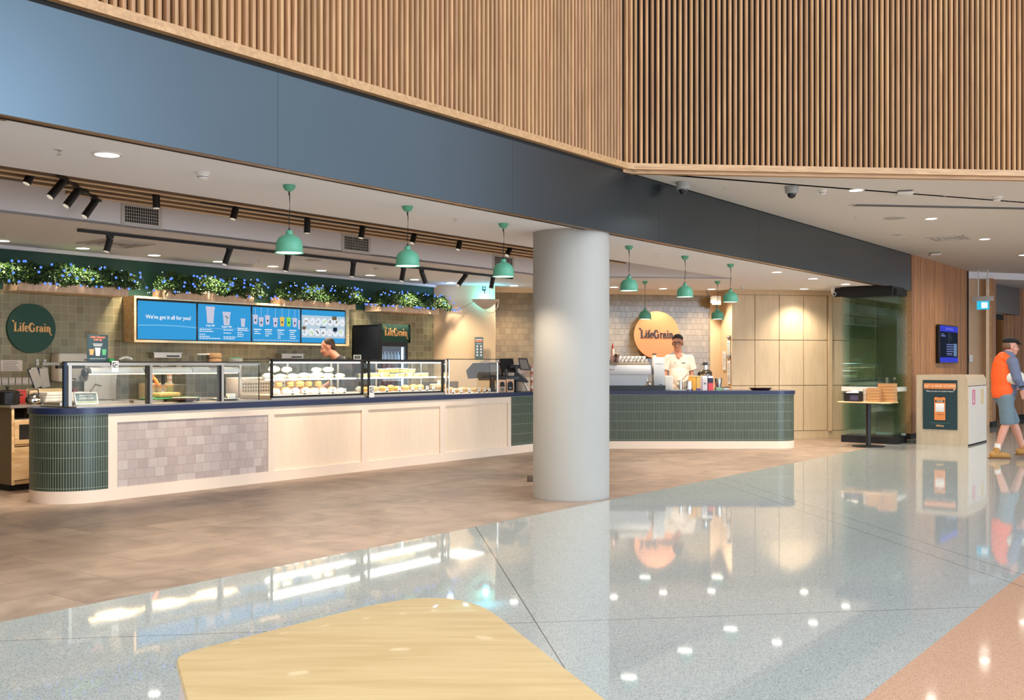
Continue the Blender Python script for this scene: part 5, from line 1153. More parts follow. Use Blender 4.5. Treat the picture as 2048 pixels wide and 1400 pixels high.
b.build('frame', M_white, t); b = MB(); b.box(-.057, .057, -.003, .003, .008, .052); b.build('panel', M_blackm, t); b = MB(); b.box(-.045, .045, -.0045, -.003, .034, .041); b.box(-.03, .035, -.0045, -.003, .02, .027); b.build('print', M_grey, t)
t = thing('printed_card', 'white printed card behind the bent-over worker', 'notice', uvw(col_u(684, 10.9), 10.9, 1.36), PHI); b = MB(); b.box(-.06, .06, -.002, 0, .0, .11); b.build('card', M_paper, t); b = MB(); b.box(-.05, -.01, -.003, -.002, .06, .08); b.build('print', M_grey, t); b = MB(); b.rod((0, .02, -.44), (0, .01, .05), .006); b.build('holder', M_steel, t)
# ---------------------------------------------------------------- end wall: insect lamp, camera, poster
def simple(name, label, cat, loc, rz, parts, group=None):
    t = thing(name, label, cat, loc, rz, group)
    for nme, m_, fn in parts:
        b = MB(); fn(b); b.build(nme, m_, t)
    return t
YE = 17.33
t = thing('insect_lamp', 'half-bowl wall lamp glowing cyan upward on the beige end wall', 'wall lamp', (W(971, YE), YE - .02, ZY(599, YE)), PSI * .6)
b = MB(); b.smooth = True
rings = []
for k in range(7):
    f = k / 6; r_ = .215 * (1 - f) ** .75 + .03; rings.append(b.vs([(r_ * math.cos(a), -r_ * .55 * math.sin(a), -.165 * f) for a in [PI * i / 14 for i in range(15)]]))
for A, B in zip(rings, rings[1:]):
    for i in range(14): b.face([A[i], A[i + 1], B[i + 1], B[i]])
b.face(rings[-1], None, False); b.build('bowl', pm('lamp_bowl', (206, 190, 168), .5), t)
b = MB(); b.box(-.16, .16, -.06, -.03, -.03, -.015); b.build('uv_tube', emis('cyan_tube', (90, 220, 255), 6), t)
lamp('POINT', 'insect_glow', (0, -.05, .03), 5.0, (.12, .75, 1), t, radius=.05)
b = MB(); a0 = Vector((.2, -.02, 0)); b.tube([(.2, -.02, 0), (.225, -.03, -.02), (.2, -.04, -.13), (.14, -.04, -.22), (.06, -.04, -.235), (0, -.03, -.2), (-.03, -.03, -.16)], .006, 8); b.build('cable', M_cream, t)
tag(MB().tube([(W(893, 17.1), 17.1, ZY(600, 17.1)), (W(902, 17.15), 17.15, ZY(611, 17.15)), (W(915, 17.2), 17.2, ZY(616, 17.2)), (W(930, 17.2), 17.2, ZY(613, 17.2)), (W(949, 17.25), 17.25, ZY(602, 17.25))], .005, 8).build('loose_cable', pm('tan_cable', (170, 140, 104), .6)), 'thin tan cable sagging from the last plant box to the wall lamp', 'cable')
simple('mounting_box', 'small dark-outlined box unit high above the glowing wall lamp', 'wall unit', (W(968, YE), YE - .03, ZY(578, YE)), PSI, [('casing', M_black, lambda b: (b.box(-.03, .03, -.02, 0, -.03, .04), b.rod((0, -.03, -.02), (.01, -.04, -.09), .01, .005))), ('face', M_gr, lambda b: b.box(-.018, .018, -.024, -.02, -.01, .03))])
poster('wall_poster', 'narrow teal poster with small icons on the beige end wall', 0, 0, 0, .145, .37, pm('poster_slate', (88, 112, 112), .6), [
    ('heading', pm('coral_print', (232, 132, 100), .6), lambda b: b.box(-.06, .06, -.006, -.004, .29, .318)), ('small_heading', M_white, lambda b: (b.box(-.058, .058, -.006, -.004, .325, .337), b.box(-.045, .045, -.006, -.004, .255, .262))),
    ('icon', M_white, lambda b: [b.box(x - .014, x + .014, -.006, -.004, z, z + .03) for x in (-.03, .034) for z in (.05, .1, .15, .2)])], loc=(W(958, 17.3), 17.27, ZY(718, 17.3)), yaw=PSI)
simple('yellow_card_strip', 'thin yellow lettered strip below the teal wall poster', 'notice', (W(958, 17.3), 17.27, ZY(722, 17.3)), PSI, [('card', pm('yellow_card', (226, 210, 130), .7), lambda b: b.box(-.07, .07, -.004, 0, -.0, .02)), ('print', M_grey, lambda b: [b.box(-.06 + k * .02, -.05 + k * .02, -.005, -.004, .005, .015) for k in range(6)])])
# orange round sign
ys = 18.3; po = Vector((W(1312.7, 18.42), 18.42, ZY(670, 18.42)))
t = thing('round_sign', 'round orange wall sign with dark serif shop lettering', 'sign', tuple(po), PSI * .9)
b = MB(); b.lathe([(.425, -.03), (.425, 0)], 72, ax='y'); b.build('disc', M_or, t); b = MB(); logo(b, .0, .0, .62, -.038); b.build('lettering', pm('ink_letters', (52, 50, 56), .6), t)
# wall speaker box, notices on the return wall
t = simple('wall_speaker', 'white box speaker on bracket high beside the tiled wall', 'speaker', (W(1431, 18.6), 18.55, ZY(593, 18.6)), -.2, [('cabinet', pm('warm_white', (232, 220, 200), .5), lambda b: (b.box(-.07, .09, -.12, .02, -.16, 0, .008), b.box(-.1, -.07, -.1, .0, -.13, -.01, .006))), ('bracket', M_grey, lambda b: (b.box(-.01, .02, -.05, .1, -.2, -.16), b.tube([(-.1, -.02, -.03), (-.16, 0, .05), (-.17, 0, .1)], .007, 6)))])
dirn = Vector((c0[0] - t2[0], c0[1] - t2[1])); rl = dirn.length; dirn.normalize(); ra = math.atan2(dirn.y, dirn.x)
def retpos(f, z, off=.012): p = Vector(t2) + dirn * rl * f; n = Vector((dirn.y, -dirn.x)); p = p + n * off; return (p.x, p.y, z)
for f, z, w_, h_, q in ((.8, 1.62, .13, .34, 'upper white notice on the narrow cream return wall'), (.82, 1.28, .13, .28, 'middle white notice on the narrow cream return wall'), (.42, 1.42, .14, .34, 'white notice farther left on the narrow return wall'), (.84, 1.08, .12, .16, 'lowest white notice on the narrow cream return wall')):
    t = thing('paper_notice', q, 'notice', retpos(f, z), ra, 'white notices on the narrow return wall'); b = MB(); b.box(-w_ / 2, w_ / 2, -.004, 0, -h_ / 2, h_ / 2); b.build('sheet', M_white, t)
    b = MB()
    for k in range(6): b.box(-w_ * .4, w_ * random.uniform(0, .4), -.0055, -.004, h_ * (.3 - .11 * k), h_ * (.33 - .11 * k))
    b.build('print', M_grey, t)
for z in (1.85, 1.5):
    t = thing('switch_box', 'grey switch box on the return wall, ' + ('upper one' if z > 1.7 else 'lower one'), 'switch', retpos(.84, z), ra); b = MB(); b.box(-.07, .07, -.02, 0, -.025, .025, .003); b.build('box', M_grey, t); b = MB(); b.box(-.03, .03, -.023, -.02, -.01, .01); b.build('switch', M_white, t)
# built-in cupboard with flush timber doors
cb = thing('tall_cupboard', 'wall-height cupboard of flush pale timber doors at the shop end', 'cupboard', (c0[0], c0[1], 0), PSI)
def s_at(px): k = (px - 1024) / FPX; return (k * c0[1] - c0[0]) / (math.cos(PSI) - math.sin(PSI) * k)
cols_ = [1462.5, 1509, 1557.5, 1606, 1653.5]
M_door = wood('cupboard_timber', (204, 180, 144), (214, 192, 156), .5, (5, 5, .8))
b = MB(); b.box(0.002, s_at(1662), 0.0, .3, .0, 2.62); b.box(s_at(1662), 2.5, .0, .3, 0, 2.62); b.build('carcass', pm('cupboard_gap', (150, 122, 90), .8), cb)
b = MB(); b.box(.002, 2.5, -.012, 0, 0, .14); b.build('plinth', M_door, cb)
b = MB(); b.box(.002, 2.5, -.022, 0, 2.612, 2.7); b.box(s_at(1655), s_at(1662), -.05, 0, .14, 2.61); b.build('fascia', M_door, cb)
for a, c in list(zip(cols_, cols_[1:])) + [(1663.5, 1712)]:
    for z0, z1 in ((.15, .964), (.976, 1.787), (1.799, 2.605)):
        b = MB(); b.box(s_at(a) + .006, min(2.5, s_at(c)) - .006, -.02, 0, z0, z1); b.build('door', M_door, cb)
# ---------------------------------------------------------------- till area
YT = 15.85
def at_w(px, Y, z=.93): return (W(px, Y), Y, z)
M_tch = pm('terminal_black', (26, 24, 25), .4); M_scg = pm('terminal_glass', (120, 108, 98), .15, var=.02)
t = thing('till_screen', 'large dark till monitor seen from behind through the pastry glass', 'monitor', at_w(972, 16.2), -.1)
b = MB(); b.M = Matrix.Rotation(.12, 4, 'X'); b.xz([(-.31, .33), (-.2, .45), (.22, .46), (.22, .23), (-.28, .2)], -.03, .02); b.build('casing', pm('till_grey', (70, 66, 66), .4), t)
b = MB(); b.box(-.12, .3, -.02, .05, .17, .235, .01); b.build('printer_bar', pm('till_grey2', (96, 88, 80), .35, metal=.4), t); b = MB(); b.rod((.1, 0, 0), (.1, 0, .3), .045, .04, 14); b.box(-.02, .22, -.1, .1, 0, .02, .008); b.build('stand', M_tch, t)
b = MB(); b.tube([(-.17, -.04, .36), (-.02, -.05, .35), (-.13, -.05, .24), (0, -.05, .28), (.12, -.05, .2)], .008, 6); b.build('cable', M_white, t)
t = thing('till_screen', 'black wedge-shaped till screen tilted up beside the chrome case post', 'monitor', at_w(1012, 15.7), .15)
b = MB(); b.M = Matrix.Rotation(-.3, 4, 'X'); b.xz([(-.06, .32), (.15, .32), (.13, .53), (-.08, .53)], -.03, .03); b.xz([(-.25, .24), (-.02, .24), (-.06, .46), (-.25, .47)], -.01, .02); b.build('casing', M_tch, t)
b = MB(); b.M = Matrix.Rotation(-.3, 4, 'X'); b.xz([(-.23, .27), (-.05, .27), (-.08, .44), (-.23, .44)], -.014, -.01); b.build('glass', M_scg, t)
b = MB(); b.box(-.2, .2, -.05, .05, .17, .25, .01); b.rod((0, 0, 0), (0, .0, .35), .03); b.box(-.1, .1, -.08, .08, 0, .015, .006); b.build('stand', M_tch, t)
t = thing('card_terminal', 'black post carrying a tilted tablet and a card reader', 'card terminal', at_w(1032, 15.75), .1)
b = MB(); b.rod((0, 0, 0), (0, 0, .42), .026, .026, 14); b.box(-.07, .07, -.06, .06, 0, .012, .005); b.box(-.1, .1, -.02, .03, .36, .42, .01); b.build('post', M_tch, t)
b = MB(); b.xz([(.06, .34), (.23, .33), (.17, .52), (.03, .52)], -.03, -.01); b.build('tablet', M_tch, t); b = MB(); b.xz([(.08, .355), (.205, .35), (.155, .50), (.045, .50)], -.034, -.03); b.build('tablet_glass', M_scg, t)
b = MB(); b.xz([(.03, .3), (.19, .16), (.17, .14), (.0, .16), (-.02, .28)], -.05, .0); b.build('card_reader', M_tch, t); b = MB(); b.xz([(.06, .28), (.15, .2), (.17, .19), (.1, .28)], -.054, -.05); b.build('reader_keys', M_scg, t)
simple('tip_box', 'kraft box with a black dome mark beside the till', 'box', at_w(1004, 15.55), .1, [('box', pm('tip_card', (222, 180, 150), .7), lambda b: b.box(-.055, .055, -.05, .05, 0, .19, .004)), ('mark', M_txtd, lambda b: (b.lathe([(.036, 0), (.036, .002)], 20, 0, -.053, .125, ax='y'), b.box(-.04, .04, -.0535, -.051, .085, .105))), ('lower_mark', M_grey, lambda b: b.box(-.03, .03, -.0525, -.05, .015, .07))])
simple('tip_box', 'kraft box with a tall black arch mark, right of the first', 'box', at_w(1020, 15.55), .1, [('box', pm('tip_card', (222, 180, 150), .7), lambda b: b.box(-.055, .055, -.05, .05, 0, .2, .004)), ('mark', M_txtd, lambda b: (b.lathe([(.042, 0), (.042, .002)], 20, 0, -.053, .125, ax='y'), b.box(-.042, .042, -.0535, -.051, .03, .125))), ('highlight', M_gr, lambda b: b.box(-.015, .015, -.056, -.0535, .06, .075))])
simple('paper_bag', 'crumpled pale paper bag on the counter before the column', 'bag', at_w(1051, 15.9), 0, [('bag', pm('bag_paper', (226, 200, 174), .8, var=.08), lambda b: b.box(-.07, .07, -.04, .04, 0, .22, .02)), ('fold', M_wrapp, lambda b: b.rod((-.05, -.045, .2), (.04, -.045, .02), .009, .012))])
t = thing('cup_tower', 'tall tower of copper and white cups against the column', 'cups', at_w(1064, 16.0), 0)
for k in range(9):
    b = MB(); b.lathe([(.026, k * .045), (.034, k * .045 + .044)], 18); b.build('cup', [pm('copper_cup', (190, 120, 96), .4), M_wrapp, pm('pink_cup', (222, 170, 150), .5)][k % 3], t)
simple('menu_card', 'cream board standing behind the till tablets', 'board', (W(1038, 16.1), 16.1, .93), .1, [('board', M_cream, lambda b: b.box(-.19, .16, -.01, .01, 0, .44)), ('edge', M_gr, lambda b: b.box(-.19, .16, -.012, -.01, .43, .44))])
# ---------------------------------------------------------------- coffee counter
simple('coffee_plinth', 'low black plinth on the coffee counter under the machine', 'plinth', (W(1328, 16.6), 16.45, .93), 0, [('block', pm('dark_plinth', (24, 30, 38), .35), lambda b: b.box(-1.35, 0, 0, .5, 0, .078)), ('edge', M_black, lambda b: b.box(-1.352, .002, -.002, 0, .07, .08))])
KY = 16.62; PZ = 1.009
M_mach = pm('machine_white', (206, 208, 210), .25, var=.02)
t = thing('coffee_machine', 'white espresso machine seen from behind on the black plinth', 'coffee machine', (W(1302, KY), KY, PZ), 0)
L0 = -.86
b = MB(); b.box(L0, 0, 0, .42, .175, .33, .012); b.build('upper_body', M_mach, t)
b = MB(); a = b.vs([(L0, .03, 0), (-.09, .03, 0), (-.09, .4, 0), (L0, .4, 0)]); c = b.vs([(L0, .015, .173), (-.03, .015, .173), (-.03, .4, .173), (L0, .4, .173)])
for i in range(4): j = (i + 1) % 4; b.face([a[i], a[j], c[j], c[i]])
b.face(c); b.face(list(reversed(a))); b.build('lower_body', M_mach, t)
b = MB(); b.box(L0, -.02, .02, .4, .332, .378, .006); b.build('cup_rail', pm('rail_taupe', (150, 136, 116), .4, metal=.3), t)
b = MB(); b.box(-.045, -.005, .0, .08, -.0, .04, .01); b.box(-.065, -.03, .1, .3, .04, .17, .01); b.build('foot', M_chrome, t)
b = MB(); b.tube([(.02, .1, .33), (.04, .05, .28), (.03, .03, .18)], .012, 8); b.build('steam_wand', M_black, t)
b = MB(); b.box(-.70, -.66, -.002, 0, .25, .275); b.box(-.62, -.6, -.002, 0, .25, .27); b.box(-.648, -.632, -.002, 0, .25, .27); b.build('badge', pm('badge', (150, 120, 110), .5), t)
cp = None
for r_, (n, y) in enumerate(((13, .1), (12, .2), (10, .15))):
    for i in range(n):
        if cp is None:
            cp = thing('espresso_cup', 'white espresso cup among the cups stacked on the coffee machine', 'cup', group='white cups on top of the coffee machine'); b = MB(); b.smooth = True; b.lathe([(.018, 0), (.03, .02), (.034, .05), (.031, .05), (.016, .008), (.001, .006)], 16, cap=False); b.build('cup', M_white, cp); b = MB(); b.tube([(.03, 0, .04), (.045, 0, .036), (.045, 0, .02), (.028, 0, .014)], .004, 6); b.build('handle', M_white, cp); o = cp
        else: o = dup(cp)
        o['label'] = 'white cup, %s from right in the %s row on the coffee machine' % (ORD[i], ('front', 'back', 'upper')[r_])
        o.location = (W(1302, KY) - .07 - i * .0655 - (.03 if r_ == 2 else 0), KY + y, PZ + .379 + (.051 if r_ == 2 else 0)); o.rotation_euler = (0, 0, random.uniform(0, 6))
simple('sauce_bottle', 'tall pink bottle with red cap at the machine\'s left', 'bottle', (W(1226, KY), KY + .06, PZ + .379), 0, [('bottle', pm('pink_bottle', (232, 176, 160), .4), lambda b: b.lathe([(.024, 0), (.026, .01), (.026, .2), (.012, .23)], 18)), ('cap', pm('red_cap', (170, 52, 36), .4), lambda b: b.lathe([(.018, .2), (.014, .27), (.004, .31)], 14))])
simple('spice_jar', 'brown jar with dark lid beside the pink bottle', 'jar', (W(1234, KY), KY + .02, PZ + .379), 0, [('jar', pm('brown_jar', (120, 92, 82), .3), lambda b: b.lathe([(.036, 0), (.038, .01), (.038, .08)], 20)), ('lid', pm('brown_lid', (84, 54, 44), .4), lambda b: b.lathe([(.04, .08), (.04, .13), (.036, .135)], 20))])
simple('coffee_grinder', 'tall white boxy grinder tower right of the coffee machine', 'grinder', (W(1318.5, KY), KY + .0, PZ), 0, [('tower', M_mach, lambda b: b.box(-.09, .09, 0, .22, 0, .46, .008)), ('seam', M_gr, lambda b: (b.box(-.07, .07, -.003, 0, .36, .363), b.box(-.001, .001, -.003, 0, .3, .44))), ('badge', M_txtd, lambda b: b.box(.0, .05, -.003, 0, .012, .022))])
simple('small_jar', 'little glass jar with brown lid on the grinder tower', 'jar', (W(1310, KY), KY + .08, PZ + .461), 0, [('jar', pm('clear_jar', (226, 206, 176), .2), lambda b: b.cyl(0, 0, 0, .035, .034)), ('lid', pm('brown_lid', (84, 54, 44), .4), lambda b: b.cyl(0, 0, .035, .062, .035))])
simple('milk_fridge', 'small off-white box unit right of the black plinth', 'box unit', (W(1337, 16.75), 16.7, .931), 0, [('casing', pm('offwhite_box', (226, 220, 208), .5), lambda b: b.box(-.065, .065, 0, .25, 0, .235, .012)), ('seam', M_gr, lambda b: b.box(-.06, .06, -.002, 0, .2, .203))])
simple('white_tray', 'thin white paper tray lying before the milk jugs', 'tray', (W(1358, 16.65), 16.55, .931), 0, [('tray', M_white, lambda b: b.box(-.14, .1, -.04, .04, 0, .012, .004)), ('rim', M_gr, lambda b: b.box(-.14, .1, -.042, -.04, .008, .014))])
def jug(px, Y, label, r, h, mat=None, handle=True):
    t = thing('milk_jug', label, 'jug', (W(px, Y), Y, .931), 0); b = MB(); b.smooth = True; b.lathe([(r, 0), (r * 1.02, .01), (r * .88, h * .7), (r * .9, h), (r * .86, h), (r * .84, h * .7), (r * .9, .02), (.001, .015)], 24, cap=False); b.build('jug_body', mat or M_chrome, t)
    b = MB(); b.lathe([(r * 1.03, 0), (r * 1.03, .012)], 24); b.build('base', M_black, t)
    if handle: b = MB(); b.tube([(-r * .85, 0, h * .85), (-r * 1.5, 0, h * .8), (-r * 1.5, 0, h * .35), (-r * .95, 0, h * .2)], .006, 8); b.build('handle', M_chrome, t)
jug(1361, 16.75, 'narrow dark steel jug behind the white paper tray', .035, .17); jug(1377, 16.72, 'wide steel milk jug before the barista\'s hand', .07, .15)
simple('orange_carton', 'wide orange carton on the coffee counter', 'carton', (W(1389, 16.75), 16.72, .931), 0, [('carton', pm('orange_carton', (232, 164, 52), .45, var=.1), lambda b: b.box(-.09, .02, 0, .08, 0, .225)), ('lid_edge', pm('cream_edge', (240, 220, 160), .5), lambda b: b.box(-.095, .13, -.004, .084, .225, .235))])
simple('amber_carton', 'amber and lilac printed carton right of the orange one', 'carton', (W(1398.5, 16.75), 16.72, .931), 0, [('carton', pm('amber_carton', (214, 172, 92), .45, var=.2, scale=30), lambda b: b.box(-.052, .05, 0, .08, 0, .223)), ('lilac_side', pm('lilac_side', (206, 184, 196), .5), lambda b: b.box(.02, .051, -.002, 0, 0, .223)), ('purple_base', pm('purple_base', (96, 76, 140), .5), lambda b: b.box(-.053, .02, -.003, 0, 0, .03))])
def milk(px, Y, label, body, top_, gable, extra):
    t = thing('drink_carton', label, 'carton', (W(px, Y), Y, .931), 0); b = MB(); b.box(-.04, .04, 0, .08, 0, .2); b.build('carton', body, t); b = MB(); b.xz([(-.04, .2), (.04, .2), (.036, .235), (-.036, .235)], .03, .05)
    a = b.vs([(-.04, 0, .2), (.04, 0, .2), (.036, .035, .23), (-.036, .035, .23)]); b.face(a); b.build('gable_top', gable, t); b = MB(); extra(b); b.build('print', top_, t)
milk(1410, 16.7, 'grey-white drink carton with small dark print', pm('carton_grey', (206, 200, 202), .5), M_txtd, M_white, lambda b: (b.box(-.02, .02, -.002, 0, .1, .112), b.box(-.025, .01, -.002, 0, .125, .13)))
milk(1421.5, 16.7, 'red carton with navy top beside the grey-white carton', pm('carton_red', (214, 72, 84), .5), pm('carton_navy', (40, 42, 70), .5), pm('carton_lilac', (190, 186, 208), .5), lambda b: (b.box(-.0405, .0405, -.0015, .0805, .12, .201), b.lathe([(.02, 0), (.02, .001)], 16, 0, -.003, .16, ax='y')))
simple('steel_shaker', 'tall steel cup standing on a green box', 'cup', (W(1437, 16.75), 16.75, .972), 0, [('cup', M_chrome, lambda b: b.lathe([(.045, 0), (.062, .15), (.058, .15), (.04, .01), (.001, .01)], 24, cap=False)), ('rim', M_steel, lambda b: b.lathe([(.061, .146), (.066, .15), (.061, .154)], 24, cap=False))])
simple('green_carton', 'small flat green box beneath the steel cup', 'box', (W(1438, 16.75), 16.75, .931), 0, [('box', pm('sage_box', (120, 160, 120), .5), lambda b: b.box(-.06, .05, -.05, .05, 0, .04)), ('lid', pm('sage_lid', (150, 184, 150), .5), lambda b: b.box(-.061, .051, -.051, .051, .03, .0405))])
simple('knife', 'dark bar lying level beside the steel cup', 'utensil', (W(1448, 16.72), 16.72, .972), 0, [('blade', M_black, lambda b: b.box(-.05, .08, -.01, .01, 0, .012)), ('grip', M_blackm, lambda b: b.box(.0, .085, -.012, .012, 0, .014))])
simple('utensil_block', 'thin dark rest under the level bar', 'rest', (W(1450, 16.72), 16.72, .931), 0, [('block', M_steel, lambda b: b.box(-.03, .06, -.02, .02, 0, .038)), ('foot', M_black, lambda b: b.box(-.03, .06, -.021, .021, 0, .006))])
t = thing('juicer', 'steel and black centrifugal juicer behind the cartons', 'juicer', (W(1411, 16.95), 16.98, .931), 0)
b = MB(); b.smooth = True; b.lathe([(.1, 0), (.105, .02), (.1, .25), (.106, .27)], 28); b.build('base_body', M_steel, t); b = MB(); b.lathe([(.11, .27), (.115, .29), (.09, .325), (.055, .335)], 28); b.build('collar', pm('dark_collar', (74, 66, 56), .3, metal=.5), t)
b = MB(); b.lathe([(.045, .335), (.045, .41)], 22); b.build('feed_tube', M_chrome, t); b = MB(); b.lathe([(.075, .41), (.075, .42), (.04, .422), (.04, .455), (.036, .46)], 24); b.build('pusher', M_black, t)
b = MB(); b.box(-.125, -.1, -.03, .03, .05, .29, .008); b.box(.1, .112, -.03, .03, .05, .29, .004); b.build('side_arm', M_black, t)
simple('serving_dish', 'long shallow dark dish near the counter\'s right end', 'dish', (W(1521, 16.75), 16.75, .931), 0, [('dish', pm('dark_dish', (52, 30, 30), .4), lambda b: b.lathe([(.14, 0), (.18, .03), (.185, .036), (.17, .034), (.001, .012)], 32, cap=False)), ('rim', pm('dish_rim', (92, 60, 56), .35), lambda b: b.lathe([(.184, .034), (.188, .038), (.18, .038)], 32, cap=False))])
# ---------------------------------------------------------------- folding glass doors, header
hd = thing('door_header', 'deep black header housing above the stacked glass doors', 'door header', uvw(0, 0, 0), PHI)
b = MB(); b.box(17.56, 18.25, 5.3, 6.28, 2.645, 2.681); b.box(17.54, 17.62, 5.3, 6.28, 2.53, 2.645); b.build('housing', M_blackm, hd); b = MB(); b.box(17.6, 18.35, 5.5, 5.56, 2.641, 2.645); b.build('track', M_black, hd)
gp = None
nms = ['nearest', 'second', 'third', 'fourth', 'fifth', 'sixth', 'seventh', 'eighth', 'ninth']
for i in range(9):
    if gp is None:
        gp = thing('glass_door_panel', 'x', 'glass door', uvw(17.66, 6.2, 0), PHI - PI / 2, 'green glass door panels stacked at the right')
        b = MB(); b.box(0, .95, 0, .011, .105, 2.55); b.build('glass_pane', M_gglass, gp); b = MB(); b.box(0, .95, -.016, .027, .0, .12); b.build('bottom_rail', M_blackm, gp); b = MB(); b.box(0, .95, -.016, .027, 2.53, 2.64); b.build('top_rail', M_blackm, gp)
        b = MB(); b.box(0, .95, -.0015, 0, .89, .965); b.build('white_band', pm('frosted_band', (232, 228, 222), .6), gp); o = gp
    else: o = dup(gp)
    o.location = uvw(17.66 + i * .066, 6.2, 0); o['label'] = 'green-edged glass door panel, ' + nms[i] + ' in the stacked row' + (' behind the small table' if i == 0 else ' at the right')
# ---------------------------------------------------------------- small table and packs
TB = uvw(16.94, 5.5); RT = PHI - PI / 2
t = thing('bistro_table', 'small table with black pedestal before the stacked glass doors', 'table', tuple(TB), RT)
b = MB(); b.lathe([(.26, 0), (.26, .012), (.05, .022)], 40); b.build('base', M_black, t); b = MB(); b.cyl(0, 0, .02, .715, .04, 24); b.box(-.22, .22, -.03, .03, .7, .718); b.build('pedestal', M_black, t); b = MB(); b.box(-.43, .41, -.26, .26, .718, .742, .012); b.build('tabletop', M_plyh, t)
def tb(x, y, z=.743): q = Matrix.Rotation(RT, 3, 'Z') @ Vector((x, y, 0)); return (TB.x + q.x, TB.y + q.y, z)
t = simple('storage_basket', 'black slatted basket of crumpled paper on the small table', 'basket', tb(-.22, -.08), RT, [('basket', pm('basket_black', (30, 26, 28), .5), lambda b: (b.box(-.12, .12, -.09, .09, 0, .01), b.box(-.125, .125, -.095, -.085, 0, .13), b.box(-.125, .125, .085, .095, 0, .13), b.box(-.125, -.115, -.09, .09, 0, .13), b.box(.115, .125, -.09, .09, 0, .13), b.box(-.14, .14, -.105, -.09, .125, .14), b.box(-.14, .14, .09, .105, .125, .14))), ('label_plate', pm('indigo_plate', (74, 70, 98), .5), lambda b: b.box(-.02, .11, -.099, -.095, .02, .1))])
b = MB(); b.smooth = True
for k in range(9): b.ball((random.uniform(-.08, .08), random.uniform(-.05, .05), .11 + random.uniform(0, .035)), .045, .04, .03, 8)
tag(b.build('crumpled_paper', M_wrapp, loc=tb(-.22, -.08, .76), rz=RT), 'crumpled white paper heaped in the black basket', 'paper')
t = simple('cup_bundle', 'bundle of striped white and red cups beside the black basket', 'cups', tb(-.03, .0), RT, [('cups', M_wrapp, lambda b: [b.lathe([(.03, k * .035), (.042, k * .035 + .034)], 14, -.02, 0) for k in range(6)]), ('red_lids', pm('red_lids', (196, 120, 110), .5), lambda b: [b.lathe([(.043, k * .07 + .032), (.043, k * .07 + .036)], 14, -.02, 0) for k in range(3)])])
def packs(x, y, w_, d_, n, h, label, grp, z0=.743, mat=None):
    for k in range(n):
        t = thing('kraft_pack', label[k] if isinstance(label, list) else label, 'box', tb(x + random.uniform(-.003, .003), y, z0 + k * h), RT + random.uniform(-.03, .03), grp)
        b = MB(); b.box(-w_, w_, -d_, d_, 0, h - .004); b.build('box', mat or M_kraft, t); b = MB(); b.box(-w_ - .003, w_ + .003, -d_ - .003, d_ + .003, h - .014, h - .0035); b.build('lid', mat or pm('kraft_lid', (186, 142, 98), .7), t)
od = ['lowest', 'second', 'third', 'fourth', 'fifth', 'sixth', 'topmost']
packs(.12, -.06, .095, .08, 5, .046, ['kraft food box, %s of the short stack of five' % q for q in ('lowest', 'second', 'third', 'fourth', 'topmost')], 'short stack of kraft boxes')
packs(.28, .1, .125, .1, 6, .05, ['large kraft box, %s in tall right-hand stack on small table' % q for q in ('lowest', 'second', 'third', 'fourth', 'fifth', 'topmost')], 'tall stack of kraft boxes')
for x, q in ((.2, 'clear plastic tub left of two, atop the tall kraft stack'), (.33, 'clear plastic tub right of two, atop the tall kraft stack')):
    simple('clear_tub', q, 'tub', tb(x, .1, 1.044), RT, [('tub', glass('tub_clear', (.8, .88, .86), .1, 2), lambda b: b.box(-.055, .06, -.06, .06, 0, .085)), ('lid', glass('tub_lid', (.86, .9, .9), .1, 3), lambda b: b.box(-.06, .065, -.065, .065, .085, .094))])
# ---------------------------------------------------------------- bin unit with poster
t = thing('bin_unit', 'large pale timber waste bin cabinet with loyalty poster', 'bin', uvw(17.95, 5.02, 0), RT)
BW, BD, BH = .82, 1.28, 1.175
b = MB(); b.xz([(0, 0.0), (BW, 0.0), (BW, 1.105), (BW - .04, BH), (0, BH)], 0, BD); b.build('body', wood('bin_timber', (182, 164, 138), (194, 177, 151), .5, (5, 5, .8)), t)
b = MB(); b.box(BW, BW + .012, .04, BD - .02, .03, .985); b.build('door', pm('bin_white', (214, 206, 196), .5), t)
b = MB(); b.box(BW + .002, BW + .008, .02, BD, .0, .03); b.box(BW, BW + .006, .03, BD, .985, .995); b.build('door_gap', M_blackm, t)
for y, m_ in ((.25, pm('pink_sticker', (206, 110, 140), .6)), (.85, pm('yellow_sticker', (214, 186, 120), .6))):
    b = MB()
    for y0, y1, z0, z1 in ((y, y + .2, .9, .93), (y, y + .2, .68, .71), (y, y + .06, .71, .9), (y + .14, y + .2, .71, .9)): b.box(BW + .012, BW + .0135, y0, y1, z0, z1)
    b.box(BW + .012, BW + .0135, y + .09, y + .12, .75, .88); b.build('sticker', m_, t)
ps = thing('loyalty_poster', 'dark teal poster with orange phone picture on the bin front', 'poster', uvw(17.938, 5.02, 0), RT)
pz0, pz1, px0, px1 = .265, 1.09, .11, .66; cxp = (px0 + px1) / 2
b = MB(); b.box(px0, px1, -.002, .008, pz0, pz1); b.build('sheet', pm('deep_teal', (22, 52, 58), .5), ps)
M_po = pm('poster_orange', (214, 132, 72), .5)
b = MB(); b.rbox(px0 + .02, px1 - .02, -.008, -.002, .94, 1.035, .002); b.build('banner', M_po, ps)
b = MB(); text_geo(b, 'GET A FREE COFFEE', .055, cxp, .968, -.0095, bold=.001, spacing=1.05); b.build('lettering', pm('pale_coral_print', (240, 206, 176), .6), ps)
b = MB(); text_geo(b, 'When you join our Loyalty Program', .03, cxp, .895, -.004, bold=.0004); b.ball((px1 - .045, -.008, .93), .012, .002, .012, 10); b.build('small_lettering', M_white, ps)
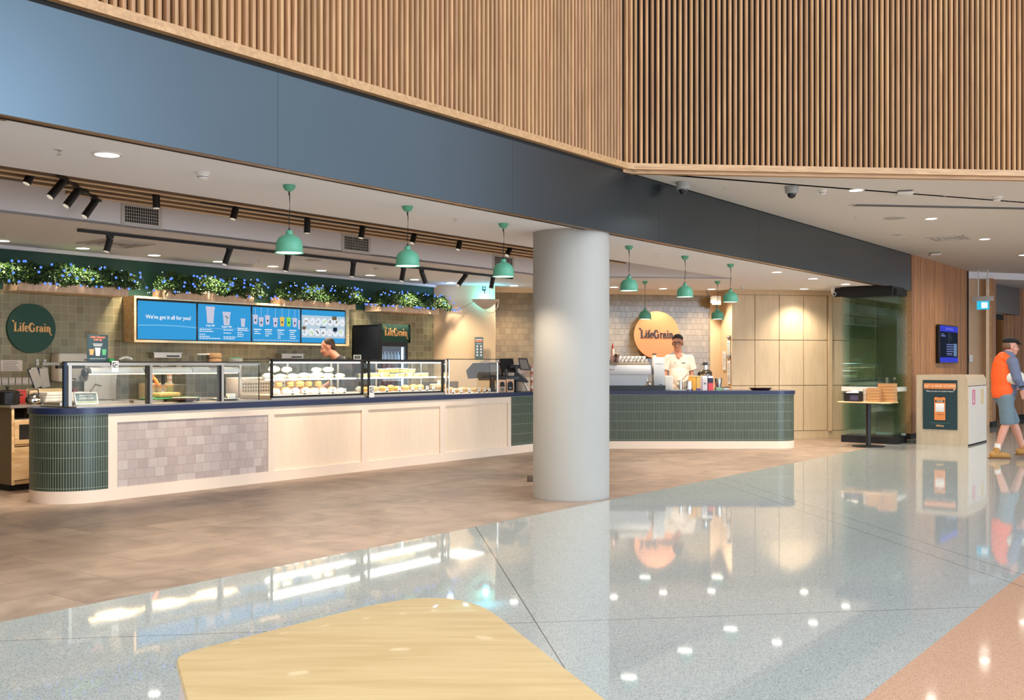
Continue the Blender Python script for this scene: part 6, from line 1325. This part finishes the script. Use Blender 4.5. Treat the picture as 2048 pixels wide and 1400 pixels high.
b = MB(); b.xz([(cxp - .09, .41), (cxp + .09, .41), (cxp + .1, .42), (cxp + .1, .81), (cxp + .09, .82), (cxp - .09, .82), (cxp - .1, .81), (cxp - .1, .42)], -.006, -.002); b.build('phone_frame', M_txtd, ps)
b = MB(); b.xz([(cxp - .08, .42), (cxp + .08, .42), (cxp + .088, .43), (cxp + .088, .80), (cxp + .05, .81), (cxp + .045, .80), (cxp - .045, .80), (cxp - .05, .81), (cxp - .088, .80), (cxp - .088, .43)], -.008, -.006); b.build('phone_picture', M_po, ps)
b = MB(); b.rbox(cxp - .07, cxp + .07, -.0095, -.008, .56, .70, .0005); b.build('blank_square', M_white, ps)
b = MB(); b.box(cxp - .075, cxp + .075, -.0095, -.008, .725, .752); b.build('phone_label', M_txtd, ps); b = MB(); b.box(cxp - .04, cxp + .06, -.0095, -.008, .512, .518); b.build('phone_print', M_txtd, ps)
b = MB(); text_geo(b, 'SCAN ME', .024, cxp, .73, -.011, bold=.0006); b.build('phone_lettering', M_white, ps)
b = MB(); b.box(cxp - .16, cxp + .17, -.003, -.002, .37, .375); b.build('fine_print', pm('teal_print', (70, 110, 110), .6), ps); b = MB(); logo(b, cxp, .325, .12, -.004, .001); b.build('wordmark', M_gold, ps)
# ---------------------------------------------------------------- wall display, exit sign, switch
t = thing('wall_display', 'wide information screen with blue bands on the timber wall', 'screen', uvw(20.62, 5.40, 1.375), PHI)
b = MB(); b.box(0, 1.36, -.07, -.01, 0, .75, .006); b.build('bezel', M_black, t)
b = MB(); b.box(.02, 1.34, -.072, -.07, .02, .73); b.build('display', emis('display_dark', (40, 46, 62), .7), t)
b = MB(); b.box(.02, 1.34, -.074, -.072, .02, .115); b.box(.02, 1.34, -.074, -.072, .62, .73); b.build('blue_band', emis('display_violet', (66, 74, 214), .9), t)
b = MB(); [b.box(.42 + k * .08, .475 + k * .08, -.0755, -.074, .655, .7) for k in range(7)]; b.build('heading', emis('display_violet_text', (110, 116, 236), .9), t)
b = MB()
for k in range(5): b.box(.48, .48 + .5 - .06 * (k == 4), -.074, -.072, .36 - k * .045, .38 - k * .045)
b.box(.52, .94, -.074, -.072, .155, .165); b.box(.1, .4, -.074, -.072, .52, .545); b.box(.1, .3, -.074, -.072, .56, .575); b.build('lettering', emis('display_text', (130, 140, 200), .8), t)
b = MB(); b.rbox(1.02, 1.26, -.074, -.072, .14, .39, .001); b.build('blank_square', emis('display_pale', (120, 150, 190), .8), t)
b = MB()
for x, z0, z1 in ((.62, .42, .6), (.68, .4, .58), (.76, .47, .6), (.86, .44, .55)): b.tube([(x, -.073, z0), (x + .012, -.073, (z0 + z1) / 2), (x, -.073, z1)], .004, 4)
b.build('artwork', emis('display_grey', (92, 100, 110), .7), t)
b = MB(); b.box(.3, 1.06, -.012, .03, .2, .55); b.build('bracket', M_blackm, t)
ex = thing('exit_sign', 'hanging lit exit sign on two rods before the beige wall', 'exit sign', (W(1966, 21.6), 21.6, 0), -.55)
ze = ZY(602, 21.6)
b = MB(); b.rod((-.09, 0, ze + .1), (-.09, 0, 3.34), .012); b.rod((.09, 0, ze + .1), (.09, 0, 3.34), .012); b.build('hanger', M_white, ex); b = MB(); b.box(-.2, .2, -.05, .05, ze, ze + .1, .008); b.build('casing', M_gr, ex)
b = MB(); b.box(-.12, .12, -.012, .012, ze - .18, ze); b.build('panel', emis('exit_blue', (60, 190, 226), 1.1), ex); b = MB(); b.box(-.03, .09, -.0135, .0135, ze - .15, ze - .03); b.build('pictogram', emis('exit_white', (240, 250, 250), 1.2), ex)
t = simple('wall_switch', 'white switch plate on the beige wall above the bin', 'switch', (W(1946.5, 21.9), 22.02, ZY(717, 21.9)), .4, [('plate', M_white, lambda b: b.box(-.045, .045, -.02, 0, -.075, .075, .004)), ('switch', M_gr, lambda b: b.box(-.015, .015, -.025, -.02, -.02, .02))])
# ---------------------------------------------------------------- foreground table
def rounded(poly, rads, n=10):
    out_ = []
    m_ = len(poly)
    for i in range(m_):
        p = Vector(poly[i]); a = (Vector(poly[i - 1]) - p); c = (Vector(poly[(i + 1) % m_]) - p); ra_ = rads[i]
        a.normalize(); c.normalize(); half = a.angle(c) / 2; d = ra_ / math.tan(half); s_ = p + a * d; e = p + c * d
        for k in range(n + 1):
            f = k / n; out_.append(tuple((s_ * (1 - f) ** 2 + p * 2 * f * (1 - f) + e * f ** 2)))
    return out_
corner = [(-.715, 2.16), (-.145, 2.80), (.30, 1.52), (.36, 1.0), (-.30, 1.0)]
TO = rounded([(-.24, 1.0), (.46, 1.0), (-.158, 2.865), (-.712, 2.162)], [.12, .12, .22, .09], 16)
b = MB(); t = thing('low_table', 'pale maple-topped table with rounded corners in the foreground', 'table', (0, 0, 0))
def inset(poly, d):
    c = sum((Vector(p) for p in poly), Vector((0, 0))) / len(poly); return [tuple(c + (Vector(p) - c) * (1 - d / (Vector(p) - c).length)) for p in poly]
ring = [(TO, .722), (inset(TO, -.004), .73), (inset(TO, -.004), .738), (TO, .7435), (inset(TO, .012), .745)]
rs = [b.vs([(x, y, z) for x, y in p]) for p, z in ring]; n = len(TO)
for A, B in zip(rs, rs[1:]):
    for i in range(n): b.face([A[i], A[(i + 1) % n], B[(i + 1) % n], B[i]], None, True)
b.face(rs[-1], None, False); b.face(list(reversed(rs[0])), None, False)
M_maple = wood('maple_tabletop', (196, 164, 114), (211, 182, 132), .42, (3.2, 3.2, 3.2), coat=.15)
for nd in M_maple.node_tree.nodes:
    if nd.type == 'MAPPING': nd.inputs['Rotation'].default_value = (0, 0, -.75); nd.inputs['Scale'].default_value = (1.2, 9, 3)
b.build('tabletop', M_maple, t)
b = MB(); B0_ = inset(TO, .012); B1_ = inset(TO, -.10); rs = [b.vs([(x, y, z) for x, y in p]) for p, z in ((B0_, .721), (inset(TO, -.02), .5), (B1_, .03), (B1_, 0))]
for A, B in zip(rs, rs[1:]):
    for i in range(n): b.face([A[i], B[i], B[(i + 1) % n], A[(i + 1) % n]], None, True)
b.face(rs[0], None, False); b.face(list(reversed(rs[-1])), None, False); b.build('body_shell', pm('blush_shell', (206, 188, 180), .5), t)
# ---------------------------------------------------------------- people
M_skin = pm('skin_tan', (206, 144, 114), .5, var=.05, scale=30); M_skin2 = pm('skin_warm', (206, 140, 110), .5, var=.05, scale=30); M_skin3 = pm('skin_light', (204, 146, 124), .5, var=.06, scale=30)
M_hair = pm('dark_hair', (40, 30, 24), .6, var=.3, scale=90); M_eye = pm('eye_white', (226, 220, 212), .3); M_iris = pm('iris', (40, 26, 18), .3); M_lip = pm('lip', (150, 84, 72), .5)
def flesh(name, prims, mat, parent, voxel=.0075, smooth=5, cuts=()):
    """one continuous surface grown over tapered limbs and rounded masses"""
    b = MB()
    for p in prims:
        if p[0] == 'c':
            _, a, ra_, c, rb_ = p; a = Vector(a); c = Vector(c); n = 5
            b.rod(a, c, ra_, rb_, 16); b.ball(a, ra_, seg=16); b.ball(c, rb_, seg=16)
        elif p[0] == 'e': b.ball(p[1], p[2], p[3], p[4], 20, p[5] if len(p) > 5 else None)
        elif p[0] == 'm':
            old = b.M; b.M = p[1]
            for q in p[2]:
                if q[0] == 'c': b.rod(q[1], q[3], q[2], q[4], 14); b.ball(q[1], q[2], seg=14); b.ball(q[3], q[4], seg=14)
                else: b.ball(q[1], q[2], q[3], q[4], 20)
            b.M = old
    o = b.build(name, mat, None)
    md = o.modifiers.new('r', 'REMESH'); md.mode = 'VOXEL'; md.voxel_size = voxel; md.use_smooth_shade = True
    ms = o.modifiers.new('s', 'SMOOTH'); ms.iterations = smooth; ms.factor = .5
    bpy.context.view_layer.update()
    me = bpy.data.meshes.new_from_object(o.evaluated_get(bpy.context.evaluated_depsgraph_get()))
    bm = bmesh.new(); bm.from_mesh(me)
    for cu in cuts:      # clean hems: cut away what lies on the normal's side
        co, no = cu[0], cu[1]; fn = cu[2] if len(cu) > 2 else (lambda c: True)
        fs = [f for f in bm.faces if fn(f.calc_center_median())]; es = {e for f in fs for e in f.edges}; vs_ = {v for f in fs for v in f.verts}
        bmesh.ops.bisect_plane(bm, geom=list(vs_) + list(es) + fs, plane_co=co, plane_no=no, clear_outer=True)
    for f in bm.faces: f.smooth = True
    bm.to_mesh(me); bm.free(); o.modifiers.clear(); old = o.data; o.data = me; bpy.data.meshes.remove(old)
    if not me.materials: me.materials.append(mat)
    o.parent = parent; return o
def headm(loc, yaw, pitch=0.0, roll=0.0, s=1.0):
    return Matrix.Translation(loc) @ Matrix.Rotation(yaw, 4, 'Z') @ Matrix.Rotation(pitch, 4, 'X') @ Matrix.Rotation(roll, 4, 'Y') @ Matrix.Scale(s, 4)
HEAD = [('e', (0, .015, .035), .075, .093, .085), ('e', (0, -.028, -.03), .061, .06, .086), ('e', (0, -.03, -.085), .05, .052, .034), ('e', (0, -.064, -.1), .022, .02, .018),
        ('c', (0, -.086, .004), .009, (0, -.106, -.032), .0125), ('e', (-.012, -.096, -.036), .009, .009, .007), ('e', (.012, -.096, -.036), .009, .009, .007), ('c', (-.042, -.07, .02), .011, (.042, -.07, .02), .011), ('e', (0, -.084, -.062), .026, .012, .007), ('e', (0, -.082, -.073), .022, .012, .007),
        ('e', (-.04, -.062, -.03), .022, .02, .022), ('e', (.04, -.062, -.03), .022, .02, .022), ('e', (-.077, .012, -.008), .009, .02, .032), ('e', (.077, .012, -.008), .009, .02, .032)]
def face_parts(parent, M, hair=True, glasses=False, hairmat=None):
    for s in (-1, 1):
        b = MB(); b.M = M; b.ball((s * .03, -.0785, -.003), .0115, .007, .0062, 12); e = b.build('eye', M_eye, parent)
        b = MB(); b.M = M; b.ball((s * .031, -.085, -.003), .0058, .0022, .0058, 10); b.build('iris', M_iris, e)
        b = MB(); b.M = M; b.tube([(s * .014, -.09, .017), (s * .03, -.09, .022), (s * .046, -.078, .017)], .0035, 6); b.build('eyebrow', hairmat or M_hair, parent)
    b = MB(); b.M = M; b.tube([(-.026, -.087, -.062), (-.012, -.095, -.067), (0, -.0965, -.068), (.012, -.095, -.067), (.026, -.087, -.062)], .0036, 6); b.build('mouth', M_lip, parent)
    if glasses:
        b = MB(); b.M = M
        for s in (-1, 1):
            pts = [(s * (.032 + .026 * math.cos(a)), -.1 + .006 * abs(math.cos(a)), -.002 + .017 * math.sin(a)) for a in [i * PI / 7 for i in range(15)]]
            b.tube(pts, .0023, 6); b.tube([(s * .058, -.093, .004), (s * .074, -.05, .006), (s * .08, .01, .004)], .0028, 6)
        b.tube([(-.008, -.103, .002), (.008, -.103, .002)], .0028, 6); b.build('glasses', M_black, parent)
def hand(w, d, n, curl=.5, s=1.0, thumb=1):
    """palm, four unequal fingers and a thumb leaving the side of the palm; w wrist, d finger direction, n palm normal"""
    w, d, n = Vector(w), Vector(d).normalized(), Vector(n).normalized(); n = (n - d * n.dot(d)).normalized(); sd = d.cross(n) * thumb; P = []
    P.append(('c', w, .026 * s, w + d * .03 * s, .028 * s))
    for k in (-1.5, -.5, .5, 1.5):
        P.append(('c', w + d * .03 * s + sd * k * .016 * s, .016 * s, w + d * .085 * s + sd * k * .019 * s, .012 * s))
        p = w + d * .09 * s + sd * k * .02 * s; L_ = [.036, .026, .02]; f = {-1.5: .82, -.5: 1.0, .5: 1.05, 1.5: .95}[k]; a = curl * .5
        for j in range(3):
            q = p + (d * math.cos(a) + n * math.sin(a)) * L_[j] * f * s; P.append(('c', p, (.0092 - .0008 * j) * s, q, (.0086 - .0009 * j) * s)); p = q; a += curl
    p = w + d * .03 * s + sd * .03 * s; q = p + (d * .6 + sd * .7 + n * .3).normalized() * .035 * s; r = q + (d * .9 + sd * .1 + n * .5 * curl).normalized() * .03 * s
    P += [('c', p, .014 * s, q, .011 * s), ('c', q, .0105 * s, r, .009 * s)]
    return P
# barista in the white T-shirt
bx, by = 2.855, 17.4
t = thing('person', 'person in glasses and white V-neck T-shirt standing behind the coffee counter', 'person', (bx, by, 0), 0)
HM = headm((-.035, -.03, 1.715), -.28, .05, 0, 1.16)
body = [('m', HM, HEAD), ('c', (-.035, .015, 1.64), .062, (-.02, .02, 1.52), .072), ('e', (0, 0, 1.40), .17, .11, .15), ('e', (-.01, -.01, 1.15), .155, .115, .2), ('e', (0, 0, .95), .16, .115, .13), ('c', (-.16, .01, 1.45), .062, (.16, .01, 1.45), .062),
        ('c', (.185, .01, 1.44), .054, (.205, .03, 1.16), .044), ('c', (.205, .03, 1.16), .043, (.125, -.13, .985), .03), ('c', (-.19, .01, 1.44), .054, (-.245, .03, 1.17), .044), ('c', (-.245, .03, 1.17), .043, (-.225, -.15, 1.0), .03),
        ('c', (.085, 0, .92), .09, (.09, -.01, .5), .062), ('c', (.09, -.01, .5), .058, (.09, .02, .09), .04), ('c', (-.085, 0, .92), .09, (-.1, -.01, .5), .062), ('c', (-.1, -.01, .5), .058, (-.1, .02, .09), .04),
        ('c', (-.03, -.09, 1.50), .035, (-.03, -.1, 1.45), .03)] + hand((.125, -.13, .985), (-.25, -.35, -.6), (-.8, .1, -.3), .3, 1, 1) + hand((-.225, -.15, 1.0), (.2, -.6, -.2), (0, 0, -1), .3, 1, -1)
flesh('body', body, M_skin, t, .0075)
face_parts(t, HM, glasses=True)
flesh('hair', [('m', HM, [('e', (0, .024, .066), .0795, .092, .07), ('e', (0, .06, .01), .077, .055, .07), ('e', (0, -.03, .1), .05, .045, .03), ('e', (.0, -.02, .11), .05, .06, .03)])], M_hair, t, .007, 2)
flesh('tshirt', [('e', (0, .0, 1.36), .195, .142, .19), ('e', (-.01, -.01, 1.17), .18, .142, .26), ('c', (0, -.005, 1.36), .13, (-.01, -.01, 1.05), .135), ('e', (0, 0, .95), .18, .14, .15), ('c', (-.165, .01, 1.445), .076, (.165, .01, 1.445), .076), ('c', (.18, .01, 1.445), .08, (.238, .02, 1.21), .074), ('c', (-.18, .01, 1.445), .08, (-.268, .02, 1.23), .074),
                 ('c', (.0, -.12, 1.0), .05, (.12, -.1, 1.12), .03), ('c', (-.02, -.15, 1.08), .03, (.1, -.12, 1.2), .02), ('c', (-.05, -.15, 1.02), .03, (.13, -.08, 1.05), .02)], pm('white_cotton', (236, 222, 204), .8, var=.03, scale=12), t, .008, 4,
      cuts=(((.23, .02, 1.265), (.35, 0, -1), lambda c: c.x > .165 and c.z > 1.1), ((-.25, .02, 1.27), (-.35, 0, -1), lambda c: c.x < -.185 and c.z > 1.1), ((0, 0, .86), (0, 0, -1)), ((0, .03, 1.535), (0, .35, 1)), ))
b = MB(); b.box(-.12, -.085, -.152, -.148, 1.375, 1.385); b.box(.02, .08, -.147, -.142, 1.372, 1.386); b.build('shirt_print', M_grey, t)
b = MB(); a = b.vs([(-.085, -.143, 1.515), (.035, -.143, 1.515), (-.025, -.148, 1.452)]); b.face(a); c = b.vs([(-.085, -.05, 1.53), (.035, -.05, 1.53), (-.025, -.12, 1.45)]); b.face(list(reversed(c)))
for i in range(3): b.face([a[(i + 1) % 3], a[i], c[i], c[(i + 1) % 3]])
b.build('neckline', M_skin, t)
flesh('trousers', [('e', (0, 0, .93), .17, .125, .12), ('c', (.088, 0, .9), .1, (.092, -.01, .5), .075), ('c', (.092, -.01, .5), .072, (.092, .02, .06), .06), ('c', (-.088, 0, .9), .1, (-.102, -.01, .5), .075), ('c', (-.102, -.01, .5), .072, (-.102, .02, .06), .06)], pm('dark_trousers', (36, 36, 42), .7), t, .01, 3, cuts=(((0, 0, .07), (0, 0, -1)),))
for s in (-1, 1):
    b = MB(); b.box(s * .097 - .05, s * .097 + .05, -.18, .09, 0, .09, .03); b.build('shoe', M_black, t)

# worker leaning over the cases, seen in profile
wx, wy = -2.50, 13.95
t = thing('person', 'person with cropped dark hair bent over behind the glass food cases', 'person', (wx, wy, 0), 0)
HM = headm((-.02, 0, 1.585), -PI / 2 + .12, .32, 0, 1.0)
body = [('m', HM, HEAD), ('c', (.03, .0, 1.52), .056, (.14, .02, 1.40), .062), ('e', (.17, .03, 1.28), .13, .17, .15), ('e', (.2, .03, 1.08), .12, .15, .16), ('e', (.2, .03, .93), .12, .16, .12), ('c', (.15, -.14, 1.34), .055, (.15, .18, 1.34), .055),
        ('c', (.14, -.17, 1.33), .05, (.06, -.22, 1.1), .042), ('c', (.06, -.22, 1.1), .041, (-.1, -.2, 1.02), .029), ('c', (.14, .22, 1.33), .05, (.05, .26, 1.1), .042), ('c', (.05, .26, 1.1), .041, (-.12, .22, 1.02), .029),
        ('c', (.2, -.05, .9), .088, (.19, -.06, .5), .06), ('c', (.19, -.06, .5), .056, (.2, -.06, .09), .04), ('c', (.2, .12, .9), .088, (.19, .12, .5), .06), ('c', (.19, .12, .5), .056, (.2, .12, .09), .04)] + hand((-.1, -.2, 1.02), (-1, 0, -.2), (0, 0, -1), .5, 1, 1) + hand((-.12, .22, 1.02), (-1, 0, -.2), (0, 0, -1), .5, 1, -1)
flesh('body', body, M_skin2, t, .0075)
face_parts(t, HM)
flesh('hair', [('m', HM, [('e', (0, .03, .052), .078, .086, .076), ('e', (0, .068, .0), .066, .042, .075)])], pm('cropped_hair', (62, 42, 30), .7, var=.3, scale=90), t, .007, 2)
flesh('tshirt', [('e', (.17, .03, 1.27), .145, .19, .16), ('e', (.2, .03, 1.08), .135, .165, .17), ('e', (.2, .03, .93), .135, .175, .12), ('c', (.15, -.15, 1.335), .07, (.15, .2, 1.335), .07), ('c', (.135, .02, 1.40), .085, (.15, .03, 1.34), .12), ('c', (.14, -.17, 1.32), .07, (.09, -.21, 1.16), .066), ('c', (.14, .22, 1.32), .07, (.09, .25, 1.16), .066)], pm('charcoal_cotton', (52, 50, 50), .8, var=.1), t, .009, 3, cuts=(((.09, 0, 1.17), (-.3, 0, -1)), ) if False else (((0, 0, .86), (0, 0, -1)),))
flesh('trousers', [('e', (.2, .03, .91), .13, .17, .11), ('c', (.2, -.05, .9), .098, (.19, -.06, .5), .072), ('c', (.19, -.06, .5), .07, (.2, -.06, .06), .058), ('c', (.2, .12, .9), .098, (.19, .12, .5), .072), ('c', (.19, .12, .5), .07, (.2, .12, .06), .058)], pm('dark_trousers', (36, 36, 42), .7), t, .01, 3, cuts=(((0, 0, .07), (0, 0, -1)),))
for y in (-.06, .12):
    b = MB(); b.box(.03, .28, y - .05, y + .05, 0, .09, .03); b.build('shoe', M_black, t)

# walker in the orange vest
hx, hy = 7.1, 14.75
t = thing('person', 'person in flat cap, orange vest and denim shorts walking right', 'person', (hx, hy, 0), 0)
HM = headm((.115, .0, 1.605), PI / 2 - .1, .04, 0, 1.0)
body = [('m', HM, HEAD), ('c', (.08, 0, 1.54), .056, (.04, 0, 1.44), .064), ('e', (.02, 0, 1.32), .12, .17, .15), ('e', (.03, 0, 1.08), .125, .155, .18), ('e', (.02, 0, .92), .12, .15, .11), ('c', (.02, -.16, 1.4), .056, (.02, .16, 1.4), .056),
        ('c', (.04, -.2, 1.39), .052, (.09, -.24, 1.13), .045), ('c', (.09, -.24, 1.13), .043, (.165, -.23, 1.0), .03), ('c', (.04, .2, 1.39), .052, (.08, .25, 1.13), .045), ('c', (.08, .25, 1.13), .043, (.24, .2, 1.04), .03),
        ('c', (.0, -.08, .9), .09, (.0, -.09, .5), .062), ('c', (.0, -.09, .5), .056, (-.045, -.09, .38), .055), ('c', (-.045, -.09, .38), .056, (-.135, -.09, .1), .036),
        ('c', (.03, .09, .9), .09, (.2, .1, .5), .062), ('c', (.2, .1, .5), .056, (.25, .1, .38), .055), ('c', (.25, .1, .38), .055, (.345, .11, .12), .036), ('c', (-.135, -.09, .06), .03, (.02, -.09, .03), .028), ('c', (.345, .11, .08), .03, (.5, .11, .06), .028)] + hand((.165, -.23, 1.0), (.25, .05, -1), (.2, 1, 0), .45, 1, 1) + hand((.24, .2, 1.04), (1, -.3, -.3), (0, -1, 0), .7, 1, -1)
flesh('body', body, M_skin3, t, .0075)
face_parts(t, HM, hairmat=pm('grey_hair', (120, 100, 88), .7))
flesh('hair', [('m', HM, [('e', (0, .05, .02), .078, .065, .07)])], pm('grey_brown_hair', (112, 84, 64), .7, var=.2, scale=60), t, .007, 2)
M_capb = pm('black_felt', (24, 23, 24), .9, var=.1)
flesh('flat_cap', [('m', HM, [('e', (0, .02, .09), .09, .108, .052), ('e', (0, -.03, .085), .082, .085, .035), ('e', (0, -.105, .052), .062, .055, .011)])], M_capb, t, .007, 2)
M_dshirt = pm('slate_shirt', (104, 112, 138), .8, var=.08, scale=14)
flesh('shirt', [('e', (.03, 0, 1.3), .145, .18, .17), ('e', (.055, 0, 1.08), .14, .17, .19), ('e', (.05, 0, .95), .135, .16, .1), ('c', (.03, -.17, 1.4), .068, (.03, .17, 1.4), .068), ('c', (.045, -.2, 1.39), .075, (.085, -.24, 1.15), .066), ('c', (.085, -.24, 1.15), .062, (.155, -.235, 1.03), .046), ('c', (.04, .2, 1.39), .072, (.08, .25, 1.13), .062), ('c', (.08, .25, 1.13), .06, (.2, .22, 1.06), .044),
                ('c', (.07, 0, 1.5), .072, (.1, 0, 1.46), .078)], M_dshirt, t, .008, 3, cuts=(((0, 0, .87), (0, 0, -1)),))
flesh('safety_vest', [('e', (-.003, 0, 1.18), .152, .185, .36), ('e', (-.005, 0, .99), .148, .18, .24), ('e', (.0, 0, 1.32), .14, .18, .15), ('c', (.0, -.12, 1.42), .07, (.0, .12, 1.42), .07), ('e', (.05, 0, 1.32), .12, .15, .12)], pm('hi_vis_orange', (250, 96, 30), .7, var=.04), t, .008, 3, cuts=(((0, 0, .885), (.12, 0, -1)), ((.16, 0, 1.1), (1, 0, .1))))
flesh('shorts', [('e', (.02, 0, .88), .145, .165, .12), ('c', (.0, -.08, .88), .105, (.02, -.09, .53), .1), ('c', (.03, .09, .88), .105, (.19, .1, .54), .092)], pm('faded_denim', (104, 122, 132), .85, var=.15, scale=20), t, .008, 3, cuts=(((.0, 0, .495), (0, 0, -1)),))
M_boot = pm('tan_suede', (172, 126, 66), .8, var=.1, scale=20)
for (ax_, ay, az, fx, fz, sx) in ((-.135, -.09, .0, .0, 0, 0), (.345, .11, .03, .0, 0, 0)):
    flesh('boot', [('c', (ax_ - .06, ay, .055 + az), .048, (ax_ + .06, ay, .05 + az), .046), ('c', (ax_ + .06, ay, .05 + az), .045, (ax_ + .155, ay, .04 + az), .036), ('c', (ax_ + .0, ay, .07 + az), .05, (ax_ + .005, ay, .15 + az), .046)], M_boot, t, .007, 2, cuts=(((0, 0, az), (0, 0, -1)), ((0, 0, .16 + az), (0, 0, 1))))
    b = MB(); b.rod((ax_ + .006, ay, .12 + az), (ax_ + .025, ay, .215 + az), .043, .045, 18); b.build('sock', pm('white_sock', (222, 216, 208), .9), t)
    b = MB(); b.rbox(ax_ - .11, ax_ + .19, ay - .048, ay + .048, az, az + .016, .02); b.build('boot_sole', pm('sole_brown', (120, 84, 48), .8), t)
b = MB(); b.tube([(.1, -.28, 1.03), (.14, -.3, 1.04), (.18, -.28, 1.05)], .012, 8); b.build('wristband', M_black, t)
b = MB(); b.box(.15, .2, -.06, .0, 1.14, 1.2, .01); b.build('chest_radio', M_black, t)
hh = thing('hard_hat', 'white hard hat tucked under the walker\'s arm', 'hard hat', (hx + .1, hy - .12, 1.165), 0)
b = MB(); b.smooth = True; b.ball((0, -.02, 0), .15, .09, .105, 24); b.build('shell', pm('helmet_white', (222, 220, 206), .35), hh)
b = MB(); b.smooth = True; b.ball((0, .01, -.05), .168, .1, .018, 24); b.build('brim', pm('helmet_white', (222, 220, 206), .35), hh)
